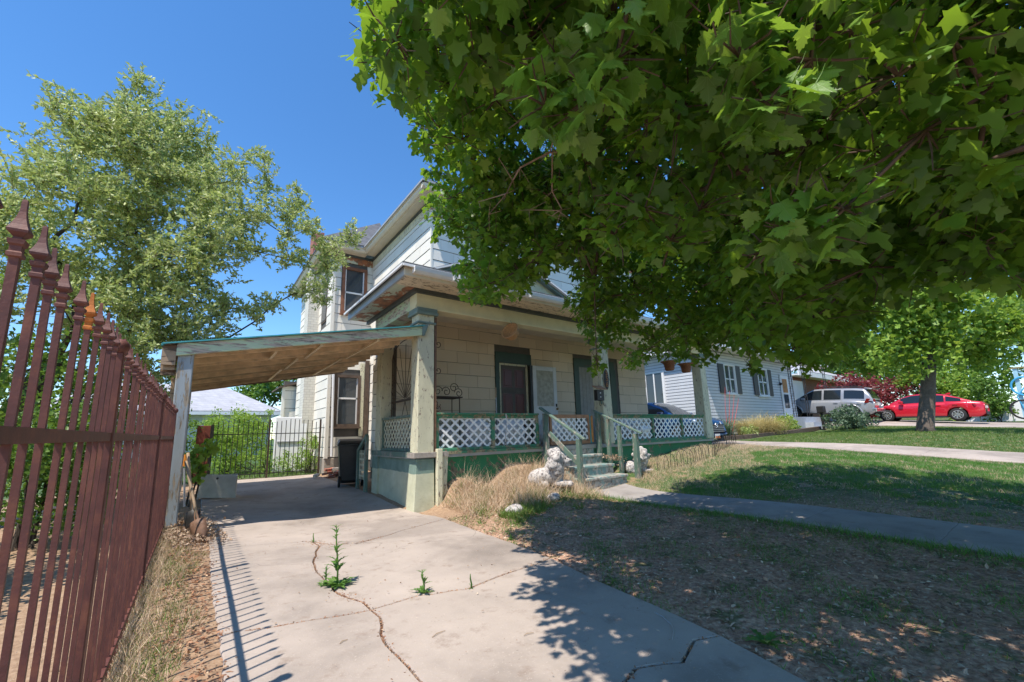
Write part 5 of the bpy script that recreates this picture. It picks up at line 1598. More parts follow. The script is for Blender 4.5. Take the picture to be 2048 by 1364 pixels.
(6.05,-0.97,4.07,0.33),(5.38,2.79,4.99,0.32),(6.36,3.26,3.52,0.29),(4.53,3.35,2.98,0.33),(5.97,-1.17,4.45,0.37),(4.51,-0.23,4.73,0.33),(7.12,2.18,2.7,0.3),(5.72,1.07,5.86,0.33),
(4.66,1.75,5.49,0.39),(6.27,-0.59,5.42,0.36),(4.12,2,5.02,0.32),(6.45,-0.22,3.81,0.31),(4.4,1.21,5.81,0.31),(4.85,0.15,5.71,0.32),(5.42,3.49,5.84,0.27),(6.32,1.98,5.15,0.27),
(4.6,1.43,6.14,0.37),(5.78,1.64,6.53,0.29),(5.09,-0.84,4.1,0.29),(4.98,3.14,5.55,0.37),(3.58,3.33,4.33,0.39),(4.95,-0.26,6.06,0.27),(5.26,1.97,4.74,0.37),(5.03,0.69,4.54,0.3),
(1.54,3.77,5.2,0.3),(1.1,1.56,3.29,0.21),(0.87,0.9,3.13,0.23),(0.86,1.84,3.5,0.19),(0.73,1.16,3.1,0.18),(0.72,1.11,3.8,0.24),(1.17,1.04,3.88,0.23),(0.73,0.81,3.61,0.12),
(1.74,1.07,3.5,0.23),(0.55,1.55,3.98,0.23),(0.88,0.69,2.97,0.19),(0.82,0.67,3.21,0.25),(1.34,1.02,2.99,0.19),(1.53,1.06,3.69,0.23),(0.73,1.08,3.5,0.23),(1.39,1.34,3.65,0.18),
(0.95,0.69,3.53,0.22),(1.16,0.78,2.99,0.24),(1.11,1.25,3.08,0.25),(0.52,0.96,3.18,0.21),(0.48,1.45,3.53,0.17),(1,0.99,3.71,0.24),(0.58,1.33,3.1,0.19),(0.96,1.22,3.4,0.2),
(0.63,0.82,3.4,0.18),(1.01,0.99,3.47,0.22),(1.31,0.7,3.86,0.22),(0.73,1.91,3.31,0.18),(1.52,0.98,3.36,0.21),(0.79,1.35,3.72,0.2),(1.2,0.76,3.49,0.24),(0.94,0.51,3.34,0.25),
(0.72,1.48,3.46,0.2),(0.77,1.55,3.8,0.22),(0.93,1.41,3.25,0.24),(1.23,1.21,3.73,0.24),(1.17,1,3.19,0.2),(0.57,0.68,3.2,0.14),(1.08,1.72,3.5,0.17),(0.63,1.33,3.89,0.22),
(1.38,0.82,3.26,0.22),(1.61,1.39,3.51,0.22),(0.64,1.05,2.91,0.26),(0.75,1.17,4.01,0.15),(0.95,1.45,3.49,0.23),(1.28,1.13,3.38,0.19),(0.64,1.54,3.26,0.24),(0.65,1.77,3.16,0.14),
(0.88,1.41,2.99,0.18),(1.02,1.33,3.66,0.22),(1.04,0.64,3.14,0.18),(1.28,1.35,3.39,0.24),(0.66,1.73,3.54,0.17),(1.47,1.27,3.3,0.18),(1.04,0.8,3.33,0.22),(1.33,0.97,3.55,0.25),
(1.03,0.77,3.79,0.26),(1.61,1.12,3.12,0.22),(0.42,1.1,2.96,0.21),(0.99,1.34,3.92,0.21),(0.48,1.16,3.35,0.23),(0.86,1.01,4.12,0.16),(0.92,1.69,3.68,0.2),(0.6,0.79,2.95,0.24),
(0.54,1.49,2.92,0.17),(1.05,0.64,2.77,0.25),(1.83,1.12,3.3,0.2),(0.73,2.1,3.43,0.25),(1.52,0.85,3.83,0.19),(0.77,0.43,3.01,0.17),(1.29,1.38,3.17,0.21),(1.12,0.79,3.99,0.17),
(0.66,1.96,3.67,0.1),(3.31,4.06,4.2,0.34),(2.61,3.69,3.27,0.32),(2.81,2.63,3.09,0.29),(2.76,3.22,3.46,0.27),(2.32,3.57,3.43,0.35),(3.5,3.12,3.24,0.33),(4.06,3.4,4.53,0.26),
(2.2,3.29,2.72,0.3),(2.84,2.88,3.82,0.34),(2.95,3.74,3.9,0.31),(3.5,3.97,4.45,0.3),(2.46,4.13,4.26,0.25),(2.62,3.38,3.85,0.32),(2.42,3.73,2.89,0.27),(2.59,2.9,3.01,0.21),
(2.92,3.8,4.4,0.31),(3.42,4.54,3.66,0.3),(3.98,3.57,3.54,0.29),(2.22,4.19,3.83,0.32),(2.81,4.23,4.59,0.25),(2.16,3.64,3.03,0.13),(3.07,4.48,4.57,0.3),(3.89,3.86,4.33,0.32),
(2.43,4.7,4.35,0.33),(3.17,3.47,4.09,0.27),(4.32,3.66,3.98,0.31),(3.59,3.59,4.09,0.25),(2.67,3.94,3.11,0.18),(2.74,3.13,4.05,0.32),(2.02,3,3.65,0.33),(3.18,4.3,3.44,0.31),
(2.71,2.59,3.68,0.34),(3.15,3.48,4.41,0.34),(3.5,4.28,4.41,0.36),(4.51,3.86,3.5,0.34),(2.65,3.36,2.97,0.22),(3.67,4.28,4.09,0.34),(3.06,2.69,2.75,0.2),(2.76,4.42,4.33,0.35),
(3.02,3.48,3.18,0.25),(1.83,3.38,3.56,0.23),(3.3,3.76,4.57,0.34),(3.49,3.84,3.59,0.29),(3.25,3.1,3.88,0.35),(2.96,3.78,2.98,0.16),(2.73,4.3,3.75,0.31),(3.72,3.44,2.81,0.29),
(3.81,3.25,3.18,0.36),(2.45,3.75,3.69,0.36),(4.44,4.13,3.21,0.28),(4.11,3.58,3,0.22),(3.19,3.27,3.35,0.22),(3.03,4.24,3.82,0.26),(2.04,4.26,4.41,0.11),(3.71,3.31,3.76,0.34),
(3.49,3.05,4.17,0.33),(3.85,4.07,3.95,0.26),(3.35,3,3.49,0.27),(2.97,4.78,3.58,0.36),(3.11,4.37,3.11,0.12),(5.82,1.66,4.35,0.37),(5.58,3.26,4.55,0.38),(7.18,0.23,3.47,0.35),
(6.06,0.18,4.23,0.41),(6.5,1.77,3.2,0.31),(6.47,-1.15,3.39,0.33),(6.65,3.4,2.81,0.39),(8.63,1.23,3.46,0.17),(7.87,2.55,2.67,0.36),(6.56,1.51,2.66,0.31),(7.97,1.59,4.17,0.39),
(8.55,0.85,4.3,0.3),(5.84,3.01,3.64,0.32),(4.95,2.28,3.11,0.44),(6.96,3.65,4.54,0.34),(6.09,0.94,3.87,0.39),(8.56,-1.04,3.03,0.43),(7.84,1.07,3.82,0.3),(7.86,-0.03,4.16,0.32),
(6.99,-0.87,4.18,0.41),(8.95,-1.47,3.14,0.43),(6.63,3.84,3.2,0.41),(6.18,3.94,3.92,0.32),(7.56,0.62,4.14,0.36),(6.87,2.77,3.84,0.36),(7.09,2.9,4.42,0.42),(7.35,-0.8,3.31,0.3),
(5.79,1.96,4,0.41),(5,3.28,3.93,0.39),(6.17,-0.86,3.56,0.32),(8.34,3.04,2.9,0.32),(7.95,2.14,4.11,0.4),(5.19,4.08,3.12,0.44),(4.99,1.48,4.22,0.41),(7.35,2.48,2.66,0.37),
(7.69,2.71,3.99,0.41),(5.42,2.99,4.11,0.44),(6.72,-0.44,4.04,0.31),(4.64,3.34,3.34,0.44),(5.91,0.62,3.32,0.31),(8.47,2.01,3.85,0.32),(8.72,1.72,4.11,0.4),(7.01,1.62,2.7,0.31),
(6.42,2.91,3.79,0.34),(8.81,0.46,4.59,0.43),(8.8,-0.14,4.32,0.34),(5.6,1.81,3.05,0.39),(4.7,3.49,4.4,0.32),(5.54,2.24,4.06,0.37),(5.33,3.8,4.05,0.44),(5.29,0.52,3.19,0.34),
(7.18,1.64,3.44,0.39),(6.77,-0.33,2.55,0.26),(8.27,2.34,4.42,0.37),(8.79,2.57,4.51,0.42),(4.68,3.74,3.16,0.37),(7.12,0.17,4.03,0.35),(7.75,-1.5,3.32,0.43),(5.1,-1.15,3.39,0.26),
(5.44,1.03,2.8,0.35),(8.33,-0.48,2.73,0.18),(7.26,2.49,4.1,0.38),(6.83,2.67,2.58,0.42),(8.65,-1.31,3.55,0.4),(7.13,3.68,3.71,0.41),(8.91,0.98,4.07,0.35),(6.46,-0.46,4.43,0.43),
(8.57,2.09,4.45,0.35),(8.02,0.29,3.64,0.34),(6.48,0.39,2.77,0.15),(5.86,3.42,4.09,0.36),(8.13,-0.53,3.64,0.32),(7.98,0.88,4.42,0.34),(8.66,-1.21,4,0.39),(5.82,2.64,3.79,0.44),
(6.31,2.08,3.07,0.4),(6.46,3.41,3.14,0.44),(6.3,-0.24,3.37,0.34),(5.67,2.35,3.65,0.39),(8.62,-0.54,4.41,0.42),(7.44,-1.22,3.68,0.36),(4.56,3.25,4.17,0.42),(4.57,-0.73,2.93,0.32),
(7.12,-1.38,4.26,0.38),(6.81,1.4,4.07,0.31),(6.59,-0.01,4.22,0.4),(7.29,3.34,4.24,0.36),(8.4,2.86,3.76,0.43),(6.25,3.12,4.37,0.39),(6.25,0.53,3.43,0.34),(4.78,-0.94,4.46,0.39),
(9.23,1.71,3.52,0.25),(5.53,1.46,2.89,0.33),(5.74,1.28,3.4,0.33),(5.31,1.87,3.68,0.37),(8.21,1.16,3.49,0.36),(5.73,3.8,4.14,0.31),(5.89,0.8,4.45,0.36),(7.75,2.14,3.5,0.41),
(6.96,-0.07,2.76,0.34),(6.32,0.35,4.58,0.33),(7.49,1.83,4.1,0.44),(4.67,3.96,2.72,0.4),(6.8,2.55,3.29,0.45),(6.52,-0.19,2.83,0.31),(8.16,-0.22,3.94,0.36),(4.62,1.16,3.38,0.37),
(5.76,-0.25,3.04,0.36),(8.89,-0.92,4.31,0.42),(6.96,-1.29,2.94,0.39),(5.73,3.92,3.49,0.39),(5.77,2.04,2.51,0.37),(5.2,1.41,3.06,0.42),(6.69,1.9,4.22,0.44),(6.93,3.81,4.24,0.41),
(6.7,2.67,4.26,0.41),(6.74,3.04,4.59,0.35),(6.78,3.34,4.25,0.4),(8.51,-1.37,2.92,0.36),(8.45,-0.19,3.26,0.37),(4.83,2.83,2.85,0.39),(9.2,1.77,4.56,0.39),(7.59,1.84,4.55,0.37),
(7.5,3.22,3.27,0.42),(5.82,1.54,2.69,0.33),(6.34,1.54,4.38,0.35),(5.85,1.53,3.71,0.39),(7.23,0.92,3.61,0.42),(5.59,1.58,3.5,0.42),(5.88,2.2,4.29,0.42),(8.94,-0.42,3.09,0.41),
(8.12,-0.8,4.29,0.44),(9.11,1.92,3.83,0.38),(6.57,2.29,3.82,0.45),(7.7,-0.58,4.39,0.33),(8.47,-1,3.79,0.36),(5.58,3.49,4.3,0.34),(8.6,0.29,3.9,0.34),(5.63,3.51,3.83,0.45),
(7.95,-1.07,2.69,0.44),(8.32,2.78,4.18,0.37),(6.83,3.42,3.68,0.4),(6.22,3.71,4.35,0.38),(8.72,2.11,3.11,0.4),(6.82,-0.59,2.86,0.32),(9.05,0.51,4.32,0.35),(8.9,0.27,3.42,0.37),
(5.09,1.23,3.6,0.37),(8.61,0.52,3.58,0.33),(9.07,2.16,2.6,0.21),(6.08,-0.23,2.54,0.31),(6.13,1.54,3.36,0.4),(8.52,-0.85,4.26,0.34),(7.94,3.41,4.59,0.31),(7.59,2.47,2.96,0.39),
(7.96,-0.79,3.04,0.34),(4.94,3.96,4.12,0.31),(6.78,2.93,3.53,0.39),(7.04,1.98,3.65,0.44),(5.41,0.85,3.9,0.44),(8.15,2.5,3.73,0.4),(6.79,0.33,4.41,0.31),(5.18,0.29,2.95,0.32),
(7.4,-1.01,4.6,0.33),(7.59,3.39,2.93,0.38),(8.52,1.33,4.16,0.44),(7.48,3.62,4.6,0.33),(5.5,0.36,2.82,0.36),(7.68,2.96,3,0.36),(7.34,1.42,4.23,0.43),(6.72,1.04,3.14,0.34),
(5.53,1.23,3.68,0.31),(7.92,2.62,3.22,0.32),(9.04,-0.74,3.98,0.43),(9.25,0.88,4.48,0.32),(8.36,0.71,4.59,0.31),(8.43,2.16,2.82,0.39),(8.63,1.67,4.52,0.44),(5.28,-1.18,3.04,0.14),
(6.11,0.97,3.27,0.43),(8.06,3.23,4.23,0.33),(6.86,2.09,3.33,0.33),(8.15,0.68,4.12,0.39),(5.01,0.78,2.99,0.34),(6.56,2.55,2.9,0.41),(6.47,-1.05,2.61,0.41),(5.14,0.65,3.67,0.38),
(6.21,4.17,4.56,0.36),(5.25,2.73,3.09,0.38),(8.66,2.52,2.56,0.43),(5.73,-1.03,2.84,0.32),(5.61,3.85,4.55,0.37),(7.19,3.15,3.95,0.38),(7.21,2.18,4.49,0.35),(6.8,-1.14,2.59,0.24),
(8.03,0.5,3.24,0.33),(7.26,1.17,3.97,0.39),(7.68,1.13,4.27,0.44),(5.99,2.38,2.99,0.44),(7.16,2.71,2.96,0.42),(6.54,2.78,3.2,0.42),(8.39,-0.13,4.42,0.32),(6.24,0.63,4.34,0.31),
(6.57,0.76,3.42,0.41),(4.8,2.22,4.44,0.43),(6.1,-0.08,2.91,0.41),(8.24,-1.14,3.51,0.41),(6.71,-0.55,3.54,0.38),(4.6,1.95,3.46,0.42),(7.51,3.48,3.76,0.44),(1,0.98,2.63,0.2),
(1.03,0.87,2.43,0.17),(0.95,1.02,2.46,0.15),(1.14,0.83,2.61,0.17),(1.73,1.16,2.35,0.2),(1.75,1.37,2.31,0.2),(1.94,1.16,2.24,0.19),(1.74,1.25,2.47,0.18),(2.15,1.09,2.45,0.2),
(1.75,0.58,2.06,0.18),(1.77,0.5,1.93,0.16),(1.87,0.41,2.04,0.16),(1.88,0.68,1.98,0.15),(1.36,0.5,2.48,0.18),(1.43,0.47,2.32,0.16),(1.57,0.36,2.47,0.18),(1.75,0.28,2.63,0.2),
(1.97,0.21,2.51,0.2),(2.06,0.07,2.6,0.2),(2.27,0.02,2.46,0.2),(2.19,0.19,2.37,0.25),(2.48,0.1,2.28,0.25),(2.27,0.36,2.42,0.22),(2.17,0.95,2.74,0.25),(1.97,1.24,3,0.25),
(1.21,1.39,3.21,0.22),(1.12,1.72,3.47,0.25),(0.93,2.06,3.74,0.26),(0.96,2.4,3.74,0.22),(1.16,2.16,3.55,0.25),(1.42,2.82,3.76,0.25),(1.85,2.96,3.69,0.3),(2.55,3.47,3.64,0.3),
(2.37,0.89,2.69,0.22),(2.34,0.53,2.69,0.22),(1.81,0.91,2.84,0.22),(2.01,1.78,3.07,0.25),(1.4,1.98,3.42,0.25),(1.28,-0.25,2.72,0.29),(1.89,0.47,3.27,0.27),(2.4,0.76,3.3,0.25),
(1.09,1.12,2.78,0.23),(2.18,0.08,3.18,0.23),(1.97,0.86,3.47,0.26),(2.56,1,3.01,0.29),(2.48,1.27,2.76,0.31),(2.26,-0.23,3.16,0.3),(1.03,0.3,3.79,0.3),(1.72,-0.1,3.42,0.27),
(2.48,0.59,2.74,0.28),(1.72,0.73,3.24,0.32),(1.94,-0.26,3.07,0.27),(1.73,-0.54,3.48,0.25),(3.42,0.89,2.82,0.25),(2.02,-0.59,3.18,0.27),(1.63,0.36,3.17,0.26),(3.22,0.84,3.51,0.3),
(1.74,-0.45,2.92,0.3),(3.6,0.22,3.56,0.23),(2.16,0.86,2.89,0.28),(2.62,1.09,3.41,0.28),(1.45,0.41,3.61,0.31),(1.27,-0.5,3.14,0.31),(1.58,0.32,2.7,0.29),(3.58,0.32,3.28,0.27),
(1.06,-0.26,3.19,0.27),(1.76,0.93,2.79,0.31),(3.56,1.17,3.6,0.25),(2.03,0.47,3.72,0.24),(1.06,-0.46,2.78,0.27),(2.69,0.61,3.65,0.31),(2.9,-0.17,3.52,0.23),(1.96,-1.79,2.72,0.48),
(3.85,-5.74,2.99,0.4),(4.17,-5.52,5.88,0.4),(1.53,-1.53,5.79,0.47),(3.93,-1.32,6.23,0.44),(6.22,-4.16,4.81,0.46),(5.85,-2.56,5.65,0.44),(1.95,-2.46,4.72,0.38),(4.45,-2.68,3.76,0.46),
(7.54,-5.16,4.91,0.39),(3.8,-2.62,4.92,0.49),(2.17,-3.9,6.19,0.38),(2.61,-5.02,3.09,0.49),(3.22,-2.21,2.42,0.41),(6.6,-2.28,3.41,0.48),(6.49,-5.22,3.63,0.4),(8.02,-1.35,5.37,0.49),
(1.91,-2.93,3.37,0.5),(3.55,-4.19,3.96,0.4),(6.06,-0.75,4.68,0.46),(3.32,-5.72,5.02,0.5),(8.19,-2.18,3.6,0.44),(1.57,-3,4.26,0.45),(3.08,-4.94,5.18,0.45),(2.02,-2.94,5.64,0.41),
(3.82,0.89,5.32,0.4),(6.74,-4.94,4.81,0.46),(1.69,-3.32,3.7,0.49),(3.15,-0.44,6.34,0.46),(2.74,-4.37,3.74,0.43),(4.3,-5.8,3.61,0.44),(2.73,-2.71,2.65,0.42),(5.78,-5.1,5.88,0.43),
(4.19,-5.12,4.5,0.45),(4.23,-5.45,3.06,0.44),(5.39,-3.25,6.28,0.46),(1.02,-2.82,3.18,0.45),(3.29,-2.52,2.69,0.49),(1.4,-1.3,5.38,0.49),(1.4,0.27,5.58,0.39),(2.37,-1.44,5.85,0.48),
(5.78,-5.77,5.5,0.4),(6.32,-3.16,2.55,0.41),(7.54,-0.89,6.22,0.44),(6.67,-2.63,5.09,0.47),(1.92,-1.57,4.73,0.49),(1.77,-0.29,6.07,0.48),(3.42,-4.89,4.7,0.39),(1.17,-3.32,4.36,0.39),
(6.21,-1.37,3.96,0.39),(3.24,-3.92,5.16,0.4),(4.67,-4.29,4.95,0.41),(2.84,-3.48,4.64,0.45),(5.48,-4.48,5.2,0.5),(3.37,-1.64,3.63,0.44),(2.15,-2.16,4.24,0.47),(5.44,-4.57,4.37,0.41),
(6.9,-5.35,4.84,0.44),(5.74,-1.21,2.36,0.5),(6.44,-5.71,5.3,0.41),(3.11,-4.82,3.47,0.46),(6.86,-3.55,5.8,0.49),(4.74,-1.1,2.54,0.4),(2.25,-3.32,3.16,0.49),(2.15,-2.28,3.09,0.39),
(4.36,-2.39,5.35,0.49),(9.13,-1.95,3.73,0.42),(3.09,-3.17,6.18,0.45),(6.61,-3.15,4.47,0.41),(3.83,-5.45,5.02,0.41),(1.58,-3.74,4.95,0.39),(7.39,-4.72,5.38,0.5),(6.56,-5.81,4.3,0.4),
(1.34,-3.01,5.76,0.46),(4.37,-2.92,3.21,0.47),(3,-4.64,4.72,0.5),(7.09,-4.78,3.85,0.39),(4.79,-2.49,6.23,0.41),(2.46,-1.43,2.54,0.47),(3.65,-3.56,4.84,0.5),(4.29,-3.26,5.17,0.38),
(1.15,-0.62,3.72,0.5),(8.57,-3.41,3.58,0.4),(7.02,-2.99,5.78,0.49),(7.23,-1.74,2.97,0.44),(6.19,-5.96,4.93,0.4),(7.48,-2.3,5.81,0.39),(1.02,-1.47,3.99,0.47),(1.69,-2.39,5.19,0.38),
(7.43,-2.28,6.38,0.41),(3.89,-4.12,6,0.49),(2.65,-5.62,4.39,0.47),(1.9,-0.8,5.72,0.46),(7.57,-3.47,5.96,0.39),(4.21,-2.3,3.3,0.49),(3.85,-3.04,5.09,0.46),(2.69,-2.76,3.5,0.49),
(7.02,-4.5,4.17,0.4),(6.74,-4.56,6.16,0.4),(3.38,-2.26,4.83,0.45),(6.69,-3.68,6.29,0.49),(2.41,-5.42,5.54,0.47),(4.76,-4.87,4.74,0.39),(5.67,-4.05,2.62,0.41),(1.07,-4.03,4.73,0.4),
(3.55,-2.14,3.01,0.44),(1.77,-3.22,6.27,0.42),(5.44,-3.13,4.23,0.48),(6.26,-2.3,5.96,0.43),(7.35,-2.7,4.52,0.48),(4.39,-1.51,5.78,0.39),(1.52,-3.5,4.1,0.47),(1.18,-2.19,5.09,0.48),
(4.53,-1.33,6.2,0.39),(1.04,-3.74,4.26,0.4),(3.14,-3.37,2.73,0.5),(5.54,-3.49,2.7,0.4),(6.83,-0.52,6.11,0.38),(6.97,-1.22,4.76,0.47),(2.45,-4.23,4.38,0.49),(3.62,-4.72,3.88,0.39),
(1.43,-0.77,6.23,0.45),(7.69,-4.37,3.03,0.48),(3.69,-1.76,5.15,0.48),(3.35,-4.2,2.48,0.43),(6.2,-3.46,4.19,0.42),(2.57,-4.82,4.72,0.47),(1.2,-1.7,2.98,0.43),(6.46,-4.63,4.82,0.42),
(6.45,-3.4,6.05,0.43),(5.23,-5.7,5.18,0.48),(7.17,-2.06,3.76,0.48),(3.99,-2.26,3.88,0.49),(1.83,-3.36,3.02,0.41),(3.1,-2.07,6.08,0.44),(7.76,-4.9,4.28,0.39),(5.77,-2.02,3.39,0.4),
(3.72,-2.87,3.69,0.41),(6.63,-4.98,5.87,0.48),(2.34,-1.91,4.6,0.47),(2.31,-2.41,3.77,0.44),(7.83,-2.24,5.51,0.42),(2.63,-4.18,2.77,0.43),(8.54,-2.6,5.37,0.42),(7.44,-5.44,4.43,0.48),
(5.07,-1.41,3.78,0.48),(1.02,-1.92,5.97,0.48),(1.4,-1.28,4.15,0.42),(1.72,-3.8,5.42,0.41),(5.23,-1.33,6.46,0.49),(6.17,-2.37,4.51,0.48),(7.49,-3.48,4.79,0.42),(5.38,-5.19,2.75,0.39),
(7.12,-2.54,3.92,0.42),(8.35,-3.77,3.9,0.45),(4.67,-2.12,3.73,0.45),(1.01,-2.57,5.94,0.46),(6.08,-2.12,5.35,0.44),(3.29,-5.15,5.78,0.45),(8.64,-2.28,3.1,0.44),(2.86,-0.72,5.57,0.46),
(3.83,-3.39,3.48,0.43),(3.08,-2.17,4.28,0.5),(3.91,-3.1,6.18,0.4),(6.29,-1.63,3.14,0.47),(3.75,-4.71,2.89,0.46),(4.28,-1.78,5.05,0.49),(2.65,-5,5.41,0.5),(6.78,-2.88,3.59,0.39),
(1.12,-0.46,6.14,0.46),]
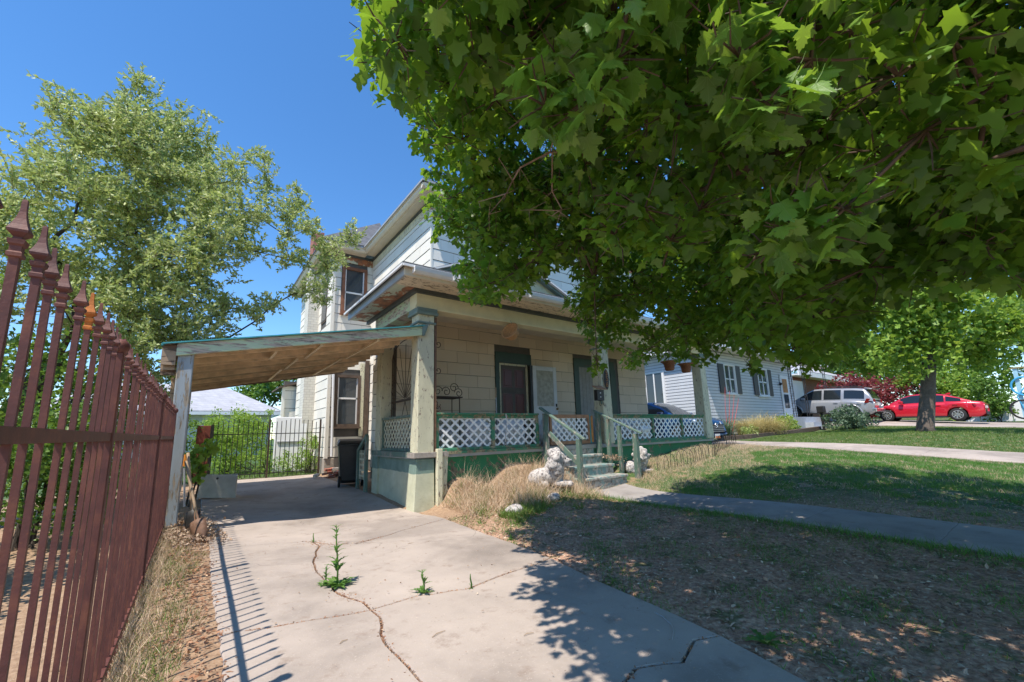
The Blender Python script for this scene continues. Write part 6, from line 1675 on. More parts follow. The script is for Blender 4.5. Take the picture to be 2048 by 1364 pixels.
OLIVE=[(-0.88,8.74,5.09,0.33),(-0.7,7.71,3.8,0.28),(-2.96,9.7,4.65,0.35),(-2.84,9.69,2.31,0.3),(-0.75,8.1,4.02,0.39),(-0.87,8.03,3.52,0.26),(0.97,8.07,5.32,0.25),(-1.97,8.3,3.98,0.3),
(2.12,7.93,5.21,0.22),(-1.67,9.04,3.14,0.28),(-0.96,8.39,3.78,0.33),(-2.34,9.97,4.9,0.38),(-0.91,9.11,2.75,0.37),(2.25,8.19,5.13,0.14),(-3.29,9.66,3.86,0.34),(0.58,7.7,4.9,0.21),
(-0.97,8.83,6.72,0.38),(-1.52,10.36,6.96,0.39),(-2.47,7.82,3.37,0.27),(-1.73,8.52,4.96,0.31),(0.97,9.04,3.86,0.17),(-3.04,9.61,3.52,0.38),(0.69,8.54,3.38,0.19),(0.39,7.93,3.41,0.18),
(-1.63,7.88,5.49,0.3),(0.71,8.16,3.57,0.24),(-1.86,9.24,5.51,0.3),(-2.06,10.26,4.55,0.37),(0.57,7.9,4.41,0.23),(1.9,9.07,4.8,0.24),(-1.47,7.97,2.84,0.15),(-1.97,10.15,3.42,0.25),
(-1.33,9.02,6.59,0.3),(-0.01,8.49,3.74,0.37),(-1.07,9.47,6.3,0.3),(-0.39,10.48,7.43,0.37),(-0.53,10.06,3.35,0.37),(-1.96,7.61,4.63,0.38),(-1.1,9.43,2.82,0.27),(-0.45,7.35,3.96,0.35),
(-2.85,8.49,3.14,0.26),(1.15,8.41,6,0.12),(-0.96,10.42,5.2,0.29),(0.28,8.59,6.05,0.24),(-1.16,8.41,4.42,0.33),(-0.54,8.36,2.88,0.4),(-0.99,8.9,3.96,0.39),(-1.28,9.83,6.64,0.39),
(-2.34,9.68,4.3,0.3),(-2.18,8.61,4.14,0.37),(1.85,7.75,4.49,0.18),(-0.82,8.45,6.16,0.3),(0.07,10.16,4.16,0.27),(-0.85,8.74,6.39,0.36),(-2.72,8.94,3.5,0.4),(1.39,8.92,4.99,0.16),
(-0.15,7.59,2.94,0.34),(-0.85,7.43,2.51,0.37),(0.3,8.73,3.05,0.1),(-0.57,8.62,3.75,0.38),(-3.12,9.9,2.36,0.36),(-2.57,7.91,3.79,0.27),(-0.6,8.21,5.57,0.26),(-1.44,9.24,5.16,0.32),
(-2.09,8.85,3.86,0.37),(-0.27,8.76,2.94,0.24),(-1.66,9.46,3.79,0.35),(-3.12,9.68,5.03,0.26),(-1.03,8.21,2.73,0.28),(-1.28,8.63,3.68,0.38),(-3.22,9.29,4.26,0.24),(-1.39,7.62,4.12,0.25),
(-0.28,8.86,6.61,0.27),(0.12,8.7,4.49,0.36),(-2.16,8.59,5.06,0.38),(-0.2,8.64,5.5,0.3),(-0.23,7.66,3.92,0.37),(1.39,7.92,3.88,0.23),(-2.8,9.48,5.03,0.37),(-1.94,9.6,3.91,0.25),
(0.26,8.07,4.47,0.33),(-1.25,8.88,7.41,0.27),(-1,8.15,4.42,0.25),(1.2,9.03,5.54,0.17),(-2.49,10.46,4.18,0.25),(-0.22,9.76,5.86,0.32),(0.26,8.53,5.06,0.35),(-0.88,8.42,3.13,0.36),
(-1.88,8.77,6.09,0.24),(-0.84,9.09,4.34,0.35),(-1.73,8.59,3.81,0.26),(-2.93,10.04,3.3,0.35),(0.11,7.92,5.74,0.27),(-0.15,8.31,5.61,0.34),(0.68,8.91,6.14,0.19),(-2.52,7.72,2.55,0.3),
(-0.4,8.09,4.95,0.39),(-2.39,7.84,4.22,0.36),(1.43,8.61,4.63,0.18),(-2.58,7.51,3.37,0.37),(-2.65,9.09,3.15,0.35),(0.21,8.87,5.27,0.39),(-1.11,7.9,4.69,0.27),(0.59,8.15,6.09,0.19),
(-0.41,8.45,3.24,0.32),(-2.02,8.7,5.34,0.28),(-2.59,9.87,4.43,0.29),(-1.15,10.2,6.21,0.35),(-2.17,9.18,3.93,0.35),(-3.39,9.81,4.54,0.33),(0.57,7.76,3.26,0.17),(-1.44,10.17,4.01,0.31),
(-0.05,10.49,6.82,0.37),(-1.11,7.33,3.13,0.35),(-1.3,8.47,6.38,0.27),(0.61,8.45,6.54,0.19),(-3.04,9.26,2.49,0.33),(-1.37,8.97,7.11,0.32),(-2.18,8.11,4.49,0.35),(-1.52,8.07,3.18,0.33),
(-0.22,9.88,4.78,0.28),(-2.85,9.82,2.81,0.34),(-0.91,7.62,3.05,0.28),(-1.07,9.54,4.72,0.36),(-0.26,8.11,4.27,0.31),(1.13,8.36,4.58,0.25),(-0.22,7.92,4.53,0.34),(-0.71,9.15,3,0.31),
(-0.15,9.53,5.22,0.27),(-0.06,7.66,4.15,0.39),(-2.92,8.59,3.89,0.3),(-1.99,8.94,4.77,0.25),(-0.37,10.28,6.27,0.35),(-0.65,7.95,4.68,0.39),(-1.62,10.06,6.7,0.26),(-2.22,8.14,3.92,0.14),
(-0.49,9.8,6.34,0.34),(-2.36,7.67,2.96,0.31),(-0.58,9.28,6.13,0.29),(-1.42,10.06,5.71,0.25),(-1.72,8.38,4.49,0.24),(-2.05,7.4,1.96,0.37),(-1.36,7.47,4.58,0.36),(-2.57,8.62,4.32,0.39),
(-1.57,8.38,6.3,0.3),(-1.79,8.41,5.75,0.29),(-1.8,8.38,3.61,0.25),(-2.91,9.38,2.04,0.3),(-1.9,8.82,6.49,0.36),(-1.62,9.04,6.22,0.39),(-1.17,7.86,4.15,0.39),(-2.9,8.05,4.25,0.26),
(-1.01,10.17,3.32,0.4),(-2.32,8.09,2.37,0.34),(-0.84,8.31,5.39,0.28),(0.72,8.36,5.91,0.25),(-0.54,8.84,6.45,0.4),(-0.8,8.87,7.1,0.2),(-2,8.44,6.24,0.26),(-1.25,7.81,6.01,0.27),
(-1.17,10.5,4.65,0.35),(-2.76,8.74,2,0.32),(-0.37,9.55,6.23,0.32),(0.12,8.11,3.27,0.26),(-1.69,10.34,5.95,0.27),(-1.2,8.19,5.69,0.33),(-0.84,7.73,5.32,0.37),(-2.64,9.72,3.36,0.37),
(-1.26,9.06,5.42,0.33),(-2.11,7.5,3.02,0.26),(0.45,8.79,6.69,0.2),(-1.89,9.1,3.31,0.17),(-1.63,7.66,4.81,0.37),(-2.64,10.26,5.23,0.35),(0.22,8.22,6.14,0.25),(0.05,9.59,3.58,0.33),
(-1.97,7.81,5.86,0.17),(-0.03,9.47,6.04,0.31),(-1.27,7.96,6.36,0.21),(1.2,8.72,6.07,0.2),(0.19,7.65,5.03,0.37),(-2.94,9.55,3.06,0.36),(-0.35,8.27,3.7,0.29),(-0.81,9.13,3.61,0.39),
(-1.1,8.8,4.9,0.38),(-2.84,8.01,3.88,0.35),(1.88,9.17,4.1,0.15),(-1.77,7.6,3.44,0.25),(-0.37,7.48,3.39,0.34),(-2.69,9.51,3.59,0.38),(-1.58,7.93,5.94,0.28),(-2.48,10.32,6.24,0.29),
(-0.96,9.35,5.69,0.36),(-0.38,8.98,4.14,0.29),(0.42,8.78,4.93,0.21),(-0.22,9.56,6.63,0.25),(-2.5,8.44,3.21,0.38),(-0.59,8.62,6.67,0.4),(-0.82,8.65,2.42,0.29),(0.2,7.89,2.95,0.2),
(-1.98,8.39,5.22,0.39),(-0.39,9.23,5.11,0.25),(-1.52,9.04,3.47,0.31),(-0.09,7.52,4.41,0.36),(-2.35,9.09,2.15,0.29),(-2.47,9.48,2.21,0.25),(-1.74,10.3,5.35,0.27),(-1.7,8.07,3.73,0.37),
(-1.32,7.91,5.67,0.34),(-3.32,10.23,4.6,0.32),(-1.37,9.37,3.73,0.28),(1.95,8.49,4.79,0.18),(1.73,8.49,5.1,0.16),(-3.18,10.49,4.38,0.32),(1.68,8.04,3.76,0.09),(-2.76,8.55,3.48,0.28),
(-0.88,8.13,4.7,0.39),(0.69,8.01,5.4,0.2),(-0.64,8.72,5.75,0.24),(-0.27,7.79,5.08,0.35),(-0.7,10.41,7.03,0.28),(-2.38,9.11,6,0.24),(-0.91,8.13,5.86,0.3),(-3.43,10.3,3.39,0.38),
(-0.22,8.71,3.96,0.27),(-2.74,8.45,2.38,0.24),(-2.53,9.39,2.81,0.27),(1.53,8.86,5.47,0.18),(-1.13,9.28,5.93,0.33),(-2.67,9.43,3.2,0.26),(-2.63,7.7,4.09,0.4),(-2.9,9.04,2,0.36),
(-0.94,7.84,5.77,0.27),(-1.93,7.55,3.66,0.28),(0.56,9.1,5.7,0.16),(0.09,9.93,5.81,0.36),(-1.58,7.51,3.13,0.29),(-3.28,10.48,3.68,0.31),(-1.41,8.05,4.86,0.37),(-1.34,8.88,2.86,0.3),
(-1.65,10.47,4.42,0.34),(-2.53,10.22,4.76,0.33),(0.62,8.6,5.36,0.2),(-1.48,8.61,5.24,0.38),(-1.9,9.79,6.27,0.35),(-0.78,7.89,3.07,0.26),(-1.04,8.36,6.42,0.36),(-2.16,7.47,3.86,0.35),
(-0.47,9.95,6.85,0.39),(-1.47,8.7,6.51,0.3),(-2.27,9.72,5.8,0.29),(-0.3,9.47,3.25,0.36),(-3.27,10.14,2.71,0.39),(-0.46,7.64,2.17,0.24),(-1.53,8.68,6.19,0.35),(1.23,8.52,3.96,0.15),
(1.11,8.51,5.41,0.2),(1.16,8.48,5.68,0.18),(1.65,8.28,4.98,0.2),(1.78,7.82,4.79,0.15),(1.84,8.56,4.61,0.17),(1.3,8.63,5.85,0.18),(2.06,8.06,5.08,0.2),(1.2,8.83,5.82,0.17),
(1.6,8.03,4,0.14),(1.76,8.57,4.75,0.17),(1.09,8.11,4.47,0.18),(0.93,7.71,4.61,0.14),(1.78,8.4,4.17,0.18),(1.41,7.73,5.11,0.13),(1.28,7.81,4.99,0.16),(1.69,8.95,4.59,0.19),
(0.91,8.46,3.67,0.17),(1.64,8.8,4.2,0.18),(1.73,8.18,4.79,0.19),(1.35,8.21,5.22,0.17),(1.11,8.82,5.22,0.15),]
# ================================================================ THE BIG MAPLE
def near_leaf_veins():
    m = MATS["maple_leaf_near"]
    t = m.node_tree
    p = t.nodes["Principled BSDF"]
    tc = nd(t, "ShaderNodeTexCoord")
    s = nd(t, "ShaderNodeSeparateXYZ")
    t.links.new(tc.outputs["Object"], s.inputs[0])
    y = mathn(t, 'SUBTRACT', s.outputs[1], .03)
    x = mathn(t, 'ABSOLUTE', s.outputs[0])
    a = mathn(t, 'ARCTAN2', x, y)
    r = mathn(t, 'SQRT', mathn(t, 'ADD', mathn(t, 'MULTIPLY', x, x), mathn(t, 'MULTIPLY', y, y)))
    d = None
    for ang in (0.0, .55, 1.06, 1.75):
        e = mathn(t, 'ABSOLUTE', mathn(t, 'SUBTRACT', a, ang))
        d = e if d is None else mathn(t, 'MINIMUM', d, e)
    k = smooth(t, mathn(t, 'MULTIPLY', d, r), .014, .004)
    w = nd(t, "ShaderNodeTexWave")
    w.inputs["Scale"].default_value = 5
    w.inputs["Distortion"].default_value = 3
    t.links.new(tc.outputs["Object"], w.inputs["Vector"])
    old = p.inputs["Base Color"].links[0].from_socket
    c1 = mix(t, old, (.20, .32, .09), mathn(t, 'MULTIPLY', k, .75))
    c1 = mix(t, c1, (.03, .08, .02), mathn(t, 'MULTIPLY', w.outputs["Fac"], .22))
    t.links.new(c1, p.inputs["Base Color"])
    bump(t, p, k, .25, .01)
near_leaf_veins()
maple = thing("maple_tree", "large Norway maple whose leafy boughs hang over the front yard", "tree", (5.4, -2.4, g1(5.4, -2.4)))
tk = [(5.4, -2.4, -.1), (5.38, -2.38, .8), (5.3, -2.3, 1.6), (5.15, -2.1, 2.3), (4.9, -1.7, 3.0)]
MB().tube(tk, [.34, .27, .25, .23, .2], 16).build("trunk", "bark", maple, True)
mb, NP = skeleton([tk[-2], tk[-1]], MAPLE, .0038, .42, .06, .12)
mb.build("branch", "twig", maple, True)
for rt_, ends_ in (([(1.92, 1.58, 3.42), (1.8, 1.7, 3.19)], [(1.79, 1.8, 3.1), (1.91, 2.02, 2.96), (1.77, 1.82, 2.67), (1.51, 1.88, 2.91), (1.52, 2.39, 2.93), (1.78, 1.86, 3.12), (1.53, 2.06, 2.83), (1.98, 2.11, 2.83), (1.95, 1.97, 2.81), (1.64, 1.96, 2.7), (1.58, 2.05, 2.94), (1.62, 1.68, 3.02), (1.44, 2.14, 2.69), (1.49, 2.08, 3.09), (1.78, 1.85, 3.28), (1.65, 1.75, 3)]),):
    dm, _ = skeleton(rt_, [(*e, .1) for e in ends_], .0022, .5, .008, .14, 5)
    for e in ends_:                                          # forked bare tips
        for _k in range(3):
            q = Vector(e) + Vector((random.uniform(-.09, .09), random.uniform(-.09, .09), random.uniform(-.10, .05)))
            dm.tube([e, q], [.0018, .0010], 4, False)
    dm.build("dead_twigs", "dead_twig", maple, label="bare brown twigs in the canopy")
fol_twigs(MAPLE, 7, .0032, 1.05, 5).build("twigs", "twig", maple)
P, D = clump_leaves(MAPLE, 168)
n = len(P)
hz = rv(n) * np.array([1, 1, .35])
out_ = unitv(D * np.array([1, 1, .3]) + hz * .35)
T = out_ * .55 + hz * .35 + np.array([0, 0, -.80])
N = out_ * .75 + np.array([0, 0, .60]) + rv(n) * .55
size = rng.uniform(.054, .094, n)
camp = np.array([0, 0, 1.25])
dist = np.linalg.norm(P - camp, axis=1)
vd = np.array(fwd)
infront = ((P - camp) @ vd) / dist
ok = dist > 1.4
P, T, N, size, dist, infront = P[ok], T[ok], N[ok], size[ok], dist[ok], infront[ok]
score = np.where(infront > .55, dist, 99)
near_i = np.argsort(score)[:300]
far = np.ones(len(P), bool)
far[near_i] = False
tv, tf = leaf_template(LEAF_S, 0)
# clumped brightness: sprays of yellow-green leaves among the darker ones
rn = np.clip(.42 + .24 * rng.normal(size=len(P)) + .24 * np.sin(P[:, 0] * 3.1 + P[:, 2] * 2.3) * np.sin(P[:, 1] * 2.7), 0, 1)
S3 = np.stack([size, size * rng.uniform(.9, 1.1, len(P)), size * rng.uniform(.6, 1.6, len(P))], 1)
kind(scatter("foliage", tv, tf, P[far], T[far], N[far], S3[far], "maple_leaf", rn[far], maple), "stuff")
lm = []
for (fo, cu) in ((.10, .10), (.25, .22), (.40, .10), (.18, .45)):
    v_, f_ = leaf_template(LEAF_R, .55, fo, cu)
    lm.append(MB().add(v_, f_).mesh("leaf", "maple_leaf_near", True))
for i in near_i:
    Tn = Vector(T[i]).normalized()
    Nn = Vector(N[i])
    Bn = Tn.cross(Nn).normalized()
    Nn = Bn.cross(Tn)
    M = Matrix((Bn, Tn, Nn)).transposed()
    s = size[i] * 1.22
    piece("leaf", lm[i % 4], maple, tuple(P[i]), (s, s, s), M.to_euler())

# ================================================================ SILVERY TREE BEHIND THE FENCE
ol = thing("silver_leaf_tree", "silvery narrow-leaved tree rising behind the iron fence and carport", "tree", (-2.4, 8.8, g1(-2.4, 8.8)))
tk = [(-2.4, 8.8, 0), (-2.3, 8.8, .9), (-2.0, 8.75, 1.8), (-1.7, 8.6, 2.5)]
MB().tube(tk, [.24, .19, .17, .14], 12).build("trunk", "bark_dark", ol, True)
mb, NP = skeleton([tk[-2], tk[-1]], OLIVE, .003, .47, .075, .12)
mb.build("branch", "bark_dark", ol, True)
tw = MB()
PP, TT = [], []
rd = random.Random(11)
for (x, y, z, rr) in OLIVE:
    c = Vector((x, y, z))
    for k in range(25 if rr > .25 else 15):
        d = Vector((rd.gauss(0, 1), rd.gauss(0, 1), rd.gauss(.35, .8))).normalized()
        L = rr * rd.uniform(.5, 1.25)
        st_ = c + Vector((rd.gauss(0, 1), rd.gauss(0, 1), rd.gauss(0, 1))) * rr * .35
        e_ = st_ + d * L
        tw.tube([st_, e_], [.0035, .0015], 3, False)
        nl = int(L / .013)
        for j in range(nl):
            f = (j + rd.random()) / nl
            q = st_.lerp(e_, f)
            PP.append(q)
            TT.append(d * .75 + Vector((rd.gauss(0, 1), rd.gauss(0, 1), rd.gauss(0, .9))).normalized() * .8)
tw.build("twigs", "twig", ol)
PP, TT = np.array(PP), np.array(TT)
n = len(PP)
sz = rng.uniform(.045, .085, n)
scatter_o = scatter("foliage", *NARROW, PP, TT, rv(n) + np.array([0, 0, .5]), np.stack([sz * 1.35, sz, sz], 1), "olive_leaf", np.clip(rng.normal(.5, .25, n), 0, 1), ol)
kind(scatter_o, "stuff")

# ================================================================ SHRUBS AND OTHER TREES
def bushy(name, label, cat, base, blobs, n, size, mat, tmpl=OVAL, trunk=None, group=None, stems=6, bark="bark_dark", power=.4, up=.3, lean=0.0):
    """blobs: (dx,dy,dz,rx,ry,rz) ellipsoids of foliage above base; clumped leaves, gaps between"""
    b = np.array(base, float)
    root = thing(name, label, cat, tuple(base), group=group)
    cl = []
    vol = [bl[3] * bl[4] * bl[5] for bl in blobs]
    tv_ = sum(vol)
    for bl, v in zip(blobs, vol):
        k = max(6, int(46 * v / tv_ * len(blobs) ** .5))
        d = rv(k) * (rng.random(k)[:, None] ** .45) * np.array(bl[3:6])
        rr = (v ** (1 / 3)) * .34
        for q in d:
            cl.append((*(b + np.array(bl[:3]) + q), rr * rng.uniform(.7, 1.3)))
    per = n / len(cl)
    P = np.concatenate([np.array(c[:3]) + rv(int(per) + 1) * (rng.random(int(per) + 1)[:, None] ** power) * c[3] for c in cl])
    P = P[P[:, 2] > b[2] + .02]
    m_ = len(P)
    sz = size * rng.uniform(.65, 1.3, m_)
    hue = np.clip(.5 + .22 * rng.normal(size=m_), 0, 1)
    fo = scatter("foliage" if trunk is None else "crown", *tmpl, P, rv(m_) + np.array([0, 0, up]), rv(m_) + np.array([0, 0, .8]), np.stack([sz, sz, sz], 1), mat, hue, root)
    kind(fo, "stuff")
    if trunk:
        r0, h0 = trunk
        top = (base[0] + .05, base[1] - lean, base[2] + h0)
        MB().tube([(base[0], base[1], base[2] - .1), (base[0], base[1], base[2] + .15), (base[0] + .03, base[1] - lean * .5, base[2] + h0 * .5), top], [r0 * 1.3, r0, r0 * .85, r0 * .75], 14).build("trunk", bark, root, True)
        mb, _ = skeleton([(base[0] + .03, base[1] - lean * .6, base[2] + h0 * .6), top], cl[::2], .012, .5, r0 * .6, .06)
        mb.build("branch", bark, root, True)
    else:
        mb = MB()
        for k in range(stems):
            c = cl[rng.integers(len(cl))]
            a = rng.uniform(0, 6.28)
            mb.tube([(b[0] + .1 * math.cos(a), b[1] + .1 * math.sin(a), b[2] - .05), ((b[0] + c[0]) / 2, (b[1] + c[1]) / 2, (b[2] + c[2]) / 2), c[:3]], [.018, .013, .006], 5, False)
        mb.build("stem", bark, root)
    return root
def on(x, y):
    return (x, y, g1(x, y))
# hedge behind the iron fence
bushy("hedge_shrub", "dark green shrub right behind the near end of the iron fence", "shrub", on(-1.9, 5.0), [(0, 0, 1.0, .7, .9, 1.0), (.1, .3, 1.8, .6, .7, .8), (-.6, .2, .8, .7, .8, .8)], 7000, .06, "shrub_leaf")
bushy("hedge_shrub", "dark green shrub behind the middle of the iron fence", "shrub", on(-1.4, 6.9), [(0, 0, 1.0, .7, .8, 1.0), (.0, .3, 1.9, .6, .7, .7), (.2, -.3, .6, .5, .6, .6)], 6500, .06, "shrub_leaf")
bushy("hedge_shrub", "tall green shrub at the far end behind the iron fence", "shrub", on(-1.2, 9.6), [(0, 0, 1.2, .8, .9, 1.2), (.2, .3, 2.1, .6, .7, .6)], 5000, .065, "shrub_leaf")
bushy("hedge_shrub", "green shrub far left behind the fence under the silvery tree", "shrub", on(-3.6, 6.0), [(0, 0, 1.2, 1.2, 1.2, 1.2), (0, .5, 2.2, 1.0, 1.0, .8)], 6500, .07, "shrub_leaf")
# greenery behind the gate
bushy("garden_shrub", "bright green bush left behind the black gate", "shrub", on(.7, 15.2), [(0, 0, .8, .7, .6, .8), (.3, .2, 1.3, .6, .5, .7), (-.4, .1, 1.2, .5, .5, .6)], 4600, .06, "sunny_leaf")
bushy("garden_shrub", "tall bright green bush against the far grey roof", "shrub", on(1.2, 17.0), [(0, 0, 1.0, .9, .7, 1.0), (-.5, .2, 1.6, .6, .6, .6), (.5, 0, 1.5, .5, .4, .6)], 5200, .065, "sunny_leaf")
bushy("garden_shrub", "sprawling green bush just right behind the gate", "shrub", on(2.75, 13.9), [(0, 0, .5, .35, .35, .5), (-.45, .2, .35, .35, .35, .35), (.05, .1, .9, .2, .25, .35)], 2600, .045, "sunny_leaf")
bushy("garden_shrub", "low green weeds in the middle behind the gate", "shrub", on(1.7, 14.6), [(0, 0, .35, .6, .4, .35), (-.8, .3, .4, .5, .4, .45)], 2600, .05, "sunny_leaf")
bushy("garden_shrub", "green bush by the carport corner left of the gate", "shrub", on(-.5, 13.2), [(0, 0, .9, .6, .6, .9), (.1, 0, 1.6, .4, .4, .5)], 3000, .06, "shrub_leaf")
bushy("maple_seedling", "young maple seedling beside the carport post", "sapling", on(.02, 9.3), [(0, 0, .72, .16, .2, .18), (.12, .1, .95, .15, .15, .12), (.05, -.05, .5, .12, .15, .1)], 30, .13, "sunny_leaf", leaf_template(LEAF_S, .4), stems=3, power=.6)
# far trees
bushy("far_tree", "rounded dark green tree beyond the grey roofed house", "tree", on(6.5, 46), [(0, 0, 6.0, 3.4, 3, 2.6), (2.5, 0, 5.2, 2.5, 2.5, 2.4), (-2, 0, 5.0, 2.2, 2.2, 2)], 7000, .30, "shrub_leaf", trunk=(.3, 3.0))
bushy("street_tree", "sunlit green maple with stout trunk on the neighbour's lawn", "tree", on(20.2, 3.3), [(0, -.3, 4.0, 2.6, 2.6, 1.8), (.8, 1.9, 3.6, 1.7, 1.7, 1.3), (.3, -2.0, 3.5, 1.7, 1.6, 1.4), (1.5, .2, 5.4, 2.0, 2.0, 1.2)], 15000, .15, "sunny_leaf", leaf_template(LEAF_S, 0), trunk=(.235, 2.6), bark="bark", lean=.45)
bushy("purple_shrub", "purple-red leaved shrub behind the red car", "shrub", on(37.5, 8.6), [(0, 0, 1.7, 1.8, 2.2, 1.5), (0, -2.2, 1.6, 1.4, 1.5, 1.2), (0, 1.5, 2.2, 1.3, 1.4, 1.2)], 5000, .19, "red_leaf")
bushy("yard_shrub", "yellow-green shrub between the brick house and the purple shrub", "shrub", on(38.5, 10.8), [(0, 0, 1.0, 1.0, 1.1, 1.1)], 1300, .16, "sunny_leaf")
bushy("yard_shrub", "loose green shrub behind the tail of the red car", "shrub", on(37.0, 4.6), [(0, 0, 1.7, 1.2, 1.5, 1.6), (0, -1.0, 1.2, .9, 1.0, 1.1), (.3, 1.2, 2.6, 1.2, 1.2, 1.0)], 4200, .17, "sunny_leaf")
bushy("yard_shrub", "dark green shrub beside the blue bicycle ornament", "shrub", on(36.0, 2.8), [(0, 0, 1.0, .9, .7, 1.0), (0, .3, 2.0, .7, .6, .8)], 2200, .15, "shrub_leaf")
for i, (x, y, h, w, lab) in enumerate(((52, 14, 9, 5, "tall green tree behind the brick house"), (50, 5.5, 11, 5, "tall pale green tree behind the purple shrub"), (47, -1.0, 13, 6, "tall green tree at the far right edge"), (60, 9, 12, 6, "highest green tree far behind the street tree"), (27, 26, 8, 4.5, "green tree behind the white neighbouring house"), (44, 21, 9, 5, "green tree between the two neighbouring houses"))):
    bushy("far_tree", lab, "tree", on(x, y), [(0, 0, h * .62, w * .7, w * .8, h * .3), (0, w * .5, h * .5, w * .5, w * .6, h * .28), (0, -w * .5, h * .5, w * .5, w * .6, h * .28), (0, 0, h * .3, w * .6, w * .7, h * .2)], 6500, .30, "sunny_leaf" if i in (1, 2) else "shrub_leaf", trunk=(.28, h * .35))

# ================================================================ GRASS AND LITTER
BLADE4 = ([(-.5, 0, 0), (.5, 0, 0), (.42, .35, .03), (-.42, .35, .03), (.3, .68, .16), (-.3, .68, .16), (0, .92, .42)], [(0, 1, 2), (0, 2, 3), (3, 2, 4), (3, 4, 5), (5, 4, 6)])
def blades(name, label, X, Y, h, w, mat, tilt=.35, tmpl=BLADE1, lift=0.0, top=0.0):
    n = len(X)
    P = np.stack([X, Y, gz(X, Y) - .01 + top], 1)
    T = np.concatenate([rng.normal(0, tilt, (n, 2)), np.ones((n, 1))], 1)
    N = np.concatenate([rng.normal(size=(n, 2)), np.full((n, 1), .05)], 1)
    hh = h * rng.uniform(.55, 1.25, n)
    return kind(scatter(name, *tmpl, P, T, N, np.stack([np.full(n, w) * rng.uniform(.7, 1.3, n), hh, hh], 1), mat, np.clip(rng.normal(.5, .24, n), 0, 1)), "stuff", label)
def uni(x0, x1, y0, y1, n):
    return rng.uniform(x0, x1, n), rng.uniform(y0, y1, n)
def nz(X, Y, f=1.0, s=0.0):
    return (np.sin(X * 2.3 * f + s) * np.cos(Y * 2.9 * f - s) + np.sin(X * 5.1 * f - Y * 3.7 * f + s) * .6 + np.sin(X * 9.7 * f + Y * 8.3 * f) * .35)
def keep(X, Y, m):
    return X[m], Y[m]
notwalk = lambda X, Y: ~inpoly(X, Y, WALK) & ~inpoly(X, Y, DRIVE) & ~inpoly(X, Y, BDRIVE) & ~((X > 6.2) & (X < 8.1) & (Y > 6.05) & (Y < 7)) & ~((X > 3.0) & (X < 13.1) & (Y > 6.85) & (Y < 9))
# lawn in front of the porch
X, Y = uni(6.9, 14.2, -2.5, 6.95, 190000)
bare = (Y < 3.4 + .5 * nz(X, Y, .6)) & (X < 9.0 + .8 * nz(X, Y, .8))
m_ = notwalk(X, Y) & (rng.random(len(X)) < np.where(bare, .12, .95)) & ((X > 7.25) | (rng.random(len(X)) < .5))
far_edge = Y > 5.0 + .4 * nz(X, Y, .5)
patchy = nz(X, Y, 1.7, .7) + .5 * nz(X, Y, 4.1, 2.2) < -.55
a = m_ & ~(far_edge & (X > 7) & (rng.random(len(X)) < .75)) & ~(patchy & (rng.random(len(X)) < .7))
blades("lawn_grass", "shaded green lawn right of the front walk", X[a], Y[a], .062, .0065, "grass", .4)
b = m_ & ((far_edge & (rng.random(len(X)) < .40)) | (patchy & (rng.random(len(X)) < .25)))
blades("dry_lawn_grass", "sun-dried straw coloured edge of the lawn below the porch", X[b], Y[b], .085, .006, "grass_dry", .5)
# neighbour's lawn
X, Y = uni(15.9, 27.5, -4, 8.2, 95000)
m_ = (rng.random(len(X)) < .95) & ~inpoly(X, Y, BDRIVE) & ~((Y > 7.6) & (X > 16.3)) 
blades("neighbour_lawn", "sunny mown lawn around the street tree", X[m_], Y[m_], .075, .014, "grass_lit", .45)
# thin grass in the soil
X, Y = uni(2.3, 6.4, -1.5, 6.2, 60000)
den = np.clip(nz(X, Y, 1.2, 1.0) * .45 + .22 + .35 * (Y > 4.6) + .5 * (X > 5.5), 0.015, .85)
m_ = notwalk(X, Y) & (rng.random(len(X)) < den) & ~((Y > 5.9) & (X < 5.2))
blades("thin_grass", "thin green grass growing through the soil under the maple", X[m_], Y[m_], .055, .005, "grass", .6, BLADE)
X, Y = uni(5.7, 6.35, 0, 6.2, 6000)
m_ = notwalk(X, Y) & (X > 5.62 + .066 * Y + .05)
blades("walk_edge_grass", "taller grass along the edge of the front walk", X[m_], Y[m_], .10, .006, "grass", .45, BLADE)
# tall dry grass before the porch
X, Y = uni(3.45, 6.25, 5.45, 7.0, 12000)
m_ = notwalk(X, Y) & (nz(X, Y, 1.5, 2) > -.75) & ~((X - 5.45) ** 2 * 1.5 + (Y - 5.95) ** 2 < .10) & (rng.random(len(X)) < np.clip((Y - 5.25) * 1.1, .12, 1))
blades("dry_grass", "tall tan dry grass in front of the left porch bay", X[m_], Y[m_], .21, .0060, "grass_dry", .62, BLADE4)
X, Y = uni(3.6, 6.2, 5.6, 6.95, 1500)
m_ = notwalk(X, Y)
blades("dry_grass_heads", "taller seed stalks among the dry porch grass", X[m_], Y[m_], .44, .0042, "grass_dry", .42, BLADE4)
X, Y = uni(3.5, 6.2, 5.3, 6.9, 4200)
m_ = notwalk(X, Y) & (nz(X, Y, 2.1, 1) > -.1)
blades("porch_green_grass", "green blades mixed into the dry porch grass", X[m_], Y[m_], .17, .006, "grass_lit", .55, BLADE4)
X, Y = uni(3.3, 5.0, 4.9, 5.75, 3500)
m_ = notwalk(X, Y) & (((X - 4.1) ** 2 + (Y - 5.35) ** 2 * 2 < .16) | (nz(X, Y, 2) > 1.0))
blades("green_weeds", "low green weeds at the front of the dry grass", X[m_], Y[m_], .13, .012, "grass_lit", .7, BLADE)
X, Y = uni(7.75, 13.7, 5.6, 6.9, 9000)
m_ = notwalk(X, Y) & (nz(X, Y, 1.2, 3) > -.6 + .12 * (X - 8)) 
blades("edging_grass", "dry grass growing along the wire edging", X[m_], Y[m_], .13, .005, "grass_dry", .55, BLADE)
